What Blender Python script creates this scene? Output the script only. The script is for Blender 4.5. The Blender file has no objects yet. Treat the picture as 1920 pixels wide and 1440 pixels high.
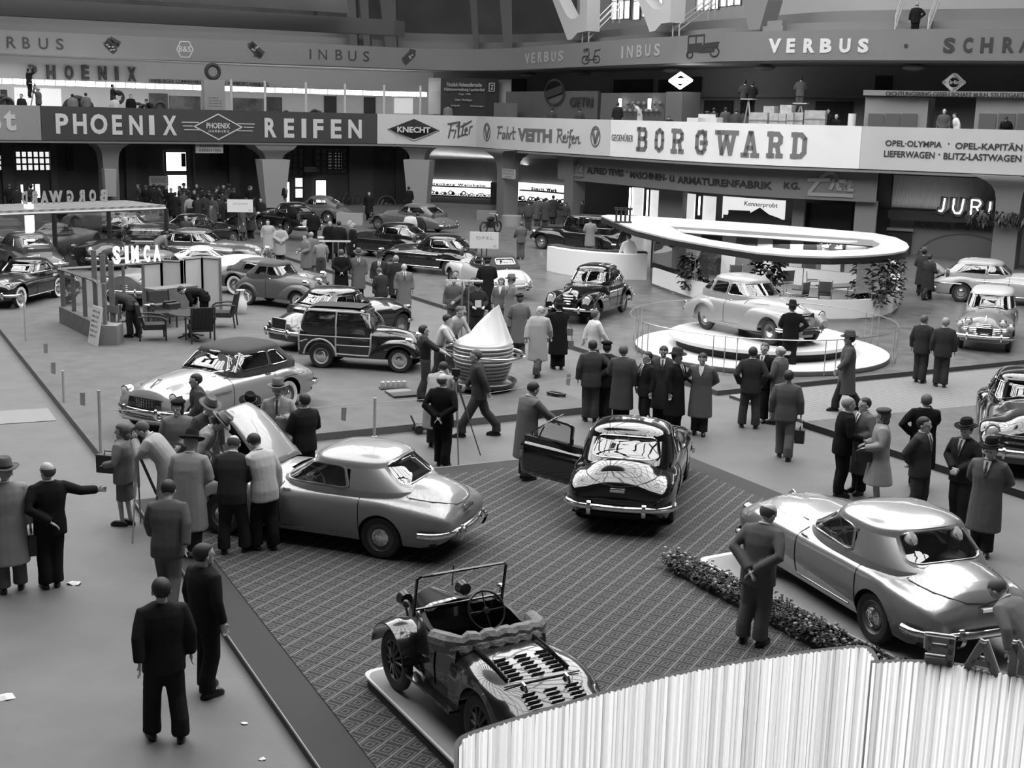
import bpy, bmesh, math, random
from math import sin, cos, pi, radians as R_
from mathutils import Vector, Matrix
random.seed(7)
C = bpy.context.scene.collection
SC = bpy.context.scene
# ------------------------------------------------------------------ camera
FPX, TH, RO, EYE = 2408.0, R_(11.79), R_(1.4),6.35
CAMR = Matrix.Rotation(pi/2-TH, 3, 'X') @ Matrix.Rotation(RO, 3, 'Z')
cd = bpy.data.cameras.new('camera'); cam = bpy.data.objects.new('camera', cd); C.objects.link(cam)
cam.matrix_world = Matrix.Translation((0,0, EYE)) @ CAMR.to_4x4()
cd.sensor_width = 36; cd.lens = 36*FPX/1920; cd.clip_end = 400; cd.clip_start = .1
SC.camera = cam
SC.view_settings.view_transform = 'Standard'; SC.view_settings.look = 'None'
SC.view_settings.gamma = 1; SC.view_settings.use_curve_mapping = False
SC.view_settings.exposure = 0.95
SC.cycles.max_bounces = 6; SC.cycles.diffuse_bounces = 3; SC.cycles.glossy_bounces = 3
SC.cycles.transmission_bounces = 4; SC.cycles.transparent_max_bounces = 10
SC.cycles.sample_clamp_indirect = 4; SC.cycles.caustics_reflective = False; SC.cycles.caustics_refractive = False
# ------------------------------------------------------------------ daylight: overcast sky over the glass dome
w = bpy.data.worlds.new('overcast_sky'); SC.world = w; w.use_nodes = True
bgn = w.node_tree.nodes['Background']; bgn.inputs[0].default_value = (1,1,1,1); bgn.inputs[1].default_value = 3.0
def area(name, loc, sx, sy, power, rot=(0,0,0), portal=False):
 l = bpy.data.lights.new(name, 'AREA'); l.shape = 'RECTANGLE'; l.size = sx; l.size_y = sy; l.energy = power
 if portal: l.cycles.is_portal = True
 o = bpy.data.objects.new(name, l); C.objects.link(o); o.location = loc; o.rotation_euler = rot
 return o
GA = R_(29.5)
U2 = Vector((cos(GA), sin(GA))); V2 = Vector((-sin(GA), cos(GA)))
DOME_C = Vector((-4,43)); DOME_Z = 27.0; DOME_A, DOME_B = 36.0,27.0      # long axis along V2
portal = area('skylight_portal', (DOME_C.x, DOME_C.y, DOME_Z+1.5),2*DOME_B, 2*DOME_A, 1,(0,0, GA), True)

# ------------------------------------------------------------------ measuring helpers (pixel of the photograph -> point in the hall)
def ray(px, py): return CAMR @ Vector(((px-960)/FPX, -(py-720)/FPX, -1))
def G(px, py, z=0.0):
 d = ray(px, py); t = (z-EYE)/d.z
 return Vector((d.x*t, d.y*t, z))
def PY(px, py, Y):
 d = ray(px, py); t = Y/d.y
 return Vector((d.x*t, Y, EYE+d.z*t))
def proj(p):
 v = CAMR.transposed() @ (Vector(p)-Vector((0,0, EYE)))
 return 960+FPX*v.x/-v.z, 720-FPX*v.y/-v.z
def zat(x, y, py):
 lo, hi = -2.0,30.0
 for _ in range(40):
  m = (lo+hi)/2
  if proj((x, y, m))[1] > py: lo = m
  else: hi = m
 return lo

# ------------------------------------------------------------------ materials
MATS = {}
def mat(name, g=.5, rough=.6, metal=0, coat=0, bump=0, bscale=40, em=0, var=0, vscale=8, spec=None, trans=0, alpha=None, crough=.03):
 if name in MATS: return MATS[name]
 m = bpy.data.materials.new(name); m.use_nodes = True; nt = m.node_tree; b = nt.nodes['Principled BSDF']
 b.inputs['Base Color'].default_value = (g, g, g, 1); b.inputs['Roughness'].default_value = rough
 b.inputs['Metallic'].default_value = metal
 if coat: b.inputs['Coat Weight'].default_value = coat; b.inputs['Coat Roughness'].default_value = crough
 if spec is not None: b.inputs['Specular IOR Level'].default_value = spec
 if em: b.inputs['Emission Color'].default_value = (1,1,1,1); b.inputs['Emission Strength'].default_value = em
 if trans: b.inputs['Transmission Weight'].default_value = trans
 if alpha is not None: b.inputs['Alpha'].default_value = alpha
 if bump or var:
  tc = nt.nodes.new('ShaderNodeTexCoord')
  if var:
   n = nt.nodes.new('ShaderNodeTexNoise'); n.inputs['Scale'].default_value = vscale; n.inputs['Detail'].default_value = 5
   nt.links.new(tc.outputs['Object'], n.inputs['Vector'])
   r = nt.nodes.new('ShaderNodeMapRange'); r.inputs[1].default_value = .3; r.inputs[2].default_value = .7
   r.inputs[3].default_value = g*(1-var); r.inputs[4].default_value = g*(1+var)
   nt.links.new(n.outputs['Fac'], r.inputs[0]); nt.links.new(r.outputs[0], b.inputs['Base Color'])
  if bump:
   n = nt.nodes.new('ShaderNodeTexNoise'); n.inputs['Scale'].default_value = bscale; n.inputs['Detail'].default_value = 3
   nt.links.new(tc.outputs['Object'], n.inputs['Vector'])
   bn = nt.nodes.new('ShaderNodeBump'); bn.inputs['Strength'].default_value = bump; bn.inputs['Distance'].default_value = .05
   nt.links.new(n.outputs['Fac'], bn.inputs['Height']); nt.links.new(bn.outputs[0], b.inputs['Normal'])
 MATS[name] = m
 return m
def glass_mat(name, tint=.75, refl=.12):
 if name in MATS: return MATS[name]
 m = bpy.data.materials.new(name); m.use_nodes = True; nt = m.node_tree; nt.nodes.clear()
 o = nt.nodes.new('ShaderNodeOutputMaterial'); mx = nt.nodes.new('ShaderNodeMixShader')
 t = nt.nodes.new('ShaderNodeBsdfTransparent'); t.inputs[0].default_value = (tint, tint, tint, 1)
 g = nt.nodes.new('ShaderNodeBsdfGlossy'); g.inputs[0].default_value = (1,1,1,1); g.inputs['Roughness'].default_value = .01
 fr = nt.nodes.new('ShaderNodeLayerWeight'); fr.inputs[0].default_value = .35
 ma = nt.nodes.new('ShaderNodeMath'); ma.operation = 'MULTIPLY_ADD'; ma.inputs[1].default_value = .8; ma.inputs[2].default_value = refl
 nt.links.new(fr.outputs['Fresnel'], ma.inputs[0]); nt.links.new(ma.outputs[0], mx.inputs[0])
 nt.links.new(t.outputs[0], mx.inputs[1]); nt.links.new(g.outputs[0], mx.inputs[2]); nt.links.new(mx.outputs[0], o.inputs[0])
 MATS[name] = m
 return m
def stripe_mat(name, g1, g2, freq, rough=.6, axis='X', bump=.4, coord='Object', noise=False):
 "vertical pleats / corrugation / planks: colour and relief repeat along one axis"
 if name in MATS: return MATS[name]
 m = bpy.data.materials.new(name); m.use_nodes = True; nt = m.node_tree; b = nt.nodes['Principled BSDF']
 b.inputs['Roughness'].default_value = rough
 tc = nt.nodes.new('ShaderNodeTexCoord'); wv = nt.nodes.new('ShaderNodeTexWave'); wv.bands_direction = axis
 wv.inputs['Scale'].default_value = freq; wv.inputs['Distortion'].default_value = 0
 nt.links.new(tc.outputs[coord], wv.inputs['Vector'])
 r = nt.nodes.new('ShaderNodeMapRange'); r.inputs[3].default_value = g1; r.inputs[4].default_value = g2
 nt.links.new(wv.outputs['Fac'], r.inputs[0])
 nt.links.new(r.outputs[0], b.inputs['Base Color'])
 bn = nt.nodes.new('ShaderNodeBump'); bn.inputs['Strength'].default_value = bump; bn.inputs['Distance'].default_value = .02
 nt.links.new(wv.outputs['Fac'], bn.inputs['Height']); nt.links.new(bn.outputs[0], b.inputs['Normal'])
 MATS[name] = m
 return m
CHROME = mat('chrome', .8,.12,1); BLACK = mat('black_matt', .012,.7); DARKG = mat('dark_grey', .06,.6)
RUBBER = mat('tyre_rubber', .025,.65); WHITE = mat('white_paint', .75,.5); LAMP = mat('lamp_glass', .75,.08,.3,1)
GLASS = glass_mat('car_glass', .62,.10); CLEAR = glass_mat('clear_glass', .9,.06)

# ------------------------------------------------------------------ mesh builder
class MB:
 def __init__(s): s.v = []; s.f = []; s.m = []; s.k = 0
 def mi(s, k): s.k = k; return s
 def add(s, vs, fs):
  n = len(s.v); s.v += [tuple(v) for v in vs]
  for f in fs: s.f.append(tuple(i+n for i in f)); s.m.append(s.k)
  return s
 def quad(s, *p): return s.add(p, [tuple(range(len(p)))])
 def box(s, x0, x1, y0, y1, z0, z1, M=None):
  vs = [Vector((x, y, z)) for x in (x0, x1) for y in (y0, y1) for z in (z0, z1)]
  if M: vs = [M @ v for v in vs]
  return s.add(vs, [(0,1,3,2),(4,6,7,5),(0,4,5,1),(2,3,7,6),(0,2,6,4),(1,5,7,3)])
 def rings(s, rs, closed=True, cap=(True, True), cyc=False):
  n = len(rs[0]); vs = [v for r in rs for v in r]; fs = []
  R = len(rs)
  for i in range(R if cyc else R-1):
   j = (i+1) % R
   for k in range(n if closed else n-1):
    l = (k+1) % n
    fs.append((i*n+k, i*n+l, j*n+l, j*n+k))
  if closed and not cyc:
   if cap[0]: fs.append(tuple(range(n-1,-1,-1)))
   if cap[1]: fs.append(tuple((R-1)*n+k for k in range(n)))
  return s.add(vs, fs)
 def tube(s, pts, r, n=8, cyc=False, cap=True):
  pts = [Vector(p) for p in pts]; N = len(pts); rs = []; up = None
  for i, p in enumerate(pts):
   if cyc: d = pts[(i+1) % N]-pts[i-1]
   else: d = pts[min(i+1, N-1)]-pts[max(i-1,0)]
   if d.length < 1e-9: d = Vector((0,0,1))
   d.normalize()
   if up is None: up = Vector((0,0,1)) if abs(d.z) < .9 else Vector((1,0,0))
   a = d.cross(up)
   if a.length < 1e-4: a = d.cross(Vector((1,0,0)))
   a.normalize(); b = a.cross(d).normalized(); up = b
   q = r[i] if isinstance(r, (list, tuple)) else r
   rs.append([p+a*(q*cos(t))+b*(q*sin(t)) for t in [2*pi*k/n for k in range(n)]])
  return s.rings(rs, cyc=cyc, cap=(cap, cap))
 def lathe(s, prof, n=24, c=(0,0,0), M=None, cap=True):
  rs = []
  for r, z in prof:
   ring = [Vector((r*cos(2*pi*k/n), r*sin(2*pi*k/n), z)) for k in range(n)]
   if M: ring = [M @ v for v in ring]
   rs.append([v+Vector(c) for v in ring])
  return s.rings(rs, cap=(cap, cap))
 def prism(s, poly, z0, z1):
  n = len(poly); vs = [(p[0], p[1], z0) for p in poly]+[(p[0], p[1], z1) for p in poly]
  fs = [tuple(range(n-1,-1,-1)), tuple(range(n, 2*n))]+[(k, (k+1) % n, n+(k+1) % n, n+k) for k in range(n)]
  return s.add(vs, fs)
 def ell(s, c, r, n=12, m=8, M=None):
  rs = []
  for i in range(m+1):
   t = -pi/2+pi*i/m; q = max(cos(t),.02)
   ring = [Vector((r[0]*q*cos(2*pi*k/n), r[1]*q*sin(2*pi*k/n), r[2]*sin(t))) for k in range(n)]
   if M: ring = [M @ v for v in ring]
   rs.append([v+Vector(c) for v in ring])
  return s.rings(rs)
 def build(s, name, mats, parent=None, smooth=35, M=None, flip=True):
  me = bpy.data.meshes.new(name); me.from_pydata(s.v, [], s.f)
  if not isinstance(mats, (list, tuple)): mats = [mats]
  for m in mats: me.materials.append(m)
  if len(mats) > 1: me.polygons.foreach_set('material_index', s.m)
  if M: me.transform(M)
  if flip:
   bm = bmesh.new(); bm.from_mesh(me); bmesh.ops.recalc_face_normals(bm, faces=bm.faces); bm.to_mesh(me); bm.free()
  if smooth:
   me.polygons.foreach_set('use_smooth', [True]*len(me.polygons)); me.set_sharp_from_angle(angle=R_(smooth))
  o = bpy.data.objects.new(name, me); C.objects.link(o)
  if parent is not None: o.parent = parent
  return o
def empty(name, loc=(0,0,0), rz=0, parent=None):
 o = bpy.data.objects.new(name, None); C.objects.link(o); o.location = loc; o.rotation_euler = (0,0, rz); o.empty_display_size = .2
 if parent: o.parent = parent
 return o
def T(o, label, cat, group=None):
 o['label'] = label; o['category'] = cat
 if group: o['group'] = group
 return o
def S(o): o['kind'] = 'structure'; return o
def copy_tree(o, parent=None):
 c = o.copy(); C.objects.link(c)
 if parent is not None: c.parent = parent
 for ch in list(o.children): copy_tree(ch, c)
 return c
def lerp(a, b, t): return a+(b-a)*t
def interp(tab, x):
 if x <= tab[0][0]: return tab[0][1]
 for (a, p),(b, q) in zip(tab, tab[1:]):
  if x <= b: return p+(q-p)*(x-a)/(b-a) if b > a else q
 return tab[-1][1]
def smooth_interp(tab, x):
 "Catmull-Rom style cubic through the table"
 n = len(tab)
 if x <= tab[0][0]: return tab[0][1]
 if x >= tab[-1][0]: return tab[-1][1]
 for i in range(n-1):
  if x <= tab[i+1][0]: break
 def sl(k):
  if k <= 0: return (tab[1][1]-tab[0][1])/(tab[1][0]-tab[0][0])
  if k >= n-1: return (tab[-1][1]-tab[-2][1])/(tab[-1][0]-tab[-2][0])
  a = (tab[k][1]-tab[k-1][1])/(tab[k][0]-tab[k-1][0]); b = (tab[k+1][1]-tab[k][1])/(tab[k+1][0]-tab[k][0])
  return 0 if a*b <= 0 else 2*a*b/(a+b)
 h = tab[i+1][0]-tab[i][0]; t = (x-tab[i][0])/h
 return ((2*t**3-3*t**2+1)*tab[i][1]+(t**3-2*t**2+t)*h*sl(i)+(-2*t**3+3*t**2)*tab[i+1][1]+(t**3-t**2)*h*sl(i+1))

# ------------------------------------------------------------------ lettering
_tc = {}
def glyphs(txt, bold=0., spacing=1., font=None):
 key = (txt, bold, spacing)
 if key in _tc: return _tc[key]
 c = bpy.data.curves.new('t', 'FONT'); c.body = txt; c.size = 1; c.offset = bold; c.space_character = spacing; c.resolution_u = 3
 o = bpy.data.objects.new('t', c); C.objects.link(o)
 dg = bpy.context.evaluated_depsgraph_get(); dg.update()
 me = bpy.data.meshes.new_from_object(o.evaluated_get(dg))
 vs = [(v.co.x, v.co.y) for v in me.vertices]; fs = [tuple(p.vertices) for p in me.polygons]
 bpy.data.objects.remove(o); bpy.data.curves.remove(c); bpy.data.meshes.remove(me)
 x0 = min(v[0] for v in vs); x1 = max(v[0] for v in vs); y0 = min(v[1] for v in vs); y1 = max(v[1] for v in vs)
 _tc[key] = (vs, fs, x0, x1, y0, y1)
 return _tc[key]
def stroke_glyphs(strokes, w):
 "flat letters drawn as thick strokes: strokes = list of polylines in a unit box"
 vs, fs = [],[]
 for st in strokes:
  ww = w
  if isinstance(st[0],(int, float)): ww, st = st[0], st[1]
  for a, b in zip(st, st[1:]):
   d = Vector((b[0]-a[0], b[1]-a[1]))
   if d.length < 1e-6: continue
   d.normalize(); n = Vector((-d.y, d.x))*ww/2; e = d*ww*.3
   a2, b2 = Vector(a)-e, Vector(b)+e
   k = len(vs); vs += [tuple(a2+n), tuple(a2-n), tuple(b2-n), tuple(b2+n)]; fs.append((k, k+1, k+2, k+3))
 return vs, fs
def flat_solid(mb, vs, fs, fn, th):
 "extrude a flat 2-D figure: fn(x, y, t) -> 3-D point, t = thickness offset"
 n = len(vs); P = [fn(x, y, th) for x, y in vs]+[fn(x, y, 0) for x, y in vs]
 ec = {}
 for f in fs:
  for a, b in zip(f, f[1:]+f[:1]): ec[(min(a, b), max(a, b))] = ec.get((min(a, b), max(a, b)),0)+1
 F = [tuple(f) for f in fs]+[tuple(i+n for i in reversed(f)) for f in fs]
 F += [(a, b, b+n, a+n) for (a, b), c in ec.items() if c == 1]
 mb.add(P, F)
def text_on(mb, txt, x0, x1, y0, y1, fn, th=.03, bold=0., spacing=1., ref=None):
 vs, fs, a, b, c, d = glyphs(txt, bold, spacing)
 if ref:
  _, _, _, _, c, d = glyphs(ref, bold, spacing)
 V = [(x0+(x-a)/(b-a)*(x1-x0), y0+(y-c)/(d-c)*(y1-y0)) for x, y in vs]
 flat_solid(mb, V, fs, fn, th)
def plane_fn(o, ux, uy=(0,0,1), nrm=None):
 o, ux, uy = Vector(o), Vector(ux).normalized(), Vector(uy).normalized()
 n = Vector(nrm) if nrm else ux.cross(uy)
 return lambda x, y, t: o+ux*x+uy*y+n*t
# ------------------------------------------------------------------ plan paths of the two galleries
class Path:
 def __init__(s, pts, sub=True):
  pts = [Vector((p[0], p[1])) for p in pts]
  if sub:
   for _ in range(2):
    q = [pts[0]]
    for a, b in zip(pts, pts[1:]): q += [a.lerp(b, .25), a.lerp(b, .75)]
    pts = q+[pts[-1]]
  s.p = pts; s.s = [0]
  for a, b in zip(pts, pts[1:]): s.s.append(s.s[-1]+(b-a).length)
  s.L = s.s[-1]
 def at(s, x):
  x = min(max(x, 0), s.L-1e-6)
  for i in range(len(s.p)-1):
   if x <= s.s[i+1]: break
  t = (x-s.s[i])/max(s.s[i+1]-s.s[i],1e-9)
  d = (s.p[i+1]-s.p[i]).normalized()
  return s.p[i].lerp(s.p[i+1], t), d, Vector((d.y, -d.x))      # point, tangent (to the right), normal towards the hall
 def offset(s, d):
  q = []
  for i, p in enumerate(s.p):
   t = (s.p[min(i+1, len(s.p)-1)]-s.p[max(i-1,0)]).normalized(); n = Vector((t.y, -t.x)); q.append(p-n*d)
  return Path(q, False)
 def spx(s, px, z=5.0):
  lo = None
  for i in range(len(s.p)-1):
   a = proj((s.p[i].x, s.p[i].y, z))[0]; b = proj((s.p[i+1].x, s.p[i+1].y, z))[0]
   if (a-px)*(b-px) <= 0 and a != b: return lerp(s.s[i], s.s[i+1],(px-a)/(b-a))
  return 0 if px < 900 else s.L
 def pt(s, px, py, z0=5.0):
  "point of the vertical surface standing on the path that the pixel shows"
  z = z0
  for _ in range(3):
   q = s.at(s.spx(px, z))[0]; z = zat(q.x, q.y, py)
  return Vector((q.x, q.y, z))
 def ss(s, s0, s1):
  return [s0]+[x for x in s.s if s0+1e-3 < x < s1-1e-3]+[s1]
 def strip(s, mb, s0, s1, z0, z1, th=.1, z0b=None, z1b=None):
  rs = []
  for x in s.ss(s0, s1):
   p, t, n = s.at(x); u = (x-s0)/(s1-s0)
   a = z0 if z0b is None else lerp(z0, z0b, u); b = z1 if z1b is None else lerp(z1, z1b, u)
   rs.append([(p.x, p.y, a),(p.x, p.y, b),(p.x-n.x*th, p.y-n.y*th, b),(p.x-n.x*th, p.y-n.y*th, a)])
  return mb.rings(rs)
 def fn(s, s0, z0, out=.02):
  def f(x, y, t):
   p, tt, n = s.at(s0+x)
   return Vector((p.x+n.x*(out+t), p.y+n.y*(out+t), z0+y))
  return f
 def text(s, mb, txt, px0, px1, yt0, yb0, bold=.0, sp=1., z=5., th=.03, yt1=None, out=.02, ref=None):
  "write txt between two pixel columns; yt0/yb0 top and bottom pixel rows at the left end, yt1 top row at the right end"
  s0, s1 = s.spx(px0, z), s.spx(px1, z); q = s.at(s0)[0]
  zt, zb = zat(q.x, q.y, yt0), zat(q.x, q.y, yb0)
  text_on(mb, txt, 0, s1-s0,0, zt-zb, s.fn(s0, zb, out), th, bold, sp, ref)
 def strokes(s, mb, st, w, px0, px1, yt, yb, z=5., th=.03, out=.02):
  s0, s1 = s.spx(px0, z), s.spx(px1, z); q = s.at(s0)[0]; zt, zb = zat(q.x, q.y, yt), zat(q.x, q.y, yb); W, H = s1-s0, zt-zb
  sc = [((a[0],[(x*W, y*H) for x, y in a[1]]) if isinstance(a[0],(int, float)) else [(x*W, y*H) for x, y in a]) for a in st]
  vs, fs = stroke_glyphs(sc, w); flat_solid(mb, vs, fs, s.fn(0, zb, out) if False else (lambda f: (lambda x, y, t: f(x, y, t)))(s.fn(s0, zb, out)), th)
Z1B, Z1T, ZF1, Z2B = 4.3,6.27,5.2,9.3
lowpx = [(0,262),(350,265),(707,269),(800,271.7),(880,274.5),(960,281),(1141,292.5),(1280,302),(1440,310),(1600,316),(1720,320.5),(1920,329)]
lp = [G(x, y, Z1B).xy for x, y in lowpx]
P1 = Path([lp[0]-(lp[2]-lp[0]).normalized()*14]+lp+[lp[-1]+(lp[-1]-lp[-2]).normalized()*14])
uppx = [(0,101),(300,113),(640,125),(700,127.5),(783,131),(850,132.8),(940,132.5),(1000,130.5),(1100,125.5),(1200,121.5),(1280,119),(1400,114.5),(1600,113.5),(1920,115)]
up = [G(x, y, Z2B).xy for x, y in uppx]
P2 = Path([up[0]-(up[2]-up[0]).normalized()*14]+up+[up[-1]+(up[-1]-up[-2]).normalized()*14])

# ------------------------------------------------------------------ floor materials
def nmath(nt, op, a, b=None):
 n = nt.nodes.new('ShaderNodeMath'); n.operation = op
 for i, x in enumerate((a, b)):
  if x is None: continue
  if isinstance(x, (int, float)): n.inputs[i].default_value = x
  else: nt.links.new(x, n.inputs[i])
 return n.outputs[0]
def carpet_mat():
 m = bpy.data.materials.new('patterned_carpet'); m.use_nodes = True; nt = m.node_tree; b = nt.nodes['Principled BSDF']
 b.inputs['Roughness'].default_value = .95; b.inputs['Specular IOR Level'].default_value = .15
 tc = nt.nodes.new('ShaderNodeTexCoord'); mp = nt.nodes.new('ShaderNodeMapping'); mp.inputs['Rotation'].default_value = (0,0,-R_(63))
 nt.links.new(tc.outputs['Object'], mp.inputs['Vector']); sx = nt.nodes.new('ShaderNodeSeparateXYZ'); nt.links.new(mp.outputs[0], sx.inputs[0])
 X, Y = sx.outputs[0], sx.outputs[1]
 c = .21
 u = nmath(nt, 'ABSOLUTE', nmath(nt, 'SUBTRACT', nmath(nt, 'FRACT', nmath(nt, 'DIVIDE', X, c*1.15)),.5))
 v = nmath(nt, 'ABSOLUTE', nmath(nt, 'SUBTRACT', nmath(nt, 'FRACT', nmath(nt, 'DIVIDE', Y, c)),.5))
 d = nmath(nt, 'MULTIPLY', nmath(nt, 'MAXIMUM', u, v),2)
 ring = nmath(nt, 'FRACT', nmath(nt, 'MULTIPLY', d, 2.6))
 a = nmath(nt, 'GREATER_THAN', ring, .62); e = nmath(nt, 'GREATER_THAN', nmath(nt, 'MULTIPLY', v, 2),.88)
 mx = nmath(nt, 'MAXIMUM', nmath(nt, 'MULTIPLY', a, .6), e)
 no = nt.nodes.new('ShaderNodeTexNoise'); no.inputs['Scale'].default_value = 60; nt.links.new(tc.outputs['Object'], no.inputs['Vector'])
 k = nmath(nt, 'MULTIPLY_ADD', mx, .13); nt.nodes[-1].inputs[2].default_value = .05
 k2 = nmath(nt, 'MULTIPLY', k, nmath(nt, 'ADD', no.outputs['Fac'],.5))
 nt.links.new(k2, b.inputs['Base Color']); MATS['patterned_carpet'] = m
 return m
CARPET = carpet_mat()
AISLE = mat('aisle_linoleum', .135,.6, bump=.15, bscale=2.5, var=.10, vscale=1.3)
STANDF = mat('stand_felt', .115,.8, bump=.1, bscale=3, var=.14, vscale=2.2)
OPELF = mat('polished_boards', .135,.32, var=.28, vscale=2.2)
PLANK = stripe_mat('plank_walk', .17,.25,2.4,.6, 'DIAGONAL', .4)
BORDER = mat('carpet_border', .045,.9)
RISER = mat('platform_riser', .085,.7)
# ------------------------------------------------------------------ floor and platforms
m = MB(); m.box(-75,75,-8,110,-.3,0); S(m.build('floor', AISLE, smooth=0))
def poly_platform(name, pts, z0, z1, top, side=None, label=None, cat='platform', kind=None, parent=None):
 mb = MB(); n = len(pts)
 mb.add([(p[0], p[1], z1) for p in pts],[tuple(range(n))])
 mb.mi(1)
 mb.add([(p[0], p[1], z0) for p in pts]+[(p[0], p[1], z1) for p in pts],[(k, (k+1) % n, n+(k+1) % n, n+k) for k in range(n)]+[tuple(range(n-1,-1,-1))])
 o = mb.build(name, [top, side or RISER], parent, smooth=0)
 if label: T(o, label, cat)
 if kind: o['kind'] = kind
 return o
cA, cK = Vector((-6.1,20.0)), Vector((2.91,24.49))
dl = (Vector((-1.78,11.45))-cA).normalized(); dr = (Vector((7.07,16.93))-cK).normalized()
car_pts = [cA, cA+dl*21, cK+dr*24, cK]
base = poly_platform('carpeted_platform', car_pts, 0,.1, BORDER, RISER, 'low exhibition platform with plain dark border strip around the patterned carpet', 'platform')
def inset(pts, d):
 n = len(pts); out = []; c = sum((Vector(p) for p in pts), Vector((0,0)))/n
 for i in range(n):
  a, b, e = Vector(pts[i-1]), Vector(pts[i]), Vector(pts[(i+1) % n])
  d1, d2 = (b-a).normalized(),(e-b).normalized(); n1, n2 = Vector((-d1.y, d1.x)), Vector((-d2.y, d2.x))
  if (c-b).dot(n1) < 0: n1, n2 = -n1,-n2
  k = (n1+n2); k = k/max(k.dot(n1),.2); out.append(b+k*d)
 return out
poly_platform('patterned_carpet', inset(car_pts, .5),.098,.112, CARPET, BORDER, 'dark carpet with a lattice of concentric squares under the three rounded sedans', 'carpet')
m = MB(); e = MB()
for a, b in ((car_pts[0], car_pts[1]),(car_pts[0], car_pts[3])):
 e.tube([(a.x, a.y, .098),(b.x, b.y, .098)],.012,5)
e.build('edge_strip', mat('metal_edge', .35,.4,.6), base)
sA = Vector((-7.42,22.51)); sd = Vector((cos(R_(118.2)), sin(R_(118.2)))); sf = Vector((cos(R_(28.5)), sin(R_(28.5))))
sP = [sA, sA+sf*10.6, sA+sf*10.6+sd*46, sA+sd*56]
simca_floor = poly_platform('felt_covered_platform', sP, 0,.15, STANDF, mat('riser_light', .16,.6), 'large grey felt-covered platform under the wood-panelled estate car and the armchairs', 'platform')
oA = Vector((4.85,29.65)); od = Vector((cos(R_(119.5)), sin(R_(119.5)))); of = Vector((cos(R_(29)), sin(R_(29))))
poly_platform('polished_platform', [oA, oA+of*30, oA+of*30+od*34, oA+od*42],0,.12, OPELF, RISER, 'shiny dark boarded platform carrying the turntable and the pavilion with the white oval roof', 'platform')
poly_platform('plank_walkway', [oA+Vector((.25,-.2)), Vector((6.35,26.9)), Vector((24,35.2)), Vector((24,39.6))],0,.07, PLANK, RISER, 'light plank walkway crossed by two men in suits in front of the shiny platform', 'walkway')
poly_platform('grey_platform', [Vector((6.21,26.6)), Vector((6.21,26.6))+Vector((.488,-.873))*16, Vector((30,16)), Vector((24,34.9))],0,.14, mat('grey_felt', .12,.85, var=.12, vscale=3), BLACK, 'grey platform with black edge under the black car with chrome grille', 'platform')
q = [G(-60,775), G(90,766), G(106,789), G(-60,800)]
poly_platform('floor_panel', [(p.x, p.y) for p in q],0,.012, mat('light_board', .24,.6), None, 'pale flat board lying on the empty aisle floor', 'board')
PLATS = [(car_pts, .112),(sP, .15),([oA, oA+of*30, oA+of*30+od*34, oA+od*42],.12),([oA+Vector((.25,-.2)), Vector((6.35,26.9)), Vector((24,35.2)), Vector((24,39.6))],.07),
   ([Vector((6.21,26.6)), Vector((6.21,26.6))+Vector((.488,-.873))*16, Vector((30,16)), Vector((24,34.9))],.14)]
def ground_z(x, y):
 for pl, z in PLATS:
  c = False; n = len(pl)
  for i in range(n):
   a, b = pl[i], pl[i-1]
   if (a[1] > y) != (b[1] > y) and x < (b[0]-a[0])*(y-a[1])/(b[1]-a[1])+a[0]: c = not c
  if c: return z
 return 0.0
# ------------------------------------------------------------------ galleries
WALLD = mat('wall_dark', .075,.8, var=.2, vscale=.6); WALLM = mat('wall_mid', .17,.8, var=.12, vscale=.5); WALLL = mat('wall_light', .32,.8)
SOFF = mat('soffit', .10,.85); PARA = mat('parapet_paint', .17,.7, bump=.05, bscale=2)
COLM = mat('column_plaster', .20,.75, bump=.08, bscale=3)
def slab(path, d, z0, z1, name, m_, s0=0, s1=None):
 mb = MB(); rs = []
 q = path.offset(d)
 for i in range(len(path.p)):
  a, b = path.p[i], q.p[i]; rs.append([(a.x, a.y, z0),(a.x, a.y, z1),(b.x, b.y, z1),(b.x, b.y, z0)])
 mb.rings(rs); return S(mb.build(name, m_, smooth=0))
def curtain(path, s0, s1, z0, z1, name, m_, th=.3, struct=True, **k):
 mb = MB(); path.strip(mb, s0, s1, z0, z1, th, **k); o = mb.build(name, m_, smooth=20)
 return S(o) if struct else o
slab(P1.offset(.05),11,4.25, ZF1, 'floor_gallery', mat('gallery_slab', .09,.8))
slab(P2.offset(.05),16, Z2B-.03,10.0, 'floor_upper_gallery', mat('upper_slab', .30,.8))
P1w = P1.offset(5.2); P1r = P1.offset(8.5); PM = P1.offset(7.0)
sC = P1.spx(905,5)
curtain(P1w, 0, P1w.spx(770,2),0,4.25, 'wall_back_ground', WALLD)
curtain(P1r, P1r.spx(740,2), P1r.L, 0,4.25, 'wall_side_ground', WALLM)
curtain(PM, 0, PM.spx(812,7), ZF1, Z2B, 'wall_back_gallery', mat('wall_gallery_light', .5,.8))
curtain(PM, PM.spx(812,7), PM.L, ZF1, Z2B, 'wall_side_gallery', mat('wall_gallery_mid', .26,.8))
# parapet core behind the banners
curtain(P1,0, P1.L, Z1B-.12, Z1T-.02, 'wall_parapet', PARA, .14)
mb = MB(); P1.offset(-.05).strip(mb, 0, P1.L, Z1B-.16, Z1B-.05,.2); S(mb.build('trim_parapet_lip', mat('lip', .2,.6), smooth=20))
curtain(P2.offset(.06),0, P2.L, Z2B-.02,10.5, 'wall_upper_parapet', PARA, .2)
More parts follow.
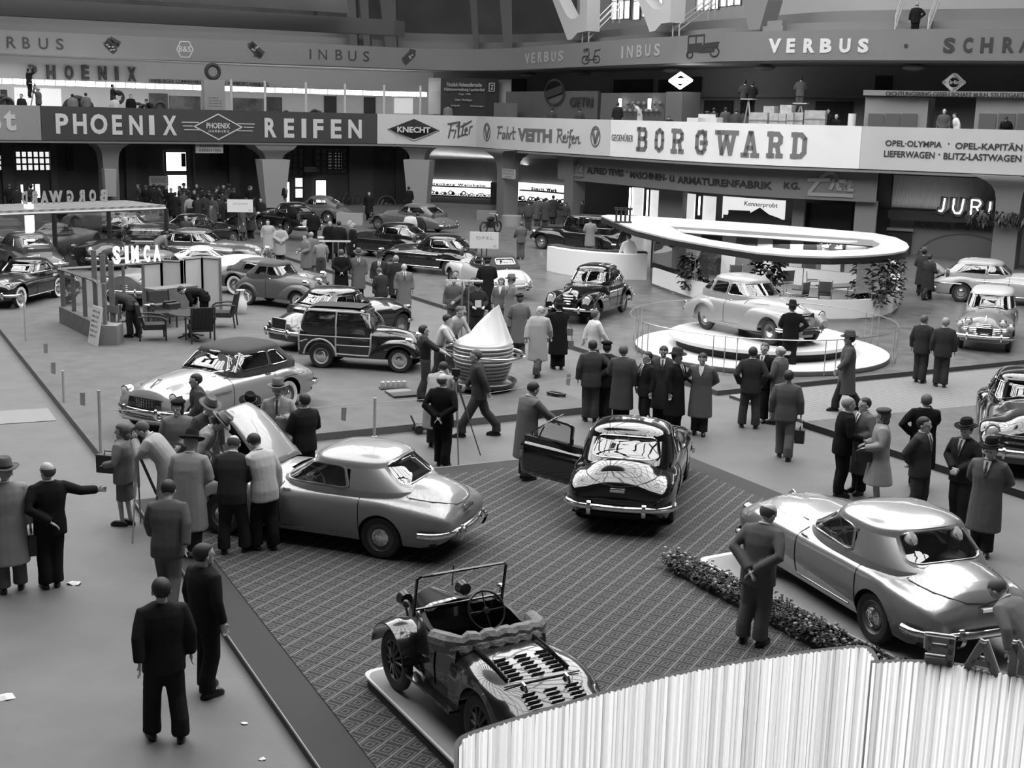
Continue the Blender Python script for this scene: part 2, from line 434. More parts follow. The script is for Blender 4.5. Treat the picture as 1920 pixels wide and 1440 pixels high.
# upper seating tiers and wall above the second gallery
tier = mat('tier_concrete', .2,.85, bump=.1, bscale=2)
for i, (d, z) in enumerate(((2.2,10.75),(4.0,11.4),(6.0,12.1))):
 curtain(P2.offset(d),0, P2.L, 9.9, z, 'trim_tier_%d' % (i+1), tier, 2.0)
sW = P2.spx(960,12)
Pw2 = P2.offset(9.5)
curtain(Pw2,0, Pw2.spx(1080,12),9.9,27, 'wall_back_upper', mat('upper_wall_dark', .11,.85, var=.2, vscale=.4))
# side wall with tall windows: piers, sill wall and head
PW = Pw2
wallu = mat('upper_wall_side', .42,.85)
sW0 = PW.spx(1080,14)
win = [(1147,1183),(1188,1202),(1205,1245),(1262,1273),(1308,1350),(1352,1392)]
ed = [1080]+[x for w_ in win for x in w_]
for i in range(0, len(ed)-1,2):
 a, b = PW.spx(ed[i],14), PW.spx(ed[i+1],14)
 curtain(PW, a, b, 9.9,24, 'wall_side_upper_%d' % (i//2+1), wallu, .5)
for k, (a, b) in enumerate(win):
 p, q_ = PW.spx(a, 14), PW.spx(b, 14); c0 = PW.at((p+q_)/2)[0]
 zb = zat(c0.x, c0.y, {0: 37,1: 38,2: 31,3: 17,4: 20,5: 12}[k])
 curtain(PW, p, q_, 9.9, zb, 'wall_sill_%d' % (k+1), wallu, .5)
 fr = MB(); n = 3 if b-a > 30 else 1
 for j in range(n+1):
  pp, t, nn = PW.at(lerp(p, q_, j/n)); fr.box(-.05,.05,-.1,.02, zb, 24, Matrix.Translation((pp.x, pp.y, 0)) @ Matrix.Rotation(math.atan2(t.y, t.x),4, 'Z'))
 z = zb
 while z < 20:
  PW.strip(fr, p, q_, z, z+.07,.08); z += 1.25
 wo = S(fr.build('window_%d' % (k+1), mat('window_bars', .12,.5), smooth=0))
 pn = MB(); PW.offset(.06).strip(pn, p, q_, zb, 20,.01)
 pn.build('frosted_pane', mat('frosted_daylight', .9,.6, em=2.2), wo, smooth=0)
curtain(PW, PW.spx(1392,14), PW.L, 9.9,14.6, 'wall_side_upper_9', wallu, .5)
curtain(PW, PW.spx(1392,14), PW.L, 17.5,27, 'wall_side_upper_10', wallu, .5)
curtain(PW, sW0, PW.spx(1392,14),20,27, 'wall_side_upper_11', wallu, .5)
# hall enclosure outside the frame and the roof
pts = [P2.offset(9.3).p[-1]+Vector((-1,-5)), Vector((46,30)), Vector((40,8)), Vector((24,-5)), Vector((0,-7)), Vector((-30,-5)), Vector((-52,12)), Vector((-58,40)), P2.offset(9.3).p[0]]
pw = Path(list(reversed(pts))+[], False)
mb = MB(); rs = []
for p in pts: rs.append([(p.x, p.y, 0),(p.x, p.y, 28)])
mb.rings(rs, closed=False); S(mb.build('wall_front', mat('wall_encl', .16,.85), smooth=0))
outer = [Vector((DOME_C.x+80*cos(a)*1.0, DOME_C.y+80*sin(a))) for a in [2*pi*k/48 for k in range(48)]]
def ellp(k, n=48, sa=1., sb=1.):
 a = 2*pi*k/n; v = U2*(DOME_B*sb*cos(a))+V2*(DOME_A*sa*sin(a)); return DOME_C+v
mb = MB()
for k in range(48):
 a, b = ellp(k), ellp(k+1); d1, d2 = (a-DOME_C).normalized(),(b-DOME_C).normalized()
 oa, ob = DOME_C+d1*80, DOME_C+d2*80
 mb.quad((a.x, a.y, DOME_Z),(b.x, b.y, DOME_Z),(ob.x, ob.y, DOME_Z-1),(oa.x, oa.y, DOME_Z-1))
S(mb.build('ceiling', mat('roof_plaster', .3,.9), smooth=0))
rib = mat('steel_rib', .05,.6); mb = MB()
def dz(f): return DOME_Z+9*(1-f*f)
for k in range(32):
 a = 2*pi*k/32; v = U2*(DOME_B*cos(a))+V2*(DOME_A*sin(a))
 mb.tube([Vector((DOME_C.x+v.x*f, DOME_C.y+v.y*f, dz(f))) for f in (1,.8,.6,.4,.25)],.34,5)
for f in (.8,.6,.42):
 mb.tube([Vector((*(DOME_C+(ellp(k)-DOME_C)*f), dz(f))) for k in range(48)],.28,5, cyc=True)
S(mb.build('ceiling_ribs', rib, smooth=30))
mb = MB(); mb.add([Vector((*(DOME_C+(ellp(k)-DOME_C)*.25), dz(.25))) for k in range(48)],[tuple(range(48))]); S(mb.build('ceiling_lantern', rib, smooth=0, flip=False))
# hanging canvas ceiling and dark beam at the far end
q = [PY(-80,-60,70), PY(640,-20,80), PY(652,24,80), PY(-80,-16,70)]
a, b = PY(-60,-20,66), PY(655,25,78)
mb = MB(); n = 24
rs = []
for i in range(n+1):
 t = i/n; p = a.lerp(b, t); rs.append([p, p+Vector((0.6,-7,.9+.25*sin(t*40))), p+Vector((1.2,-16,4.2+.25*sin(t*40)))])
mb.rings(rs, closed=False); S(mb.build('ceiling_canvas', mat('canvas_sail', .75,.9, bump=.3, bscale=1.5), smooth=60))
a0 = PY(-90,6,67); b0 = PY(740,52,80)
mb = MB(); rs = []
for i in range(13):
 t = i/12; p = a0.lerp(b0, t); rs.append([p+Vector((0,0,-.45)), p+Vector((0,0,.45)), p+Vector((.5,1.2,.45)), p+Vector((.5,1.2,-.45))])
mb.rings(rs); S(mb.build('ceiling_beam', mat('beam_dark', .04,.8), smooth=0))
# iron arch feet of the dome standing on the upper gallery (white, pierced)
def arch_foot(pts, hole, d, name, m_, path):
 "pts/hole in pixels, standing on a vertical plane through the gallery line"
 s0 = path.spx(pts[0][0],12); p, t, n = path.at(s0)
 def un(px, py, off):
  r = ray(px, py); k = (Vector((p.x, p.y))-n*off).dot(n)/r.xy.dot(n); return Vector((r.x*k, r.y*k, EYE+r.z*k))
 mb = MB(); N = len(pts)
 A = [un(x, y, 0) for x, y in pts]; B = [a-Vector((n.x, n.y, 0))*d for a in A]
 Hn = len(hole); HA = [un(x, y, 0) for x, y in hole]; HB = [a-Vector((n.x, n.y, 0))*d for a in HA]
 # bridge outline and hole (same count) -> faces
 mb.rings([A, HA], cap=(False, False)); mb.rings([B, HB], cap=(False, False)); mb.rings([A, B], cap=(False, False)); mb.rings([HA, HB], cap=(False, False))
 return S(mb.build(name, m_, smooth=0))
wm = mat('arch_white', .55,.6, bump=.1, bscale=6)
Pc = P2.offset(2.6)
arch_foot([(1036,0),(1064,75),(1072,74),(1082,62),(1100,58),(1102,-60),(1020,-60)],[(1048,0),(1062,28),(1069,35),(1078,35),(1087,26),(1088,-50),(1030,-50)],1.0, 'trim_arch_1', wm, Pc)
arch_foot([(1196,0),(1218,60),(1228,58),(1240,44),(1256,42),(1262,-60),(1180,-60)],[(1210,0),(1222,14),(1229,17),(1237,17),(1243,8),(1245,-50),(1195,-50)],1.0, 'trim_arch_2', wm, Pc)
arch_foot([(1392,0),(1403,56),(1412,56),(1424,56),(1440,0),(1446,-60),(1380,-60)],[(1410,-20),(1414,-16),(1416,-15),(1420,-15),(1424,-20),(1426,-50),(1406,-50)],1.0, 'trim_arch_3', mat('arch_grey', .2,.7), Pc)
for k, (px, w_) in enumerate(((735,22),(690,12),(955,16),(665,14),(895,10))):
 p = Pc.pt(px, 60,12); mb = MB()
 mb.rings([[(p.x-w_*.016, p.y, 10),(p.x+w_*.016, p.y, 10),(p.x+w_*.016, p.y+1,10),(p.x-w_*.016, p.y+1,10)],[(p.x-w_*.035-.6, p.y, 18),(p.x+w_*.035-.6, p.y, 18),(p.x+w_*.035-.6, p.y+1,18),(p.x-w_*.035-.6, p.y+1,18)]])
 S(mb.build('pillar_%d' % (k+1), mat('upper_pillar', .09,.8), smooth=0))
# handrails and steps on the upper tiers
hr = mat('rail_steel', .55,.4,.5)
for k, (x0, x1, y0, y1) in enumerate(((1092,1150,78,18),(1262,1330,62,10))):
 mb = MB(); Pr = P2.offset(3)
 for dx, dy in ((0,0),(12,0),(0,10),(12,10)):
  a = Pr.pt(x0+dx, y0-dy-6,12); b = P2.offset(7).pt(x1+dx, y1-dy-4,13); mb.tube([a, b],.04,5)
  mb.tube([a, a-Vector((0,0,1.3))],.035,5); mb.tube([b, b-Vector((0,0,1.0))],.035,5)
 T(mb.build('stair_railing', hr),('thin steel stair railing beside the narrower pierced white arch foot', 'thin steel stair railing climbing past the tall bright windows')[k], 'railing')
for k, (x0, y0, x1, y1) in enumerate(((1680,50,1695,4),(1742,52,1762,2))):
 mb = MB()
 for dy in (0,12,22):
  a = P2.offset(2.4).pt(x0, y0-dy, 11); b = P2.offset(6).pt(x1, y1-dy, 13); mb.tube([a, b],.04,5)
 mb.tube([a, (a.x, a.y, 10)],.035,5)
 T(mb.build('stair_railing', hr),('light handrail of the upper tier stairs, on the hip side of the man standing there', 'light handrail of the upper tier stairs, on the elbow side towards the lettering SCHRA')[k], 'railing')
for k in range(4):
 mb = MB(); a = P2.offset(2.0+.5*k); s0, s1 = a.spx(1682,11), a.spx(1745,11); a.strip(mb, s0, s1,10,10.5+.3*k, .6)
 S(mb.build('trim_step_%d' % (k+1), mat('step_grey', .2,.8), smooth=0))
for k, (x0, x1, z) in enumerate(((1422,1470,11.0),(1430,1468,11.3),(1438,1466,11.6))):
 mb = MB(); a = P2.offset(1.2+.4*k); a.strip(mb, a.spx(x0,11), a.spx(x1,11),10, z-.2,.4); S(mb.build('trim_block_%d' % (k+1), mat('step_grey', .2,.8), smooth=0))
# ------------------------------------------------------------------ columns under the lower gallery
def column(k, px, w, cap=1.5, off=1.0, m_=COLM, capz=3.2):
 Pq = P1.offset(off); s0 = Pq.spx(px, 2.5); p, t, n = Pq.at(s0); M = Matrix.Translation((p.x, p.y, 0)) @ Matrix.Rotation(math.atan2(t.y, t.x),4, 'Z')
 mb = MB(); rs = []
 for z, f in ((0,1),(capz-.4,1),(capz, 1.04),(capz+.35,1.15),(capz+.6,1.4),(capz+.8,1.8),(capz+.95,2.4),(4.26,3.2)):
  h = w/2*f; d = w/2*min(f, 2); rs.append([M @ Vector((a*h, b*d, z)) for a, b in ((-1,-1),(1,-1),(1,1),(-1,1))])
 mb.rings(rs); return S(mb.build('pillar_%d' % k, m_, smooth=50))
column(11,203,.95); column(12,508,1.0, capz=2.9); column(13,786,.95); column(14,952,1.0, off=.2, m_=COLM); column(15,1893,1.05, off=.3)
column(16,-60,1.0); column(17,1078,.9, off=1.2, m_=mat('pillar_dim', .16,.8)); column(18,1985,1.0, off=.3)
# pleated cloth sleeves hanging round columns
slv = stripe_mat('pleated_cloth', .34,.52,14,.8, 'X', .4)
for px, w0, w1, z0, z1, lab in ((203,.75,.62,.95,2.6, 'pale cloth sleeve wrapped round the pillar above the glass pavilion'),(510,1.9,1.25,.1,3.2, 'pleated cloth sleeve wrapped round the pillar behind the black rounded sedan'),(787,1.85,1.3,.3,3.3, 'plain cloth sleeve wrapped round the pillar by the long shelf of small parts')):
 Pq = P1.offset(.25); p, t, n = Pq.at(Pq.spx(px, 2.5)); M = Matrix.Translation((p.x, p.y, 0)) @ Matrix.Rotation(math.atan2(t.y, t.x),4, 'Z')
 mb = MB(); mb.rings([[M @ Vector((a*h/2, b*.35*h-.1, z)) for a, b in ((-1,-1),(1,-1),(1,1),(-1,1))] for z, h in ((z0, w1),(z1, w0))])
 T(mb.build('cloth_sleeve', slv if px != 787 else mat('plain_cloth', .36,.8), smooth=0), lab, 'column cover')
# ------------------------------------------------------------------ windows and doors in the dark back wall
dayp = mat('daylight_pane', .8,.5, em=1.6); daylo = mat('daylight_pane_dim', .6,.5, em=.45)
def wall_window(k, x0, y0, x1, y1, nx, ny, pane, name='window', bars=.05, path=None):
 Pq = (path or P1w).offset(-.06); a = Pq.pt(x0, y0,3); b = Pq.pt(x1, y1,3); s0, s1 = Pq.spx(x0,3), Pq.spx(x1,3)
 mb = MB(); z0, z1 = b.z, a.z
 for i in range(nx+1):
  s_ = lerp(s0, s1, i/nx); Pq.strip(mb, s_-bars, s_+bars, z0, z1,-.06)
 for j in range(ny+1):
  z = lerp(z0, z1, j/ny); Pq.strip(mb, s0, s1, z-bars, z+bars, -.06)
 o = S(mb.build('%s_%d' % (name, k), mat('window_wood', .03,.6), smooth=0))
 pm = MB(); Pq.offset(.02).strip(pm, s0, s1, z0, z1,.02); pm.build('pane', pane, o, smooth=0)
 return o
wall_window(11,28,283,94,320,6,3, daylo); wall_window(12,-10,290,4,320,2,3, daylo)
wall_window(13,527,278,570,330,4,4, mat('dim_pane', .06,.3)); wall_window(14,590,278,650,325,5,4, mat('dim_pane', .06,.3)); wall_window(15,613,285,642,318,3,3, mat('dim_pane2', .12,.3, em=.05))
wall_window(1,590,337,612,396,1,1, dayp, 'door', .06); wall_window(2,529,340,543,392,1,1, dayp, 'door', .06)
wall_window(3,551,332,568,372,1,2, daylo, 'door', .06)
wall_window(4,309,284,350,322,1,1, dayp, 'window', .06); wall_window(5,311,327,350,376,1,1, mat('street_glow', .7,.5, em=1.1, var=.5, vscale=1.5), 'door', .05)
wall_window(6,34,345,41,390,1,1, dayp, 'door', .04); wall_window(7,49,344,73,372,2,1, daylo, 'door', .04)
o = wall_window(16,340,288,347,312,1,2, mat('dark_shutter', .02,.6), 'window', .02, P1w.offset(-.1))
# arched frames, buttresses on the dark wall
for k, (x0, x1) in enumerate(((5,24),(96,108),(236,256),(366,392),(430,450),(655,700),(742,760))):
 Pq = P1w.offset(-.35); mb = MB(); Pq.strip(mb, Pq.spx(x0,2), Pq.spx(x1,2),0,4.25,.4); S(mb.build('trim_pier_%d' % (k+1), mat('pier', .09,.8), smooth=0))
for k, (x0, x1, y0, y1) in enumerate(((125,137,276,320),(412,426,280,318),(676,686,278,318))):
 Pq = P1w.offset(-.3); a = Pq.pt(x0, y0,3); b = Pq.pt(x1, y1,3); mb = MB(); Pq.strip(mb, Pq.spx(x0,3), Pq.spx(x1,3), b.z, a.z, .1); S(mb.build('trim_slot_%d' % (k+1), BLACK, smooth=0))
# ------------------------------------------------------------------ motor cars
def paint(name, g, metal=.0, rough=.35, coat=1.0):
 return mat('paint_'+name, g, rough, metal, coat, crough=.02)
P_BLACK = paint('black', .006,0,.25); P_SILVER = paint('silver', .30,.35,.38,.8); P_GREY = paint('grey', .16,.25,.38,.7); P_LIGHT = paint('light', .42,.15,.4,.6)
P_WHITE = paint('white', .7,0,.4,.6); P_MID = paint('mid', .10,.2,.35,.8); P_PALE = paint('pale', .34,.1,.42,.5)
INTER = mat('interior', .035,.8); SEATM = mat('seat_cloth', .07,.85); FABTOP = mat('roof_fabric', .045,.85, bump=.2, bscale=30); SEAM = mat('seam', .02,.6)
RED = mat('tail_lens', .03,.15,0,.5); PLATE = mat('number_plate', .02,.5); WWALL = mat('white_wall', .8,.6); HUBP = {}
def inpoly(p, poly):
 x, y = p; r = False; n = len(poly)
 for i in range(n):
  a, b = poly[i], poly[i-1]
  if (a[1] > y) != (b[1] > y) and x < (b[0]-a[0])*(y-a[1])/(b[1]-a[1])+a[0]: r = not r
 return r
def round_poly(c, r, n=5):
 "rounded polygon (corners c, relative radius list)"
 out = []; N = len(c)
 for i in range(N):
  a, b, e = Vector(c[i-1]), Vector(c[i]), Vector(c[(i+1) % N]); rr = r[i] if isinstance(r, (list, tuple)) else r
  l1, l2 = (a-b).length, (e-b).length; q = min(rr, l1*.49, l2*.49)
  p0, p1 = b+(a-b).normalized()*q, b+(e-b).normalized()*q
  for k in range(n+1):
   t = k/n; out.append(tuple(p0*(1-t)**2+b*2*t*(1-t)+p1*t*t))
 return out
class Car:
 def __init__(s, **k):
  s.__dict__.update(dict(wb=2.6, W=.8, xf=3.3, xr=-1.1, rw=.33, zb=.27, arch=.40, n=3.2, zm=.55, tuck=.06, rearch=None, noser=.55, tailr=.6, nosek=.7, tailk=.7, nexp=2.4, bump=None, bumpw=.42, fend=(), top=None, gh=None, wheelx=None, track=None, ruffle=0))
  s.__dict__.update(k)
  s.w0 = [(s.xr, s.W),(s.xf, s.W)] if 'wt' not in k else k['wt']
  s.ax = (0.0, s.wb)
  if s.track is None: s.track = s.W-.115
 def halfw(s, x):
  w_ = smooth_interp(s.w0, x)
  for e, r, k in ((s.xf-x, s.noser, s.nosek),(x-s.xr, s.tailr, s.tailk)):
   if e < r:
    t = max(0,(r-e)/r); w_ *= k+(1-k)*(1-t**s.nexp)**(1/s.nexp) if t < 1 else k
  return w_
 def topz(s, x): return smooth_interp(s.top, x)
 def archz(s, x, ra=None, only=None):
  z = -9
  for i, xw in enumerate(s.ax):
   r = s.arch if i == 1 else (s.rearch if s.rearch is not None else s.arch)
   if r and abs(x-xw) < r: z = max(z, s.rw+math.sqrt(r*r-(x-xw)**2))
  return z
 def zmid(s, x): return min(s.zm, s.topz(x)-.03) if not isinstance(s.zm, list) else min(interp(s.zm, x), s.topz(x)-.03)
 def section(s, x, arch=True, N=15, L=5):
  w_ = s.halfw(x); zt = s.topz(x); zm = s.zmid(x); zb = s.zb
  if hasattr(s, 'bot'): zb = interp(s.bot, x)
  az = s.archz(x) if arch else -9
  zl = min(max(zb, az), zt-.05); zm2 = max(zm, min(zl+.03, zt-.03)); pts = []
  for i in range(L):
   t = i/L; z = lerp(zl, zm2, t); tk = s.tuck*(max(0,(zm-z)/(zm-zb+1e-6)))**2; pts.append((w_-tk, z))
  n = s.n if not isinstance(s.n, list) else interp(s.n, x)
  for i in range(N+1):
   a = pi/2*i/N; y = w_*max(cos(a),0)**(2/n); z = zm2+(zt-zm2)*max(sin(a),0)**(2/n)
   if s.bump:
    hb = smooth_interp(s.bump, x); bw = s.bumpw if not isinstance(s.bumpw, list) else smooth_interp(s.bumpw, x)
    q = abs(y)/bw
    if hb and q < 1: z += hb*(1-q**2.6)**1.1
   pts.append((y, z))
  return pts
 def xs(s, d=.09):
  X = set(); n = int((s.xf-s.xr)/d)
  for i in range(n+1): X.add(round(lerp(s.xr, s.xf, i/n),4))
  for e, r, sg in ((s.xf, s.noser, -1),(s.xr, s.tailr, 1)):
   for k in range(7): X.add(round(e+sg*r*(1-cos(pi/2*k/7)),4))
  for i, xw in enumerate(s.ax):
   r = s.arch if i == 1 else (s.rearch if s.rearch is not None else s.arch)
   if r:
    for k in range(13): X.add(round(xw+r*cos(pi*k/12),4))
    X.add(round(xw+r+.004,4)); X.add(round(xw-r-.004,4))
  X = sorted(X); out = [X[0]]
  for x in X[1:]:
   if x-out[-1] > .003: out.append(x)
  return out
 def side_y(s, x, z):
  pts = s.section(x, False, 24)
  for a, b in zip(pts, pts[1:]):
   if a[1] <= z <= b[1]: return lerp(a[0], b[0],(z-a[1])/(b[1]-a[1]+1e-9))
  return pts[0][0] if z < pts[0][1] else pts[-1][0]
 def top_at(s, x, y):
  pts = s.section(x, False, 40)
  for a, b in zip(pts, pts[1:]):
   if b[0] <= abs(y) <= a[0] and a[1] > s.zmid(x)-.01: return .004+ lerp(a[1], b[1],(a[0]-abs(y))/(a[0]-b[0]+1e-9))
  return pts[-1][1]
 # greenhouse -------------------------------------------------------------
 def ghring(s, v):
  g = s.gh; t = max(min(v, 1.0),0)
  xf = lerp(g['xf'][0], g['xf'][1], t**g.get('pf', 1)); xr = lerp(g['xr'][0], g['xr'][1], t**g.get('pr', 1)); b = lerp(g['b'][0], g['b'][1], t**g.get('pb', 1.3))
  z = lerp(g['z'][0], g['z'][1], min(v, 1.0)); sc = 1
  if v > 1:
   a = (v-1)*pi/2; mm = g.get('m', 2.5); sc = max(cos(a),0)**(2/mm); z = g['z'][1]+g['hr']*sin(a)**(2/mm)
  return (xf+xr)/2+g.get('xs', 0)*(1-sc),(xf-xr)/2*sc, b*sc, z
 def ghp(s, u, v):
  xc, a, b, z = s.ghring(v); n = s.gh.get('n', 3.4); c, q = cos(u), sin(u)
  return Vector((xc+a*math.copysign(abs(c)**(2/n), c), b*math.copysign(abs(q)**(2/n), q), z))
 def ghside(s, kind, p, v, off=0):
  xc, a, b, z = s.ghring(v); n = s.gh.get('n', 3.4)
  if kind in ('L', 'R'):
   q = min(abs((p-xc)/a),.999); y = b*(1-q**n)**(1/n)+off; return Vector((p, y if kind == 'L' else -y, z+off*.2))
  q = min(abs(p/b),.999); x = a*(1-q**n)**(1/n)+off; return Vector((xc+x if kind == 'F' else xc-x, p, z+off*.3))
 def build(s, name, label, mats, loc, rz, cat='car', group=None, z=0, roof=None, windows=None, open_top=False, hub=None, wwall=False, details=(), frame=None, lean=0):
  root = empty(name, (loc[0], loc[1], z), rz); T(root, label, cat, group); s.root = root; body_m = mats
  X = s.xs(getattr(s, 'dx', .09)); mb = MB(); secs = [s.section(x) for x in X]; n = len(secs[0])
  # body skin both sides
  idx = []
  for x, sec in zip(X, secs):
   idx.append([(x, y, z_) for y, z_ in sec]+[(x, -y, z_) for y, z_ in reversed(sec[:-1])])
  pulls = getattr(s, 'pull', [])
  for pl in pulls: pl['f'] = []
  N2 = len(idx[0]); vs = [p for r in idx for p in r]; fs = []
  def inside(p):
   if not s.gh: return False
   if open_top: return s.cock[0] < p[0] < s.cock[1] and abs(p[1]) < s.cock[2] and p[2] > s.zm if not isinstance(s.zm, list) else False
   xc, a, b, _ = s.ghring(0); nn = s.gh.get('n', 3.4)
   return (abs((p[0]-xc)/(a*.90)))**nn+(abs(p[1]/(b*.93)))**nn < 1 and p[2] > s.zmid(p[0])+.05
  for i in range(len(idx)-1):
   for k in range(N2-1):
    q = (i*N2+k, i*N2+k+1,(i+1)*N2+k+1,(i+1)*N2+k); c = [sum(vs[j][d] for j in q)/4 for d in range(3)]
    if inside(c): continue
    for pl in pulls:
     if pl['test'](c): pl['f'].append(q); break
    else: fs.append(q)
  fs.append(tuple(range(N2))); fs.append(tuple((len(idx)-1)*N2+k for k in reversed(range(N2))))
  mb.add(vs, fs); body = mb.build('body', body_m, root, smooth=38)
  for pl in pulls:
   pm = MB(); pm.add([vs[i] for q in pl['f'] for i in q],[(4*k, 4*k+1,4*k+2,4*k+3) for k in range(len(pl['f']))])
   o = pm.build(pl['name'], body_m, root, smooth=0, flip=False); bm = bmesh.new(); bm.from_mesh(o.data); bmesh.ops.remove_doubles(bm, verts=bm.verts, dist=.0008); bmesh.ops.recalc_face_normals(bm, faces=bm.faces); bm.to_mesh(o.data); bm.free()
   o.data.polygons.foreach_set('use_smooth', [True]*len(o.data.polygons))
   md = o.modifiers.new('th', 'SOLIDIFY'); md.thickness = .02; md.offset = -1
   o.matrix_local = pl['M']; pl['o'] = o
   if pl.get('extra'): pl['extra'](s, o)
  # fenders
  for f in s.fend:
   for sg in (1,-1): s.fender(f, sg, root, body_m)
  # undercarriage
  mb = MB(); mb.box(s.xr+.35, s.xf-.35,-(s.W-.24), s.W-.24, s.zb-.04, min(s.zm if not isinstance(s.zm, list) else .55,.55)-.02)
  mb.box(s.xr+.2, s.xf-.2,-(s.W-.12), s.W-.12, s.zb+.05, s.zb+.08)
  mb.build('underbody', BLACK, root, smooth=0)
  for xw in s.ax:
   for sg in (1,-1): s.wheel(xw, sg*s.track, sg, root, hub or CHROME, wwall)
  if s.gh and not open_top: s.greenhouse(root, roof or body_m, windows or s.gh.get('win'), frame)
  for d in details: getattr(s, d[0])(*d[1:])
  return root
 def fender(s, f, sg, root, m_):
  mb = MB(); rs = []; X = set(); x0, x1 = f['x0'], f['x1']; N = 26
  for i in range(N+1): X.add(round(lerp(x0, x1,.5-.5*cos(pi*i/N)),4))
  for i, xw in enumerate(s.ax):
   r = f.get('arch', s.arch)
   if r and x0 < xw < x1:
    for k in range(13): X.add(round(xw+r*cos(pi*k/12),4))
  for x in sorted(X):
   u = (x-x0)/(x1-x0); zt = smooth_interp(f['top'], x); hw = smooth_interp(f['hw'], x); y0 = f['y'] if not isinstance(f['y'], list) else interp(f['y'], x); zb = interp(f['bot'], x) if 'bot' in f else s.zb
   az = -9; r = f.get('arch', s.arch)
   for xw in s.ax:
    if r and abs(x-xw) < r: az = s.rw+math.sqrt(r*r-(x-xw)**2)
   zl = min(max(zb, az), zt-.03); zc = max(zl+.01, min(lerp(zb, zt, .45), zt-.02)); ring = []
   zc = max(zc, zl+.01) if zl < zt-.04 else zl+.01
   for k in range(4): ring.append((x, sg*(y0+hw*(1-.08*(1-k/3)**2)), lerp(zl, zc, k/4)))
   for k in range(13):
    a = pi*k/12; c, q = cos(a), sin(a); nn = f.get('n', 2.3)
    ring.append((x, sg*(y0+hw*math.copysign(abs(c)**(2/nn), c)), zc+(zt-zc)*abs(q)**(2/nn)))
   ring.append((x, sg*(y0-hw), zl)); rs.append(ring)
  mb.rings(rs, closed=False); N_ = len(rs[0])
  mb.add(rs[0],[tuple(range(N_))]); mb.add(rs[-1],[tuple(reversed(range(N_)))])
  return mb.build('fender', m_, root, smooth=50)
 def wheel(s, x, y, sg, root, hub, wwall):
  r = s.rw; w_ = getattr(s, 'tw', .075); M = Matrix.Translation((x, y, r)) @ Matrix.Rotation(-sg*pi/2,4, 'X')
  key = ('wheel', round(r, 3), w_, hub.name, wwall, getattr(s, 'spoke', 0))
  if key in HUBP:
   o = copy_tree(HUBP[key], root); o.matrix_local = M; return o
  mb = MB(); mb.mi(0)
  prof = [(r*.62,-w_*.8),(r*.80,-w_),(r*.93,-w_*.95),(r*.99,-w_*.6),(r, -w_*.3),(r, w_*.3),(r*.99, w_*.6),(r*.93, w_*.95),(r*.80, w_),(r*.64, w_*.72)]
  mb.lathe(prof, 28, cap=False)
  ty = mb.build('wheel', [RUBBER], root, smooth=40)
  if wwall:
   q = MB(); q.lathe([(r*.66, w_*.80),(r*.68, w_*.84),(r*.80, w_*1.06),(r*.90, w_*1.04),(r*.92, w_*.9)],28, cap=False); q.build('white_wall', WWALL, ty, smooth=40)
  if getattr(s, 'spoke', 0):
   q = MB(); q.lathe([(r*.6, w_*.2),(r*.68, w_*.75),(r*.63, w_*.8),(r*.58, w_*.3)],28)
   for k in range(12):
    a = 2*pi*k/12; q.tube([(r*.1*cos(a), r*.1*sin(a), w_*.6),(r*.62*cos(a), r*.62*sin(a), w_*.35)],[.03,.017],6)
   q.lathe([(0.001, w_*.9),(r*.14, w_*.9),(r*.16,0)],14); q.build('spoked_rim', mat('rim_black', .02,.3), ty, smooth=40)
  else:
   q = MB(); q.lathe([(r*.66, w_*.74),(r*.64, w_*.80),(r*.60, w_*.55),(r*.48, w_*.35),(r*.42, w_*.5)],28, cap=False); q.build('rim', hub if hub != CHROME else mat('rim_grey', .14,.4,.2), ty, smooth=40)
   q = MB(); q.lathe([(r*.43, w_*.45),(r*.40, w_*.75),(r*.30, w_*.85),(r*.26, w_*.98),(r*.12, w_*1.12),(.001, w_*1.15)],24); q.build('hubcap', CHROME, ty, smooth=50)
  ty.matrix_local = M; HUBP[key] = ty
  return ty
 def patch(s, kind, poly, rt, name, m_, parent, off=.0, shrink=1.0, trim=None, nr=4):
  "glass pane of a window: a rounded outline on the greenhouse skin"
  P = round_poly(poly, rt); c = (sum(p[0] for p in P)/len(P), sum(p[1] for p in P)/len(P))
  mb = MB(); vs = [s.ghside(kind, c[0], c[1], off)]; fs = []; n = len(P)
  for r in range(1, nr+1):
   for p in P: t = r/nr*shrink; vs.append(s.ghside(kind, lerp(c[0], p[0], t), lerp(c[1], p[1], t), off))
  for k in range(n): fs.append((0,1+k, 1+(k+1) % n))
  for r in range(nr-1):
   for k in range(n): a = 1+r*n; b = a+n; fs.append((a+k, b+k, b+(k+1) % n, a+(k+1) % n))
  mb.add(vs, fs); return mb.build(name, m_, parent, smooth=60)
 def greenhouse(s, root, m_, windows, frame):
  g = s.gh; NU, NV = g.get('nu', 96), g.get('nv', 16); rt = g.get('rad', .07)
  vr = [g.get('skirt', -.45)]+[i/NV for i in range(NV+1)]+[1+.12*i for i in range(1,8)]+[1.93,1.98]
  US = [2*pi*k/NU for k in range(NU)]; rs = [[s.ghp(u, v) for u in US] for v in vr]
  fs = []; vs = [p for r in rs for p in r]; wn = []
  for kind, poly in windows:
   wn.append((kind, round_poly(poly, rt, 3)))
  def kindof(p, v):
   xc, a, b, z = s.ghring(v); out = []
   out.append(('L' if p.y > 0 else 'R', p.x)); out.append(('F' if p.x > xc else 'B', p.y)); return out
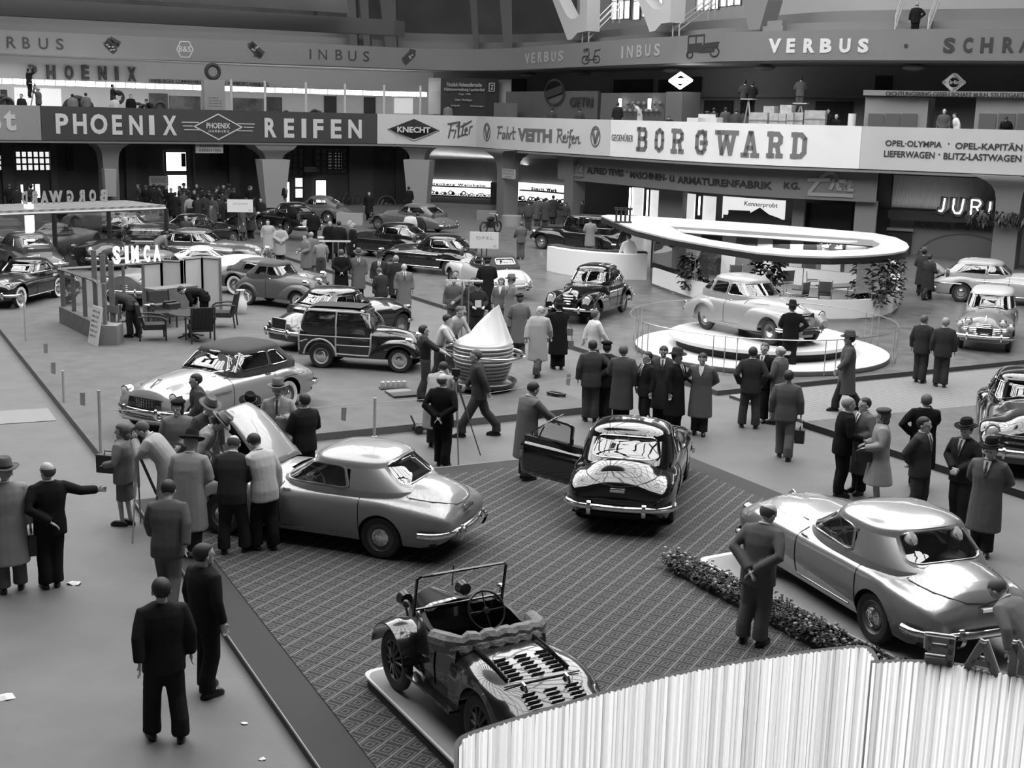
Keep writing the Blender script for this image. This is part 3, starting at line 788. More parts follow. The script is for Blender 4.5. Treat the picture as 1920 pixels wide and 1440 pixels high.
  for i in range(len(vr)-1):
   for k in range(NU):
    l = (k+1) % NU; q = (i*NU+k, i*NU+l, (i+1)*NU+l, (i+1)*NU+k); hole = False
    if vr[i+1] <= 1.3:
     for j in q:
      p = vs[j]; v = vr[j//NU]; xc, a, b, _ = s.ghring(v); n = g.get('n', 3.4)
      ex = abs((p.x-xc)/a)**n
      for kind, P in wn:
       if kind in 'LR':
        if (p.y > 0) != (kind == 'L') or ex > .97: continue
        if inpoly((p.x, v), P): hole = True
       else:
        if (p.x > xc) != (kind == 'F') or ex < .25: continue
        if inpoly((p.y, v), P): hole = True
    if not hole: fs.append(q)
  mb = MB(); mb.add(vs, fs); top = len(rs)-1
  mb.add([vs[top*NU+k] for k in range(NU)],[tuple(range(NU))])
  ro = mb.build('roof', m_, root, smooth=50, flip=False)
  dz_ = g['z'][1]-g['z'][0]
  for (kind, poly),(_, P) in zip(windows, wn):
   gl = s.patch(kind, poly, rt, 'windscreen' if kind == 'F' else 'rear_window' if kind == 'B' else 'side_window', GLASS, root, -.004)
   P = round_poly(poly, rt, 5); mb = MB(); wf = g.get('fw', .022); cx = sum(p[0] for p in P)/len(P); cy = sum(p[1] for p in P)/len(P); A = []; B = []; Cc = []
   n = len(P)
   for i, p in enumerate(P):
    a, b = Vector((P[i-1][0], P[i-1][1]*dz_)), Vector((P[(i+1) % n][0], P[(i+1) % n][1]*dz_)); t = (b-a); t.normalize(); nn = Vector((t.y, -t.x))
    if nn.dot(Vector((p[0]-cx, (p[1]-cy)*dz_))) < 0: nn = -nn
    A.append(s.ghside(kind, p[0]+nn.x*wf*1.6, p[1]+nn.y*wf*1.6/dz_, .003)); B.append(s.ghside(kind, p[0]-nn.x*wf*.3, p[1]-nn.y*wf*.3/dz_, .010)); Cc.append(s.ghside(kind, p[0]-nn.x*wf*.5, p[1]-nn.y*wf*.5/dz_, -.008))
   mb.rings([A, B, Cc], cap=(False, False)); fo = mb.build('window_frame', frame or m_, root, smooth=50)
   if g.get('trim', True):
    mb = MB(); mb.tube([s.ghside(kind, p[0], p[1],.010) for p in P],.007,5, cyc=True); mb.build('chrome_trim', CHROME, fo, smooth=60)
  # cabin
  xc, a, b, zb_ = s.ghring(0); z0 = zb_-.45
  mb = MB(); mb.box(xc-a*.9, xc+a*.8,-b*.85, b*.85, s.zb+.1, s.zb+.16)
  mb.box(xc-a*.88, xc-a*.83,-b*.68, b*.68, s.zb+.1, zb_-.06); mb.box(xc+a*.70, xc+a*.80,-b*.72, b*.72, s.zb+.1, zb_-.05)
  mb.build('cabin_lining', INTER, root, smooth=0)
  sx = xc-.05
  for q in g.get('seats', (xc-.15, xc-a*.80)):
   mb = MB(); 
   mb.rings([[(q+.0+dx, yy, z_) for yy, z_ in ((-b*.8, z0),(b*.8, z0),(b*.82, z0+.42),(b*.7, z0+.52),(-b*.7, z0+.52),(-b*.82, z0+.42))] for dx in (-.14,-.02)])
   mb.box(q, q+.5,-b*.8, b*.8, z0-.1, z0+.06); mb.build('seat', SEATM, root, smooth=30)
  s.steering(root, xc+a*.55,.33, zb_-.02)
 def steering(s, root, x, y, z, r=.2, m_=None, tilt=.9):
  M = Matrix.Translation((x, y, z)) @ Matrix.Rotation(-tilt, 4, 'Y'); mb = MB()
  mb.tube([M @ Vector((r*cos(t), r*sin(t),0)) for t in [2*pi*k/20 for k in range(20)]],.013,6, cyc=True)
  for a in (0, pi/2, pi, 3*pi/2)[:4]: mb.tube([M @ Vector((0,0,-.02)), M @ Vector((r*cos(a), r*sin(a),0))],.008,4)
  mb.lathe([(.001,.01),(.04,0),(.03,-.04)],10, M=M); mb.tube([M @ Vector((0,0,-.03)), M @ Vector((0,0,-.5))],.018,6)
  return mb.build('steering_wheel', m_ or mat('wheel_ivory', .35,.4), root)
 # details ----------------------------------------------------------------
 def seam(s, x, z0, z1, sides=(1,-1), bow=0):
  for sg in sides:
   mb = MB(); mb.tube([(x+bow*sin(pi*t/10), sg*(s.side_y(x+bow*sin(pi*t/10), lerp(z0, z1, t/10))+.002), lerp(z0, z1, t/10)) for t in range(11)],.008,4); mb.build('door_seam', SEAM, s.root)
 def strip(s, x0, x1, z0, z1=None, w_=.014, m_=None, sides=(1,-1), name='side_trim'):
  for sg in sides:
   mb = MB(); z1_ = z0 if z1 is None else z1
   mb.tube([(lerp(x0, x1, t/12), sg*(s.side_y(lerp(x0, x1, t/12), lerp(z0, z1_, t/12))+.006), lerp(z0, z1_, t/12)) for t in range(13)], w_, 6); mb.build(name, m_ or CHROME, s.root)
 def topseam(s, pts, name='lid_seam', r=.007, m_=None):
  mb = MB(); mb.tube([(x, y, s.top_at(x, y)+.003) for x, y in pts], r, 4); mb.build(name, m_ or SEAM, s.root)
 def handle(s, x, z, sides=(1,-1)):
  for sg in sides:
   y = sg*(s.side_y(x, z)+.03); mb = MB(); mb.tube([(x-.07, y, z),(x+.05, y, z),(x+.07, y-sg*.03, z)],.012,6); mb.build('door_handle', CHROME, s.root)
 def bumper(s, front, z=.45, h=.055, gap=.1, w_=None, wrap=.35, over=.42, ext=0., two=False, overh=.11):
  xe = s.xf if front else s.xr; sg = 1 if front else -1; W = (w_ or s.W)+.02
  pts = []
  for k in range(-12,13):
   t = k/12; y = W*math.copysign(1-(1-min(abs(t)/.8,1))**1, t) if abs(t) < .8 else W*math.copysign(1, t)
   y = W*sin(t*pi/2*1.0); x = xe+sg*gap-sg*wrap*(1-abs(cos(t*pi/2))**.6)-sg*.06*t*t
   pts.append((x, y))
  for zz in ((z, z-.13) if two else (z,)):
   rs = []
   for x, y in pts:
    nx, ny = sg*(1 if abs(y) < W*.93 else .35),(0 if abs(y) < W*.93 else math.copysign(.8, y))
    rs.append([(x-nx*.03, y-ny*.03, zz-h),(x+nx*.012, y+ny*.012, zz-h*.8),(x+nx*.03, y+ny*.03, zz),(x+nx*.012, y+ny*.012, zz+h*.8),(x-nx*.03, y-ny*.03, zz+h)])
   mb = MB(); mb.rings(rs); b = mb.build('bumper', CHROME, s.root, smooth=60)
  if over:
   for q in (1,-1):
    mb = MB(); x = xe+sg*(gap+.03); M = Matrix.Translation((x, q*over, z))
    mb.rings([[M @ Vector((sg*.05*sin(pi*t/6)-.02*sg+dx, dy, -overh+2*overh*t/6)) for dx, dy in ((-.02,-.03),(.02*1,-.022),(.02,.022),(-.02,.03))] for t in range(7)])
    mb.build('overrider', CHROME, b, smooth=60)
  mb = MB()
  for q in (1,-1): mb.tube([(xe-sg*.15, q*.4, z),(xe+sg*gap, q*.4, z)],.02,5)
  mb.build('bumper_bracket', DARKG, b)
 def headlamp(s, x, y, z, r=.11, dx=.05, ring=1.15):
  for q in (1,-1):
   M = Matrix.Translation((x, q*y, z)) @ Matrix.Rotation(pi/2,4, 'Y'); mb = MB()
   mb.lathe([(r*ring, -.12),(r*ring, 0),(r*ring*.98,.02),(r*.93,.03)],20, M=M); h = mb.build('headlamp', CHROME, s.root, smooth=50)
   mb = MB(); mb.lathe([(r*.95,.015),(r*.8,.04),(r*.45,.06),(.001,.068)],20, M=M); mb.build('lens', LAMP, h, smooth=60)
 def taillamp(s, x, y, z, h=.11, r=.035):
  for q in (1,-1):
   mb = MB(); mb.ell((x, q*y, z),(r*1.1, r, h)); t = mb.build('tail_lamp', CHROME, s.root)
   mb = MB(); mb.ell((x-.018 if x < 1 else x+.018, q*y, z),(r*1.0, r*.7, h*.8)); mb.build('lens', RED, t)
 def grille(s, x, z0, z1, w_, n=5, vert=0, r=.016, curve=.06, m_=None, wt=None, rim=True):
  back = MB(); back.rings([[(x-.06,-w_*.95, z0-.02),(x-.02,-w_*.95, z0-.02),(x-.02,-w_*.8, z1+.02),(x-.06,-w_*.8, z1+.02)],[(x-.06, w_*.95, z0-.02),(x-.02, w_*.95, z0-.02),(x-.02, w_*.8, z1+.02),(x-.06, w_*.8, z1+.02)]])
  g = back.build('grille', BLACK, s.root, smooth=0)
  for i in range(n):
   z = lerp(z0, z1, i/(n-1)) if n > 1 else (z0+z1)/2; ww = w_ if wt is None else lerp(w_, wt, i/max(n-1,1)); mb = MB()
   mb.tube([(x-curve*(k/6)**2*4/2.0, ww*k/6, z) for k in range(-6,7)], r, 6); mb.build('grille_bar', m_ or CHROME, g)
  if vert:
   mb = MB()
   for i in range(vert):
    y = lerp(-w_, w_, (i+.5)/vert); xx = x-curve*2*(y/w_)**2; mb.tube([(xx, y, z0),(xx, y, z1)], r*.55,4)
   mb.build('grille_slats', m_ or CHROME, g)
 def plate(s, front, z, w_=.25, h=.055, m_=None, x=None, dx=.0):
  xe = (s.xf if front else s.xr) if x is None else x; sg = 1 if front else -1; mb = MB()
  mb.box(xe+sg*dx-.01, xe+sg*dx+.01,-w_, w_, z-h, z+h); mb.build('number_plate', m_ or PLATE, s.root, smooth=0)
 def ornament(s, x, l=.25, r=.02, z=None):
  mb = MB(); zz = (z or s.top_at(x, 0)); mb.tube([(x-l/2,0, zz+.015),(x, 0, zz+.04),(x+l/2,0, s.top_at(x+l/2,0)+.02)],[r*.3, r, r*.6],6); mb.build('bonnet_ornament', CHROME, s.root)
 def box_part(s, name, x0, x1, y0, y1, z0, z1, m_):
  mb = MB(); mb.box(x0, x1, y0, y1, z0, z1); mb.build(name, m_, s.root, smooth=0)
 def wipers(s):
  mb = MB()
  for q in (-.15,.3): mb.tube([s.ghside('F', q, .02,.02), s.ghside('F', q+.3,.22,.02)],.006,4)
  mb.build('wipers', CHROME, s.root)
 def paper(s, kind, p0, p1, v0, v1, m_=None):
  mb = MB(); a = [s.ghside(kind, p, v, -.03) for p, v in ((p0, v0),(p1, v0),(p1, v1),(p0, v1))]; mb.quad(*a); mb.build('window_card', m_ or mat('paper_card', .75,.7), s.root, smooth=0, flip=False)
def car_loc(px, py, rz, xl, yl, z=0.0):
 "origin of a car whose local ground point (xl, yl) is seen at the pixel"
 g = G(px, py, z); return (g.x-cos(rz)*xl+sin(rz)*yl, g.y-sin(rz)*xl-cos(rz)*yl)

def mirror_win(w): return [('L', w),('R', w)]
# --- spec: rounded two-door pontoon saloon (the three alike)
def pontoon():
 c = Car(wb=2.6, W=.84, xf=3.25, xr=-1.03, rw=.315, zb=.22, arch=.345, rearch=.345, zm=.62, n=[(-1.2,2.5),(-.6,3.3),(.2,4.6),(2.0,4.2),(3.3,2.6)], tuck=.09, noser=.65, tailr=.75, nosek=.70, tailk=.66, nexp=2.4,
  top=[(-1.03,.58),(-1.0,.68),(-.9,.79),(-.7,.86),(-.4,.90),(.1,.92),(.6,.93),(1.5,.93),(2.2,.93),(2.8,.91),(3.05,.85),(3.2,.74),(3.25,.62)], bot=[(-1.03,.40),(-.9,.30),(-.6,.23),(2.9,.23),(3.3,.36)],
  bump=[(-1.03,.0),(-.95,.04),(-.7,.11),(-.35,.15),(0,.13),(.5,.04),(1.4,.03),(1.75,.12),(2.2,.12),(2.8,.08),(3.1,.04),(3.24,.0)], bumpw=[(-1.03,.45),(-.8,.52),(-.3,.64),(.2,.7),(1.5,.7),(2.0,.60),(3.0,.42),(3.3,.3)])
 c.gh = dict(z=(.95,1.27), hr=.20, xf=(1.80,1.26), xr=(-.46,-.02), pr=1.0, b=(.775,.665), n=3.2, pb=1.2, m=2.25, nu=120, nv=20, rad=.16, xs=0, seats=(.55,-.02),
  win=[('F', [(-.60,.12),(.60,.12),(.50,1.04),(-.50,1.04)]),('B', [(-.53,.28),(.53,.28),(.45,1.14),(-.45,1.14)])]+mirror_win([(.52,.10),(1.62,.08),(1.17,.98),(.62,.98)]))
 return c
def pontoon_details(c, hood=True):
 d = [('seam', 1.62,.34,.92),('seam', .33,.34,.92),('handle', 1.5,.86),('bumper', True, .42,.05,.06),('bumper', False, .44,.05,.06, None, .42,.42),
   ('taillamp', -.88,.655,.64,.10,.04),('headlamp', 3.12,.62,.70,.09),('grille', 3.22,.48,.66,.36,3),('ornament', 3.0,.2),
   ('box_part', 'plate_lamp', -1.07,-.96,-.11,.11,.70,.74, CHROME),
   ('topseam', [(-.33,-.60),(-.36,0),(-.33,.60)]),('topseam', [(-.36,.60),(-.5,.58),(-.7,.52),(-.85,.42),(-.95,.25),(-.97,0),(-.95,-.25),(-.85,-.42),(-.7,-.52),(-.5,-.58),(-.36,-.60)]),
   ('strip', .5,1.6,.30, None, .012)]
 if hood: d += [('topseam', [(1.78,-.55),(3.1,-.36)]),('topseam', [(1.78,.55),(3.1,.36)])]
 return d

def kapitaen(wag=False):
 c = Car(wb=2.7, W=.78, xf=3.32, xr=-1.15, rw=.34, zb=.25, arch=0, zm=.62, n=[(-1.2,2.2),(0,3.2),(1.6,3.4),(2.2,2.4),(3.3,2.2)], tuck=.05, noser=.35, tailr=.8, nosek=.7, tailk=.5, track=.68,
  wt=[(-1.15,.62),(-.6,.72),(.3,.80),(1.6,.80),(2.1,.62),(2.7,.46),(3.32,.34)],
  top=[(-1.15,.55),(-1.05,.74),(-.8,.90),(-.5,1.0),(0,1.06),(1.0,1.08),(1.8,1.10),(2.3,1.09),(2.9,1.03),(3.15,.96),(3.28,.84),(3.32,.70)])
 c.fend = (dict(x0=1.45, x1=3.34, y=[(1.45,.62),(2.2,.60),(3.34,.58)], hw=[(1.45,.16),(1.9,.20),(2.4,.235),(3.1,.22),(3.34,.13)], top=[(1.45,.74),(1.8,.86),(2.3,.93),(2.8,.91),(3.15,.86),(3.34,.66)], bot=[(1.45,.30),(3.0,.32),(3.34,.48)], arch=.41),
    dict(x0=-1.02, x1=.62, y=.64, hw=[(-1.02,.12),(-.6,.20),(0,.24),(.4,.20),(.62,.10)], top=[(-1.02,.55),(-.8,.72),(-.4,.86),(0,.90),(.35,.84),(.62,.60)], bot=[(-1.02,.45),(-.7,.32),(.6,.32)], arch=.42))
 c.gh = dict(z=(1.09,1.44), hr=.19, xf=(1.78,1.38), xr=(-.62,-.12), b=(.70,.58), n=3.2, pb=1.2, m=2.3, nu=112, nv=16, rad=.10, seats=(.95,.05),
  win=[('F', [(-.58,.12),(-.02,.12),(-.02,.98),(-.46,.98)]),('F', [(.02,.12),(.58,.12),(.46,.98),(.02,.98)]),('B', [(-.44,.3),(.44,.3),(.36,.95),(-.36,.95)])]
  +mirror_win([(.88,.1),(1.56,.1),(1.22,.95),(.92,.95)])+mirror_win([(.16,.1),(.80,.1),(.80,.95),(.26,.95)])+mirror_win([(-.36,.14),(.06,.14),(.12,.92),(-.12,.84)]))
 return c
def kap_details(c):
 return [('bumper', True, .46,.055,.08,.80,.3),('bumper', False, .46,.05,.06,.76,.3),('headlamp', 3.18,.60,.78,.115),('grille', 3.31,.62,.86,.30,4,0,.024,.05, None, .26),
   ('seam', .84,.36,1.04),('seam', .05,.9,1.04),('seam', 1.62,.95,1.04),('handle', .98,.98),('handle', .70,.98),('strip', 1.86,2.25,1.0, None, .02),('ornament', 3.0,.3),('plate', True, .40,.26,.05, None, 3.46),('taillamp', -1.06,.62,.62,.06),('strip', .65,1.5,.33, None, .014)]
def mouse(wagon=False):
 "tiny two-door car of the thirties: wagon with timber framing, or roll-top coupe"
 c = Car(wb=2.0, W=.60, xf=2.42, xr=-.62, rw=.30, zb=.30, arch=0, zm=.60, n=[(-.6,5 if wagon else 2.4),(1.0,4.5),(1.5,2.6),(2.42,2.2)], tuck=.02, noser=.3, tailr=.12 if wagon else .5, nosek=.75, tailk=.9 if wagon else .6, track=.565, tw=.065,
  wt=[(-.62,.60),(.8,.62),(1.3,.58),(1.7,.40),(2.42,.26)],
  top=[(-.62,.98),(0,1.0),(1.2,1.02),(1.7,1.0),(2.1,.93),(2.3,.80),(2.38,.66),(2.42,.5)] if wagon else [(-.62,.5),(-.55,.68),(-.3,.90),(0,1.0),(1.2,1.02),(1.7,1.0),(2.1,.93),(2.3,.80),(2.42,.5)])
 c.fend = (dict(x0=1.22, x1=2.52, y=.50, hw=[(1.22,.10),(1.6,.17),(2.1,.19),(2.4,.15),(2.52,.08)], top=[(1.22,.42),(1.45,.64),(1.75,.78),(2.1,.80),(2.35,.70),(2.52,.5)], bot=[(1.22,.30),(2.3,.34),(2.52,.44)], arch=.355),
    dict(x0=-.50, x1=.52, y=.52, hw=[(-.5,.10),(-.2,.15),(.1,.16),(.52,.07)], top=[(-.5,.46),(-.3,.66),(0,.745),(.25,.68),(.52,.40)], bot=[(-.5,.36),(.5,.32)], arch=.36))
 if wagon:
  c.gh = dict(z=(1.0,1.38), hr=.12, xf=(1.34,1.08), xr=(-.60,-.48), b=(.60,.52), n=7, pb=1.3, m=3.0, nu=112, nv=14, rad=.05, fw=.02, seats=(.55,0), trim=False,
   win=[('F', [(-.46,.12),(.46,.12),(.40,.95),(-.40,.95)]),('B', [(-.42,.2),(.42,.2),(.40,.9),(-.40,.9)])]+mirror_win([(.42,.08),(1.18,.08),(1.02,.93),(.42,.93)])+mirror_win([(-.50,.08),(.34,.08),(.34,.93),(-.36,.93)]))
 else:
  c.gh = dict(z=(1.0,1.32), hr=.14, xf=(1.36,1.08), xr=(-.25,.2), b=(.58,.49), n=3.6, pb=1.3, m=2.6, nu=96, nv=14, rad=.05, fw=.018, seats=(.5,.1), trim=False,
   win=[('F', [(-.44,.12),(.44,.12),(.38,.98),(-.38,.98)])]+mirror_win([(.28,.1),(.74,.1),(.74,.92),(.42,.92)])+mirror_win([(.78,.1),(1.22,.1),(1.02,.92),(.78,.92)]))
 return c
def rounded(L='saloon', **k):
 "generic rounded late-forties saloon with bulged wings"
 c = Car(**dict(dict(wb=2.6, W=.78, xf=3.25, xr=-1.25, rw=.34, zb=.28, arch=.40, rearch=.40, zm=.60, n=[(-1.25,2.2),(-.4,2.8),(.4,3.4),(2.0,3.0),(3.25,2.3)], tuck=.05, noser=.6, tailr=.9, nosek=.62, tailk=.5, nexp=2.2,
  top=[(-1.25,.5),(-1.15,.66),(-.8,.84),(-.3,.96),(.3,1.0),(1.6,1.02),(2.4,.98),(2.9,.90),(3.15,.78),(3.25,.58)],
  bump=[(-1.2,.0),(-.6,.07),(1.5,.04),(2.0,.10),(2.8,.10),(3.1,.04),(3.24,0)], bumpw=[(-1.2,.5),(.2,.66),(1.6,.66),(2.4,.5),(3.2,.34)]), **k))
 c.gh = dict(z=(1.03,1.37), hr=.19, xf=(1.72,1.30), xr=(-.72,-.05), b=(.73,.61), n=3.0, pb=1.2, m=2.2, nu=96, nv=14, rad=.10, fw=.02,
  win=[('F', [(-.60,.12),(.60,.12),(.50,.98),(-.50,.98)]),('B', [(-.46,.35),(.46,.35),(.38,.95),(-.38,.95)])]+mirror_win([(.82,.1),(1.52,.1),(1.18,.95),(.86,.95)])+mirror_win([(-.02,.1),(.74,.1),(.74,.95),(.22,.92)]))
 return c
def rd_details(c):
 return [('bumper', True, .46,.055,.08),('bumper', False, .46,.055,.08),('headlamp', c.xf-.14,.58,.78,.11),('grille', c.xf+.0,.48,.66,.34,4),('taillamp', c.xr+.13,.62,.62,.07),('seam', .78,.36,1.0),('seam', 1.6,.36,.98),('handle', .92,.95),('strip', .5,2.9,.80, None, .012),('strip', .45,2.15,.31, None, .015)]

CARG = 'cars on show in the hall'
def put(c, name, label, m_, px, py, deg, xl, yl, zf=0., zc=None, **k):
 rz = R_(deg); dzc = None if zc is None else zc-zf
 if zf < .2:
  for _ in range(3):
   x, y = car_loc(px, py, rz, xl, yl, zf if zc is None else zf+dzc); zf = ground_z(x+1.2*cos(rz), y+1.2*sin(rz))
 x, y = car_loc(px, py, rz, xl, yl, zf if zc is None else zf+dzc)
 return c.build(name, label, m_, (x, y), rz, z=zf, **k)
# 1 silver saloon with the bonnet up
c = pontoon()
hx = 1.93
c.pull = [dict(name='bonnet', test=lambda p: hx < p[0] < 3.12 and abs(p[1]) < smooth_interp([(1.9,.60),(2.6,.50),(3.12,.36)], p[0]) and p[2] > .76, M=Matrix.Translation((hx, 0,1.0)) @ Matrix.Rotation(-R_(50),4, 'Y') @ Matrix.Translation((-hx, 0,-1.0)))]
d = [x for x in pontoon_details(c, False) if x[0] != 'ornament']
r1 = put(c, 'sedan', 'silver two-door sedan with its bonnet raised, surrounded by men looking at the engine', P_SILVER, 716,1045,160,0,.72,.112, details=d)
mb = MB(); mb.box(2.2,2.9,-.22,.22,.55,.84); mb.lathe([(.16,.84),(.17,.93),(.1,.95),(.001,.96)],16, c=(2.5,0,0)); mb.tube([(2.0,.3,.8),(2.4,.25,.9),(3.0,.2,.75)],.03,6); mb.build('engine', mat('engine_grey', .08,.5,.5), r1)
# 2 black saloon, near-side door open
c = pontoon(); P_BLK2 = paint('black_gloss', .004,0,.12)
def door_extra(s, o):
 poly = [(.52,.02),(1.66,.0),(1.20,1.06),(.60,1.06)]; P = round_poly(poly, .16,5); mb = MB(); cx = sum(p[0] for p in P)/len(P); cy = sum(p[1] for p in P)/len(P)
 A = [s.ghside('L', p[0], p[1],.006) for p in P]; B = [s.ghside('L', lerp(cx, p[0],.88), lerp(cy, p[1],.86),.006) for p in P]; Cc = [s.ghside('L', lerp(cx, p[0],.88), lerp(cy, p[1],.86),-.03) for p in P]; D = [s.ghside('L', p[0], p[1],-.03) for p in P]
 mb.rings([A, B, Cc, D], cyc=True); mb.tube([s.ghside('L', 1.28, v/8,0) for v in range(9)],.012,5); mb.build('window_frame', P_BLK2, o, smooth=50)
 s.patch('L', [(.56,.06),(1.6,.05),(1.17,1.0),(.64,1.0)],.14, 'door_glass', GLASS, o, -.01)
 mb = MB(); mb.box(.36,1.6,.62,.74,.38,.96); mb.build('door_lining', mat('door_cloth', .03,.8), o, smooth=0)
c.pull = [dict(name='door', test=lambda p: .33 < p[0] < 1.62 and p[1] > .55 and .30 < p[2] < 1.0, M=Matrix.Translation((.33,.80,0)) @ Matrix.Rotation(R_(60),4, 'Z') @ Matrix.Translation((-.33,-.80,0)), extra=door_extra)]
d = [x for x in pontoon_details(c) if x[0] not in ('seam', 'strip', 'handle')]+[('seam', 1.62,.34,.92,(-1,)),('seam', .33,.34,.92,(-1,)),('handle', 1.5,.86,(-1,)),('strip', .5,1.6,.30, None, .012, None, (-1,))]
put(c, 'sedan', 'gleaming black two-door sedan with its door held open by a man in a trench coat', P_BLK2,1155,962,78,-1.10,0,.112,.5, details=d)
# 3 silver saloon on its platform
c = pontoon(); c.gh['seats'] = (.75,.30); P_SIL3 = paint('silver_bright', .36,.55,.30,.9)
r3 = put(c, 'sedan', 'large silver two-door sedan parked on the flower-edged platform', P_SIL3,1640,1203,111,0,.72,.30, details=pontoon_details(c))
mb = MB()
for yy in (.33,-.33):
 mb = MB(); mb.ell((.02, yy, 1.20),(.11,.095,.135)); mb.rings([[(.02+r*cos(a), yy+r*1.5*sin(a), z) for a in [2*pi*k/12 for k in range(12)]] for r, z in ((.05,1.14),(.05,1.05),(.13,.98),(.15,.85))]); mb.tube([(-.08, yy, 1.20),(-.05, yy+.03,1.27),(.0, yy, 1.33)],.03,6)
 T(mb.build('mannequin_bust', mat('wax', .6,.5), None),('display dummy bust inside the silver sedan on the flower-edged platform, on its driver side', 'display dummy bust inside the silver sedan on the flower-edged platform, on its passenger side')[yy < 0], 'mannequin')
 bpy.data.objects[mb and C.objects[-1].name].matrix_world = Matrix.Translation(r3.location) @ Matrix.Rotation(r3.rotation_euler[2],4, 'Z')
# 5 cabriolet
c = rounded(wb=2.65, xf=3.25, xr=-1.1, W=.83, tailk=.6, noser=.5, nosek=.75, arch=.40, rearch=.40, n=[(-1.2,2.6),(-.4,3.4),(.4,4.2),(2.0,3.8),(3.25,2.8)],
 top=[(-1.1,.58),(-1.04,.74),(-.8,.86),(-.3,.93),(.3,.98),(1.6,1.0),(2.4,.97),(2.9,.92),(3.15,.84),(3.25,.66)], bump=[(-1.05,0),(-.6,.08),(.3,.06),(1.5,.04),(2.0,.12),(2.8,.10),(3.15,.05),(3.24,0)], bumpw=[(-1.1,.5),(.2,.66),(1.6,.68),(2.4,.55),(3.2,.45)])
c.gh.update(z=(1.04,1.36), hr=.16, xf=(1.80,1.32), xr=(-.55,-.15), b=(.74,.64), n=3.8, m=2.6, win=[('F', [(-.60,.08),(.60,.08),(.52,1.0),(-.52,1.0)]),('B', [(-.3,.45),(.3,.45),(.28,.85),(-.28,.85)])]+mirror_win([(1.36,.08),(1.62,.08),(1.36,.85),(1.34,.95)])+mirror_win([(.52,.08),(1.30,.08),(1.28,.98),(.52,.98)])+mirror_win([(-.12,.1),(.46,.08),(.46,.98),(.2,.95)]))
r5 = put(c, 'convertible', 'silver convertible with raised dark fabric roof and wide chrome slatted grille', paint('silver_pearl', .38,.3,.3,.9),538,771,240,0,.76,.15, roof=FABTOP, wwall=True,
 details=[('bumper', True, .50,.06,.10,.83,.35,.42,0, True),('bumper', False, .50,.05,.08),('headlamp', 3.12,.64,.80,.10),('grille', 3.27,.54,.74,.50,5,15,.014,.05),('seam', 1.66,.36,.98),('seam', .40,.36,.98),('handle', .58,.90),('strip', 1.75,2.5,.74, None, .014),('strip', -.75,.15,.76, None, .014),('strip', .5,2.1,.32, None, .022),('ornament', 2.9,.4),('topseam', [(1.85,-.52),(3.0,-.34)], 'bonnet_seam'),('topseam', [(1.85,.52),(3.0,.34)], 'bonnet_seam'),('wipers',),('strip', -.3,1.75,.97, None, .009)])
mb = MB(); q = [c.ghside('F', p, v, .012) for p, v in ((-.68,0),(-.56,1.02),(0,1.06),(.56,1.02),(.68,0))]; mb.tube(q, .028,6); mb.build('windscreen_frame', paint('silver_pearl', .38), r5)
# 6 timber-framed estate
c = mouse(True); r6 = put(c, 'estate_car', 'small black estate car with pale timber framing along its side', P_BLACK, 602,690,349,0,-.62,.15, roof=P_BLACK, details=[('bumper', True, .42,.04,.12,.60,.2,0),('headlamp', 2.25,.46,.76,.085),('grille', 2.40,.42,.72,.2,7,0,.009,.05),('ornament', 2.2,.2),('topseam', [(1.3,-.38),(2.2,-.22)])], hub=mat('wheel_cream', .55,.5))
WOOD = mat('ash_wood', .42,.55); WB = []
for sg in (1,-1):
 def gp(x, z, o=.012):
  if z > 1.0: q = c.ghside('L' if sg > 0 else 'R', x, (z-1.0)/.38, o); return q
  return Vector((x, sg*(c.side_y(x, z)+o), z))
 def wstrip(pts, w=.022):
  mb = MB(); P = []
  for a, b in zip(pts, pts[1:]):
   for k in range(6): P.append(gp(lerp(a[0], b[0], k/6), lerp(a[1], b[1], k/6)))
  P.append(gp(*pts[-1])); mb.tube(P, w, 5); mb.build('timber_frame', WOOD, r6, smooth=30)
 wstrip([(1.22,.38),(1.26,.6),(1.26,1.0),(1.12,1.34),(1.0,1.40)]); wstrip([(1.0,1.40),(-.30,1.42),(-.46,1.36)]); wstrip([(.38,1.40),(.38,.40)]); wstrip([(-.46,1.36),(-.58,1.0),(-.58,.42)])
 wstrip([(.38,.38),(1.22,.36)]); wstrip([(-.58,1.0),(1.25,1.0)]); wstrip([(-.58,.80),(1.25,.80)],.016); wstrip([(.38,.60),(1.25,.60)],.016); wstrip([(-.58,.62),(-.35,.70)],.016)
 mb = MB(); mb.tube([(.0+.42*cos(a), sg*(.675+.02),.30+.44*sin(a)) for a in [pi*k/12*.93+.1 for k in range(13)]],.025,6); mb.build('timber_arch', WOOD, r6)
mb = MB(); mb.rings([[(x, y, c.ghring(1.9)[3]-.012+.03*(1-abs(x-.3)**2)) for y in (-.42,-.2,0,.2,.42)] for x in (-.38,0,.4,.8,.95)], closed=False); mb.build('roof_fabric', FABTOP, r6)
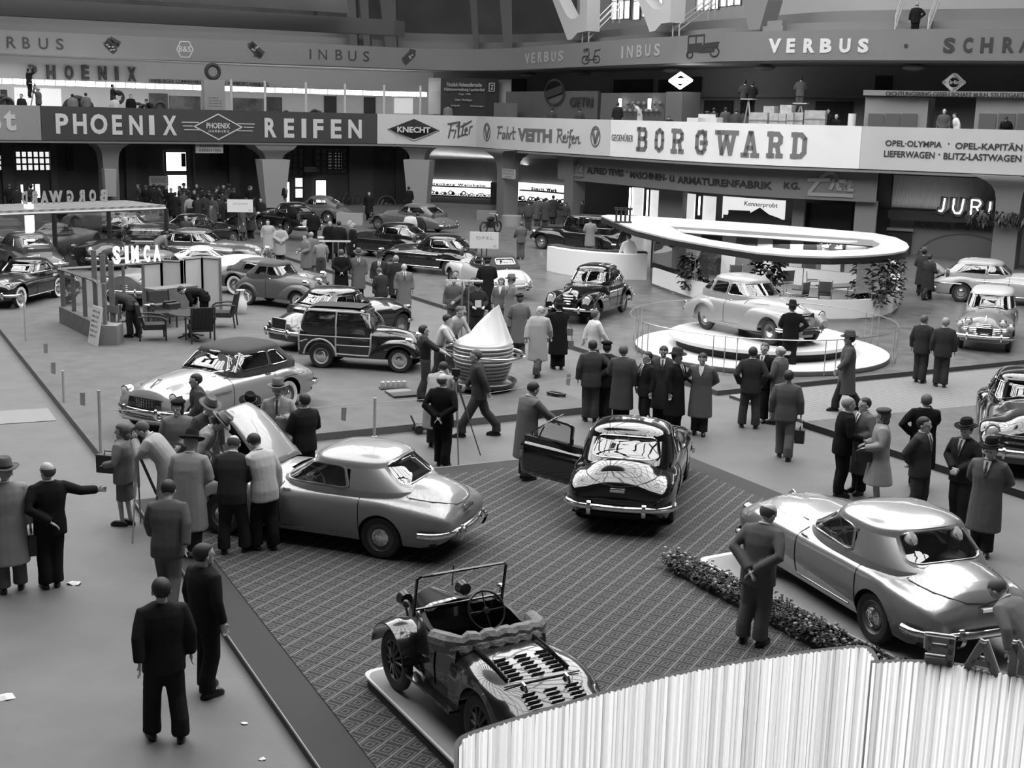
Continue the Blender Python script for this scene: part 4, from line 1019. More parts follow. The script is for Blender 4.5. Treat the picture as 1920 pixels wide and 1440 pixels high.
# 7 black saloon seen from behind
c = rounded(wb=2.55, xr=-1.3, xf=3.1); c.gh.update(xr=(-.62,-.05), win=[('F', [(-.60,.12),(.60,.12),(.50,.98),(-.50,.98)]),('B', [(-.56,.25),(.56,.25),(.48,1.08),(-.48,1.08)])]+mirror_win([(.82,.1),(1.52,.1),(1.18,.95),(.86,.95)])+mirror_win([(-.02,.1),(.74,.1),(.74,.95),(.22,.92)]))
r7 = put(c, 'sedan', 'black sedan showing its tail and number plate frame behind the timber-framed estate car', P_BLACK, 520,623,51,-1.38,0,.15,.65, details=[('bumper', True, .46,.05,.06),('bumper', False, .50,.055,.08, None, .35,.42),('taillamp', -1.12,.60,.66,.05),('plate', False, .72,.26,.13, BLACK, -1.30,.02),('topseam', [(-.4,0),(-1.2,0)], 'tail_moulding', .012, CHROME),('seam', .78,.36,1.0),('headlamp', 2.95,.58,.78,.1),('strip', -.4,1.5,.99, None, .01),('handle', .9,.92)])
mb = MB()
for a, b in (((-1.33,-.27,.58),(-1.33,.27,.58)),((-1.33,.27,.58),(-1.30,.27,.86)),((-1.30,.27,.86),(-1.30,-.27,.86)),((-1.30,-.27,.86),(-1.33,-.27,.58))): mb.tube([a, b],.012,4)
mb.build('plate_frame', CHROME, r7)
# 8 small grey roll-top coupe
c = mouse(False); put(c, 'coupe', 'tiny dull grey roll-top coupe behind the white jug', paint('flat_grey', .10,0,.5,.25),463,572,333,0,-.62,.15, roof=mat('roof_cloth_grey', .08,.9), hub=mat('wheel_cream', .55,.5), details=[('bumper', True, .42,.04,.12,.60,.2,0),('bumper', False, .42,.04,.06,.58,.2,0),('headlamp', 2.2,.36,.86,.08),('grille', 2.40,.42,.72,.2,6,0,.009,.05),('seam', .75,.38,.98),('handle', .85,.92)])
# 9 white fixed-head sports coupe
c = Car(wb=2.6, W=.78, xf=3.30, xr=-1.15, rw=.34, zb=.24, arch=.40, rearch=0, zm=.55, n=[(-1.2,2.2),(0,2.6),(1.2,3),(2.5,2.2),(3.3,2.2)], tuck=.08, noser=.9, tailr=1.2, nosek=.35, tailk=.35,
 top=[(-1.15,.45),(-.9,.66),(-.4,.82),(.1,.86),(.8,.80),(1.4,.82),(2.2,.90),(2.7,.86),(3.1,.72),(3.3,.5)], bump=[(-1.1,0),(-.6,.04),(.3,.06),(1.0,.12),(1.6,.12),(2.4,.06),(3.2,.02),(3.3,0)], bumpw=[(-1.1,.3),(.2,.55),(1.6,.5),(3.2,.25)])
c.gh = dict(z=(.93,1.14), hr=.17, xf=(1.50,1.05), xr=(-.55,.15), b=(.60,.50), n=2.6, pb=1.2, m=2.1, nu=96, nv=12, rad=.10, fw=.02, seats=(.4,), win=[('F', [(-.50,.1),(.50,.1),(.42,1.05),(-.42,1.05)]),('B', [(-.3,.5),(.3,.5),(.26,.9),(-.26,.9)])]+mirror_win([(.0,.1),(1.28,.08),(.98,1.0),(.22,1.0)]))
put(c, 'sports_coupe', 'long white sports coupe with low roof and flowing wings', P_WHITE, 410,517,14,1.2,-.74,.12,.40, details=[('headlamp', 3.0,.52,.68,.09),('grille', 3.3,.42,.62,.14,5,0,.008),('seam', .45,.32,.82),('seam', 1.25,.32,.82),('bumper', True, .42,.03,.04,.4,.1)])
# 10 grey four-door luxury saloon
c = rounded(wb=3.05, xf=3.9, xr=-1.25, W=.86, rearch=0, top=[(-1.25,.5),(-1.15,.64),(-.7,.84),(-.2,.94),(.3,1.0),(1.6,1.02),(2.4,.98),(3.2,.92),(3.7,.80),(3.9,.56)], bump=[(-1.2,.0),(-.6,.07),(1.5,.04),(2.2,.12),(3.2,.12),(3.7,.06),(3.9,0)], bumpw=[(-1.2,.5),(.2,.66),(1.6,.66),(2.6,.42),(3.9,.26)])
c.gh.update(xf=(2.05,1.55), xr=(-.70,.1), b=(.76,.64), n=2.6, win=[('F', [(-.60,.1),(.60,.1),(.50,.98),(-.50,.98)]),('B', [(-.3,.4),(.3,.4),(.26,.9),(-.26,.9)])]+mirror_win([(1.1,.1),(1.82,.1),(1.45,.95),(1.1,.95)])+mirror_win([(.30,.1),(1.02,.1),(1.02,.95),(.30,.95)])+mirror_win([(-.30,.12),(.22,.1),(.22,.93),(.1,.88)]))
put(c, 'sedan', 'dark grey four-door luxury sedan behind the white sports coupe', paint('gunmetal', .11,.3,.35),310,503,-8,0,-.86,.1, details=rd_details(c)+[('strip', -.4,2.0,1.0, None, .014)])
# 11 dark closed car deeper in the hall
c = rounded(); put(c, 'sedan', 'black round-roofed sedan among the crowd behind the dark grey luxury sedan', P_BLACK, 372,462,60,1.0,0,.0, details=rd_details(c))
# 12 black coupe, white-wall tyres
c = rounded(wb=2.42, W=.76, xf=2.95, xr=-1.1, n=[(-1.1,2.4),(.4,3.2),(1.8,3.0),(2.95,2.5)], top=[(-1.1,.5),(-1.0,.66),(-.6,.80),(.1,.86),(.8,.88),(1.6,.90),(2.2,.88),(2.7,.80),(2.9,.68),(2.95,.52)], bump=[(-1.05,0),(-.5,.06),(.6,.05),(1.5,.08),(2.2,.08),(2.9,0)], bumpw=[(-1.1,.4),(.4,.62),(1.8,.5),(2.9,.4)])
c.gh.update(z=(.93,1.22), hr=.15, xf=(1.55,1.1), xr=(-.6,.0), b=(.68,.56), win=[('F', [(-.56,.1),(.56,.1),(.46,.98),(-.46,.98)]),('B', [(-.3,.4),(.3,.4),(.26,.9),(-.26,.9)])]+mirror_win([(.35,.1),(1.36,.1),(1.02,.95),(.45,.95)]))
put(c, 'coupe', 'low black coupe with white-wall tyres and a card in the window', P_BLACK, 38,577,262,2.42,.66,.15, wwall=True, details=[('bumper', True, .42,.05,.05),('headlamp', 2.80,.52,.66,.11),('grille', 2.95,.42,.62,.34,6),('bumper', False, .42,.05,.05),('seam', .35,.34,.86),('seam', 1.45,.34,.86),('strip', .4,2.0,.30),('paper', 'L', .7,1.1,.1,.75)])
# 13 grey rounded car at the edge
c = rounded(wb=2.9, xf=3.6, xr=-1.35, W=.85); c.gh.update(xf=(1.9,1.45), xr=(-.75,-.1), b=(.76,.64))
put(c, 'sedan', 'dark grey round-backed sedan with twin-line number plate above the low black coupe', paint('slate', .07,.2,.35),90,497,130,-1.4,0,.1,.6, details=[('bumper', False, .50,.06,.08),('bumper', True, .50,.06,.08),('plate', False, .84,.22,.10, mat('plate_white', .4,.5),-1.24,0.03),('taillamp', -1.15,.66,.64,.06),('headlamp', 3.4,.6,.8,.1)])
# 14 black rounded saloon by the doors
c = rounded(); c.gh.update(xr=(-.95,-.1)); put(c, 'sedan', 'black rounded sedan with a white card in its rear side window by the bright doorway', P_BLACK, 606,425,131,-1.3,-.55,.35,.8, details=rd_details(c)+[('paper', 'B', -.35,.1,.25,.8)])
# 15 grey large saloon
c = rounded(wb=2.95, xf=3.75, xr=-1.5, W=.88, rw=.36); c.gh.update(xf=(2.0,1.5), xr=(-.85,-.2), b=(.78,.66), win=[('F', [(-.62,.1),(.62,.1),(.52,.98),(-.52,.98)]),('B', [(-.55,.2),(.55,.2),(.45,1.0),(-.45,1.0)])]+mirror_win([(.92,.1),(1.8,.1),(1.4,.95),(.92,.95)])+mirror_win([(-.2,.1),(.84,.1),(.84,.95),(.1,.92)]))
put(c, 'sedan', 'large mid-grey sedan in front of the cloth-wrapped pillar and the round dark sign', paint('dull_grey', .14,.1,.5,.4),755,426,148,1.2,.86,.1,.35, details=rd_details(c)+[('strip', -.9,.9,.92, None, .02)])
# 16,17 black saloons facing away from the doors
c = rounded(wb=2.8, xf=3.6, xr=-1.3); c.gh.update(xf=(1.9,1.5), win=[('F', [(-.60,.12),(.60,.12),(.50,.98),(-.50,.98)]),('B', [(-.46,.35),(.46,.35),(.38,.95),(-.38,.95)])]+mirror_win([(1.02,.1),(1.72,.1),(1.38,.95),(1.06,.95)])+mirror_win([(.22,.1),(.94,.1),(.94,.95),(.22,.95)])+mirror_win([(-.40,.1),(.14,.1),(.14,.92),(-.02,.9)]))
put(c, 'sedan', 'black four-door sedan partly behind the man in a white coat', P_BLACK, 697,472,148,1.6,.76,.1,.35, details=rd_details(c))
c = rounded(wb=2.75, xf=3.5, xr=-1.25, W=.82); c.gh.update(xf=(1.85,1.42), xr=(-.6,-.1), b=(.74,.62), win=[('F', [(-.60,.12),(.60,.12),(.50,.98),(-.50,.98)]),('B', [(-.58,.2),(.58,.2),(.48,1.0),(-.48,1.0)])]+mirror_win([(.90,.1),(1.66,.1),(1.32,.95),(.92,.95)])+mirror_win([(.02,.1),(.82,.1),(.82,.95),(.24,.93)]))
put(c, 'sedan', 'long black sedan with chrome sill strip and bright hubcap beside the light cabriolet', P_BLACK, 842,518,152,0,.74,.12, details=rd_details(c)+[('strip', -.7,.55,.62, None, .02),('paper', 'L', .3,.75,.5,.85, mat('card_dim', .3,.7))])
# 18 cream cabriolet from behind
c = kapitaen(); c.gh.update(z=(1.07,1.34), hr=.19, xf=(1.6,1.25), xr=(-.50,-.22), n=3.6, win=[('F', [(-.56,.1),(.56,.1),(.48,1.0),(-.48,1.0)]),('B', [(-.36,.35),(.36,.35),(.34,1.02),(-.34,1.02)])]+mirror_win([(.80,.1),(1.4,.1),(1.15,.98),(.80,.98)])+mirror_win([(.1,.1),(.74,.1),(.74,.98),(.3,.95)]))
c.fend = (c.fend[0], dict(c.fend[1], top=[(-1.02,.6),(-.8,.76),(-.4,.88),(0,.92),(.35,.86),(.62,.60)]))
r18 = put(c, 'cabriolet', 'cream cabriolet with dark soft top seen from behind, under the white sign board', paint('cream', .50,.05,.4,.5),967,538,116,-1.2,0,.12,.6, roof=FABTOP, details=[('bumper', False, .48,.045,.06,.74,.25,.38),('taillamp', -.98,.66,.62,.05),('bumper', True, .46,.05,.06),('headlamp', 3.18,.6,.78,.11),('handle', .8,.98),('strip', -.5,1.7,1.02, None, .014)])
mb = MB(); P = round_poly([(-.36,.35),(.36,.35),(.34,1.02),(-.34,1.02)],.1,5); mb.tube([c.ghside('B', p, v, .015) for p, v in P],.022,6, cyc=True); mb.build('rear_window_trim', WHITE, r18)
# 19 black Kapitaen-type front view, 20 the light one on the turntable
c = kapitaen(); put(c, 'sedan', 'black four-door sedan with round chrome headlamps facing the viewer beside the curved white counter', P_BLK2,1118,606,247,2.7,.75,.12, details=kap_details(c))
TZ = .60
c = kapitaen(); put(c, 'sedan', 'pale four-door sedan displayed on the round white turntable', P_PALE, 1440,647,300,2.7,-.75, TZ, details=kap_details(c))
# 21 light saloon with its boot lid up
c = rounded(wb=2.75, xf=3.55, xr=-1.2, W=.84); c.gh.update(xf=(1.75,1.35), xr=(-.7,-.25), b=(.75,.64), m=2.4, win=[('F', [(-.60,.12),(.60,.12),(.50,.98),(-.50,.98)]),('B', [(-.5,.3),(.5,.3),(.4,.95),(-.4,.95)])]+mirror_win([(.86,.1),(1.58,.1),(1.22,.98),(.9,.98)])+mirror_win([(-.25,.1),(.78,.1),(.78,.98),(.05,.95)]))
c.pull = [dict(name='boot_lid', test=lambda p: -1.14 < p[0] < -.62 and abs(p[1]) < .48 and p[2] > .7, M=Matrix.Translation((-.62,0,.98)) @ Matrix.Rotation(R_(62),4, 'Y') @ Matrix.Translation((.62,0,-.98)))]
put(c, 'sedan', 'pale sedan with its boot lid open, by the pillar with hanging plants', paint('pale_cream', .40,.05,.45,.5),1800,566,-24,0,-.76,.12, details=rd_details(c)+[('strip', -1.2,.0,.66, None, .015),('strip', -.6,3.4,.98, None, .012)])
# 22 pale estate seen from the front
c = rounded(wb=2.4, xf=3.0, xr=-1.0, W=.76, arch=.38, top=[(-1.0,.9),(-.6,.98),(.3,1.0),(1.5,1.02),(2.2,.98),(2.7,.88),(2.9,.76),(3.0,.56)], tailk=.8, tailr=.3)
c.gh.update(z=(1.02,1.42), hr=.16, xf=(1.55,1.2), xr=(-.85,-.7), b=(.68,.60), n=4, m=2.6, win=[('F', [(-.56,.08),(.56,.08),(.48,1.0),(-.48,1.0)])]+mirror_win([(.72,.1),(1.38,.1),(1.1,.98),(.72,.98)])+mirror_win([(-.6,.1),(.62,.1),(.62,.98),(-.5,.98)]))
put(c, 'estate_car', 'grey estate car with pale roof and broad chrome slatted grille facing the viewer', paint('warm_grey', .17,.1,.4),1844,640,247,3.06,0,.12,.45, roof=paint('pale_roof', .5,0,.5,.3), details=[('bumper', True, .44,.055,.08,.78,.25,.46),('headlamp', 2.86,.46,.84,.095),('headlamp', 2.82,.68,.74,.085),('grille', 3.0,.48,.68,.56,5,0,.018,.03),('grille', 3.06,.52,.80,.22,7,0,.016,.02),('plate', True, .64,.22,.07, None, 3.05,.04),('ornament', 2.75,.3)])
# 23 black American saloon
c = rounded(wb=2.9, xf=3.6, xr=-1.4, W=.90, rw=.36, arch=.42, rearch=.42, nosek=.8, noser=.4, n=[(-1.2,2.4),(.4,3.2),(2.0,2.8),(3.6,2.6)], top=[(-1.4,.5),(-1.2,.66),(-.8,.84),(-.3,.96),(.3,1.0),(1.6,1.04),(2.4,1.0),(3.1,.94),(3.45,.84),(3.6,.6)], bump=[(-1.2,.0),(-.6,.07),(1.5,.04),(2.0,.14),(3.0,.14),(3.45,.06),(3.6,0)], bumpw=[(-1.2,.5),(.2,.66),(1.6,.66),(2.6,.48),(3.6,.36)])
c.fend = (dict(x0=-1.2, x1=.75, y=.76, hw=[(-1.2,.12),(-.6,.2),(0,.22),(.5,.18),(.75,.08)], top=[(-1.2,.55),(-.8,.78),(-.3,.92),(.2,.92),(.6,.80),(.75,.6)], arch=.42),)
c.gh.update(xf=(1.85,1.42), b=(.78,.64), win=[('F', [(-.66,.1),(.66,.1),(.56,1.0),(-.56,1.0)]),('B', [(-.46,.35),(.46,.35),(.38,.95),(-.38,.95)])]+mirror_win([(.90,.1),(1.66,.1),(1.32,.95),(.92,.95)])+mirror_win([(.02,.1),(.82,.1),(.82,.95),(.24,.93)]))
put(c, 'sedan', 'big black sedan with heavy chrome grille and bumper on the grey platform', P_BLK2,1836,810,250,0,-.86,.14, details=[('bumper', True, .48,.075,.12,.92,.35,.45),('headlamp', 3.42,.66,.80,.12),('grille', 3.64,.56,.78,.62,3,0,.03,.04),('ornament', 3.2,.4),('handle', .9,.92),('seam', .85,.36,1.0),('bumper', False, .48,.06,.1),('strip', .8,2.4,.34, None, .02)])
# 24 black van-bodied car
c = kapitaen(); c.xr = -1.3; c.gh.update(z=(1.12,1.62), hr=.12, xf=(1.75,1.45), xr=(-1.15,-1.1), b=(.72,.66), n=6, m=3, win=[('F', [(-.56,.1),(.56,.1),(.48,1.0),(-.48,1.0)])]+mirror_win([(.75,.1),(1.55,.1),(1.4,.95),(.75,.95)])+mirror_win([(-1.0,.1),(.45,.1),(.45,.95),(-1.0,.95)]))
c.wt = None; c.w0 = [(-1.3,.74),(1.5,.76),(2.1,.60),(2.7,.46),(3.32,.34)]; c.tailr = .2; c.tailk = .9; c.top = [(-1.3,1.1),(1.8,1.12),(2.3,1.09),(2.9,1.03),(3.15,.96),(3.28,.84),(3.32,.70)]
put(c, 'delivery_van', 'black glazed delivery van with a roof rack behind the curved white counter', P_BLACK, 1014,467,152,2.7,.75,.0, details=kap_details(c)[:4]+[('strip', -1.1,1.6,1.08, None, .02)])
# 25 grey car behind the partition; 27 dark roadster with a white-wall tyre; 26 car behind the glass pavilion
c = rounded(wb=2.42, W=.76, xf=2.95, xr=-1.1); put(c, 'sedan', 'grey sedan seen through the open frames under the lettering SIMCA'.replace(' the lettering SIMCA', ' the white free-standing letters'), paint('flat_mid', .15,.1,.45,.4),232,575,262,3.0,0,.15, details=rd_details(c))
c = rounded(wb=2.42, W=.74, xf=2.95, xr=-1.0, top=[(-1.0,.45),(-.9,.62),(-.5,.78),(.1,.82),(1.6,.85),(2.4,.82),(2.8,.70),(2.95,.5)]); c.gh.update(z=(.88,1.12), hr=.13, xf=(1.45,1.1), xr=(-.5,-.1), b=(.64,.54), win=[('F', [(-.5,.1),(.5,.1),(.4,.98),(-.4,.98)])]+mirror_win([(.3,.1),(1.25,.1),(1.02,.95),(.4,.95)]))
put(c, 'sports_car', 'low grey sports car with white-wall tyre between the white coupe and the tiny coupe', paint('flat_dark', .11,.1,.45,.4),441,553,-25,0,-.66,.12, wwall=True, details=rd_details(c)[:5])
c = rounded(); put(c, 'sedan', 'dark car with chrome headlamps behind the frames topped by white letters', paint('night', .03,.1,.3),200,508,285,3.2,0,.1, details=rd_details(c))
c = rounded(); put(c, 'sedan', 'dark sedan on the far side of the glass pavilion', paint('night', .03),262,462,10,1.2,0,.0, details=rd_details(c))
c = rounded(); put(c, 'sedan', 'grey car tail sticking out behind the black rounded sedan by the doors', paint('dull_grey', .14),640,418,170,-.6,0,.0, details=rd_details(c)[:2])
# vintage two-seater --------------------------------------------------------
VZ = .25
def vintage():
 rz = R_(120); x, y = car_loc(747,1290, rz, 1.80,.56, VZ); root = empty('vintage_car', (x, y, VZ), rz)
 T(root, 'small black open vintage two-seater with folded hood, spoked wheels and louvred tail', 'car'); BK = paint('enamel', .012,0,.22,1)
 def P(name, mb, m_=BK, parent=root, sm=35): return mb.build(name, m_, parent, smooth=sm)
 W = .52; zb = .32
 # tub: sides with doors
 mb = MB(); out = [(1.50, W-.06,.98),(1.25, W, .93),(.95, W, .87),(.7, W, .88),(.55, W, .90)]
 for sg in (1,-1):
  ar = lambda x: max(zb, .335+math.sqrt(max(.40**2-x*x, 0))) if x < .40 else zb
  o2 = [(x, interp([(q[0], q[1]) for q in reversed(out)], x)+(.06 if x < .35 else 0), interp([(q[0], q[2]) for q in reversed(out)], x)) for x in (1.50,1.35,1.2,1.0,.8,.62,.55)]
  rs = [[(x, sg*y, ar(x)),(x, sg*(y+.02), max(.6, ar(x)+.02)),(x, sg*y, z),(x, sg*(y-.05), z+.01),(x, sg*(y-.05), ar(x))] for x, y, z in o2]; mb.rings(rs)
 mb.box(.55,1.6,-W+.04, W-.04, zb, zb+.05); P('body', mb)
 for sg in (1,-1):
  mb = MB(); mb.rings([[(x, sg*(y+.012), zb+.05),(x, sg*(y+.032),.6),(x, sg*(y+.012), z-.01)] for x, y, z in ((1.44, W-.03,.96),(1.2, W, .92),(.98, W, .87))], closed=False); dd = P('door', mb)
  mb = MB(); mb.tube([(1.06, sg*(W+.03),.66),(1.06, sg*(W+.07),.66),(1.14, sg*(W+.07),.65)],.012,6); mb.build('door_handle', CHROME, dd)
 mb = MB(); mb.rings([[(1.50, y, z),(1.56, y, z)] for y, z in ((-W+.06,.35),(-W+.06,.95),(-.3,1.02),(0,1.04),(.3,1.02),(W-.06,.95),(W-.06,.35))], closed=False); mb.quad((1.48,-.46,.35),(1.48,.46,.35),(1.48,.46,.96),(1.48,-.46,.96)); P('dashboard', mb)
 mb = MB(); rs = []
 for i in range(9):
  t = i/8; x = lerp(1.52,2.20, t); w_ = lerp(.47,.27, t); zt = lerp(1.03,.93, t); rs.append([(x, w_*cos(a),.55+(zt-.55)*abs(sin(a))**.8 if a not in (0, pi) else .55) for a in [pi*k/10 for k in range(11)]])
 mb.rings(rs, closed=False); mb.add(rs[-1],[tuple(range(11))]); mb.box(1.52,2.2,-.27,.27,.4,.56); P('bonnet', mb)
 # front wings
 for sg in (1,-1):
  mb = MB(); rs = []
  for i in range(13):
   a = lerp(.25,2.9, i/12); x = 1.8-.42*cos(a); z = .36+.42*sin(a); rs.append([(x, sg*.42, z+.0),(x, sg*.56, z+.02),(x, sg*.70, z-.02),(x, sg*.70, z-.04),(x, sg*.42, z-.03)])
  mb.rings(rs); P('front_wing', mb)
  mb = MB(); mb.box(.45,1.45, sg*.52 if sg > 0 else -.52-.12, sg*.52+.12 if sg > 0 else -.52,.30,.33); P('running_board', mb)
  mb = MB(); mb.lathe([(.07,-.1),(.085,0),(.06,.02)],14, M=Matrix.Translation((2.12, sg*.36,.90)) @ Matrix.Rotation(pi/2,4, 'Y')); hl = P('headlamp', mb, mat('lamp_black', .03,.2)); 
  mb = MB(); mb.tube([(1.6, sg*.55,.90),(1.6, sg*.57,1.0)],.012,5); mb.ell((1.6, sg*.57,1.04),(.05,.04,.045)); P('side_lamp', mb, CHROME if sg < 0 else mat('lamp_black', .03,.2))
 # rounded louvred tail
 mb = MB(); rs = []
 for i in range(31):
  t = i/30; a = t*pi/2*.98; x = .62-1.42*sin(a); zt = .36+.56*cos(a)**.75+.0; w_ = lerp(.57,.60, min(t*2,1)) if t < .5 else lerp(.60,.52,(t-.5)*2); zlo = .34 if abs(x) > .40 else .335+math.sqrt(max(.40**2-x*x, 0))*.98
  zt = max(zt, .42); ring = []
  for k in range(15):
   b = pi*k/14; y = w_*math.copysign(abs(cos(b))**.55, cos(b)); z = min(zlo, zt-.06)+(zt-min(zlo, zt-.06))*abs(sin(b))**.42; ring.append((x, y, z))
  rs.append(ring)
 mb.rings(rs, closed=False); mb.add(rs[-1],[tuple(range(15))]); P('tail', mb)
 def tz(t): a = t*pi/2*.98; return .62-1.42*sin(a), max(.36+.56*cos(a)**.75,.42)
 for c0 in (-.24,0,.24):
  mb = MB()
  for k in range(16):
   if k in (6,7,8): continue
   x, z = tz(.20+.035*k); x2, z2 = tz(.215+.035*k); mb.rings([[(x, c0-.075, z+.004),(x, c0+.075, z+.004)],[((x+x2)/2-.004, c0-.07,(z+z2)/2+.022),((x+x2)/2-.004, c0+.07,(z+z2)/2+.022)],[(x2, c0-.07, z2+.006),(x2, c0+.07, z2+.006)]], closed=False)
  P('louvres', mb, mat('louvre', .02,.3))
 for yy in (-.34,.34):
  mb = MB(); mb.tube([(*(lambda q: (q[0], yy, q[1]+.012))(tz(.05+.055*k)),) for k in range(7)],.018,5); P('hinge_strap', mb)
  x, z = tz(.46); mb = MB(); mb.tube([(x+.03, yy*.7, z+.03),(x-.02, yy*.7, z+.02),(x-.05, yy*.7, z-.02)],.022,6); P('lid_catch', mb, CHROME)
 mb = MB(); mb.tube([(*(lambda q: (q[0], y, q[1]+.006))(tz(.43)),) for y in (-.42,-.2,0,.2,.42)],.008,4); P('lid_seam', mb, SEAM)
 # folded hood
 hm = mat('folded_hood', .22,.9, bump=.5, bscale=14); mb = MB(); pts = []
 for k in range(21):
  t = k/20; a = lerp(-1,1, t); x = .76-.20*cos(a*pi/2)**.5 if abs(a) < 1 else .76; pts.append((x+.18*(abs(a) > .93), a*.57,.93+.05*cos(a*pi/2)+.015*sin(k*2.1)))
 mb.tube(pts, [.075+.02*sin(k*.9)**2 for k in range(21)],9); mb.tube([(p[0]-.05, p[1]*.97, p[2]-.06) for p in pts],[.06+.02*cos(k*1.1)**2 for k in range(21)],8); P('folded_hood', mb, hm)
 # windscreen frame
 mb = MB(); q = [(1.50,-.53,.93),(1.42,-.53,1.36),(1.41,-.49,1.39),(1.41,.49,1.39),(1.42,.53,1.36),(1.50,.53,.93)]; mb.tube(q, .018,6); mb.tube([(1.49,-.53,1.0),(1.49,.53,1.0)],.016,5); ws = P('windscreen_frame', mb)
 mb = MB(); mb.quad((1.485,-.52,1.0),(1.485,.52,1.0),(1.415,.52,1.37),(1.415,-.52,1.37)); mb.build('windscreen', glass_mat('thin_glass', .97,.0), ws, smooth=0)
 mb = MB(); mb.tube([(1.47,.08,1.43),(1.5,.08,1.2)],.008,4); mb.build('wiper', BLACK, ws)
 Car.steering(type('o', (), {'root': root})(), root, 1.20,-.18,.98,.21, mat('wheel_black', .02,.3),1.0)
 mb = MB(); mb.box(.75,1.1,-.44,.44,.36,.52); mb.rings([[(.66, y, z),(.78, y, z)] for y, z in ((-.44,.4),(-.44,.86),(.44,.86),(.44,.4))]); P('seat', mb, mat('seat_leather', .02,.5))
 w_ = Car(rw=.335, spoke=1, tw=.05); 
 for xw in (0,1.80):
  for sg in (1,-1): Car.wheel(w_, xw, sg*(.50 if xw == 0 else .58), sg, root, CHROME, False)
 mb = MB(); mb.box(-.6,2.1,-.3,.3,.28,.36); P('chassis', mb, BLACK)
 return root
vint = vintage()
# ------------------------------------------------------------------ people
SKIN = mat('skin', .48,.55, spec=.3); HAIRD = mat('hair_dark', .02,.6); HAIRG = mat('hair_grey', .28,.7); HAIRM = mat('hair_mid', .09,.65)
SHOEM = mat('shoe_leather', .015,.35); SHIRTM = mat('shirt_white', .72,.75); TIEM = mat('tie_dark', .04,.6); EYEM = mat('eye_dark', .02,.4); NYLON = mat('stocking', .25,.5)
def cloth(g):
 return mat('cloth_%03d' % round(g*1000), g, .9, bump=.3, bscale=4.5, spec=.15)
ARMS = dict(down=((-.03,.27,1.16),(.03,.28,.90)), back=((-.13,.30,1.17),(-.19,.03,.97)), pocket=((-.10,.32,1.17),(.04,.235,.95)), front=((.03,.29,1.16),(.22,.05,1.00)),
   chest=((.04,.29,1.17),(.26,.12,1.20)), hold=((.0,.29,1.15),(.27,.16,1.06)), cam=((.20,.27,1.30),(.20,.07,1.56)), point=((.22,.25,1.34),(.46,.22,1.36)), reach=((.22,.24,1.22),(.46,.20,1.08)),
   out=((.02,.42,1.30),(.10,.66,1.26)), swing=((-.10,.26,1.18),(-.16,.26,.94)), fwd=((.08,.26,1.18),(.24,.24,.98)), up=((.14,.36,1.47),(.12,.16,1.74)), hip=((-.08,.40,1.20),(.0,.21,1.02)), low=((.12,.24,1.14),(.24,.2,.90)), chin=((.10,.24,1.16),(.17,.05,1.50)))
SEX = lambda r, n=12, k=2.4: [(r[0]*math.copysign(abs(cos(a))**(2/k), cos(a)), r[1]*math.copysign(abs(sin(a))**(2/k), sin(a))) for a in [2*pi*i/n for i in range(n)]]
PN = [0]
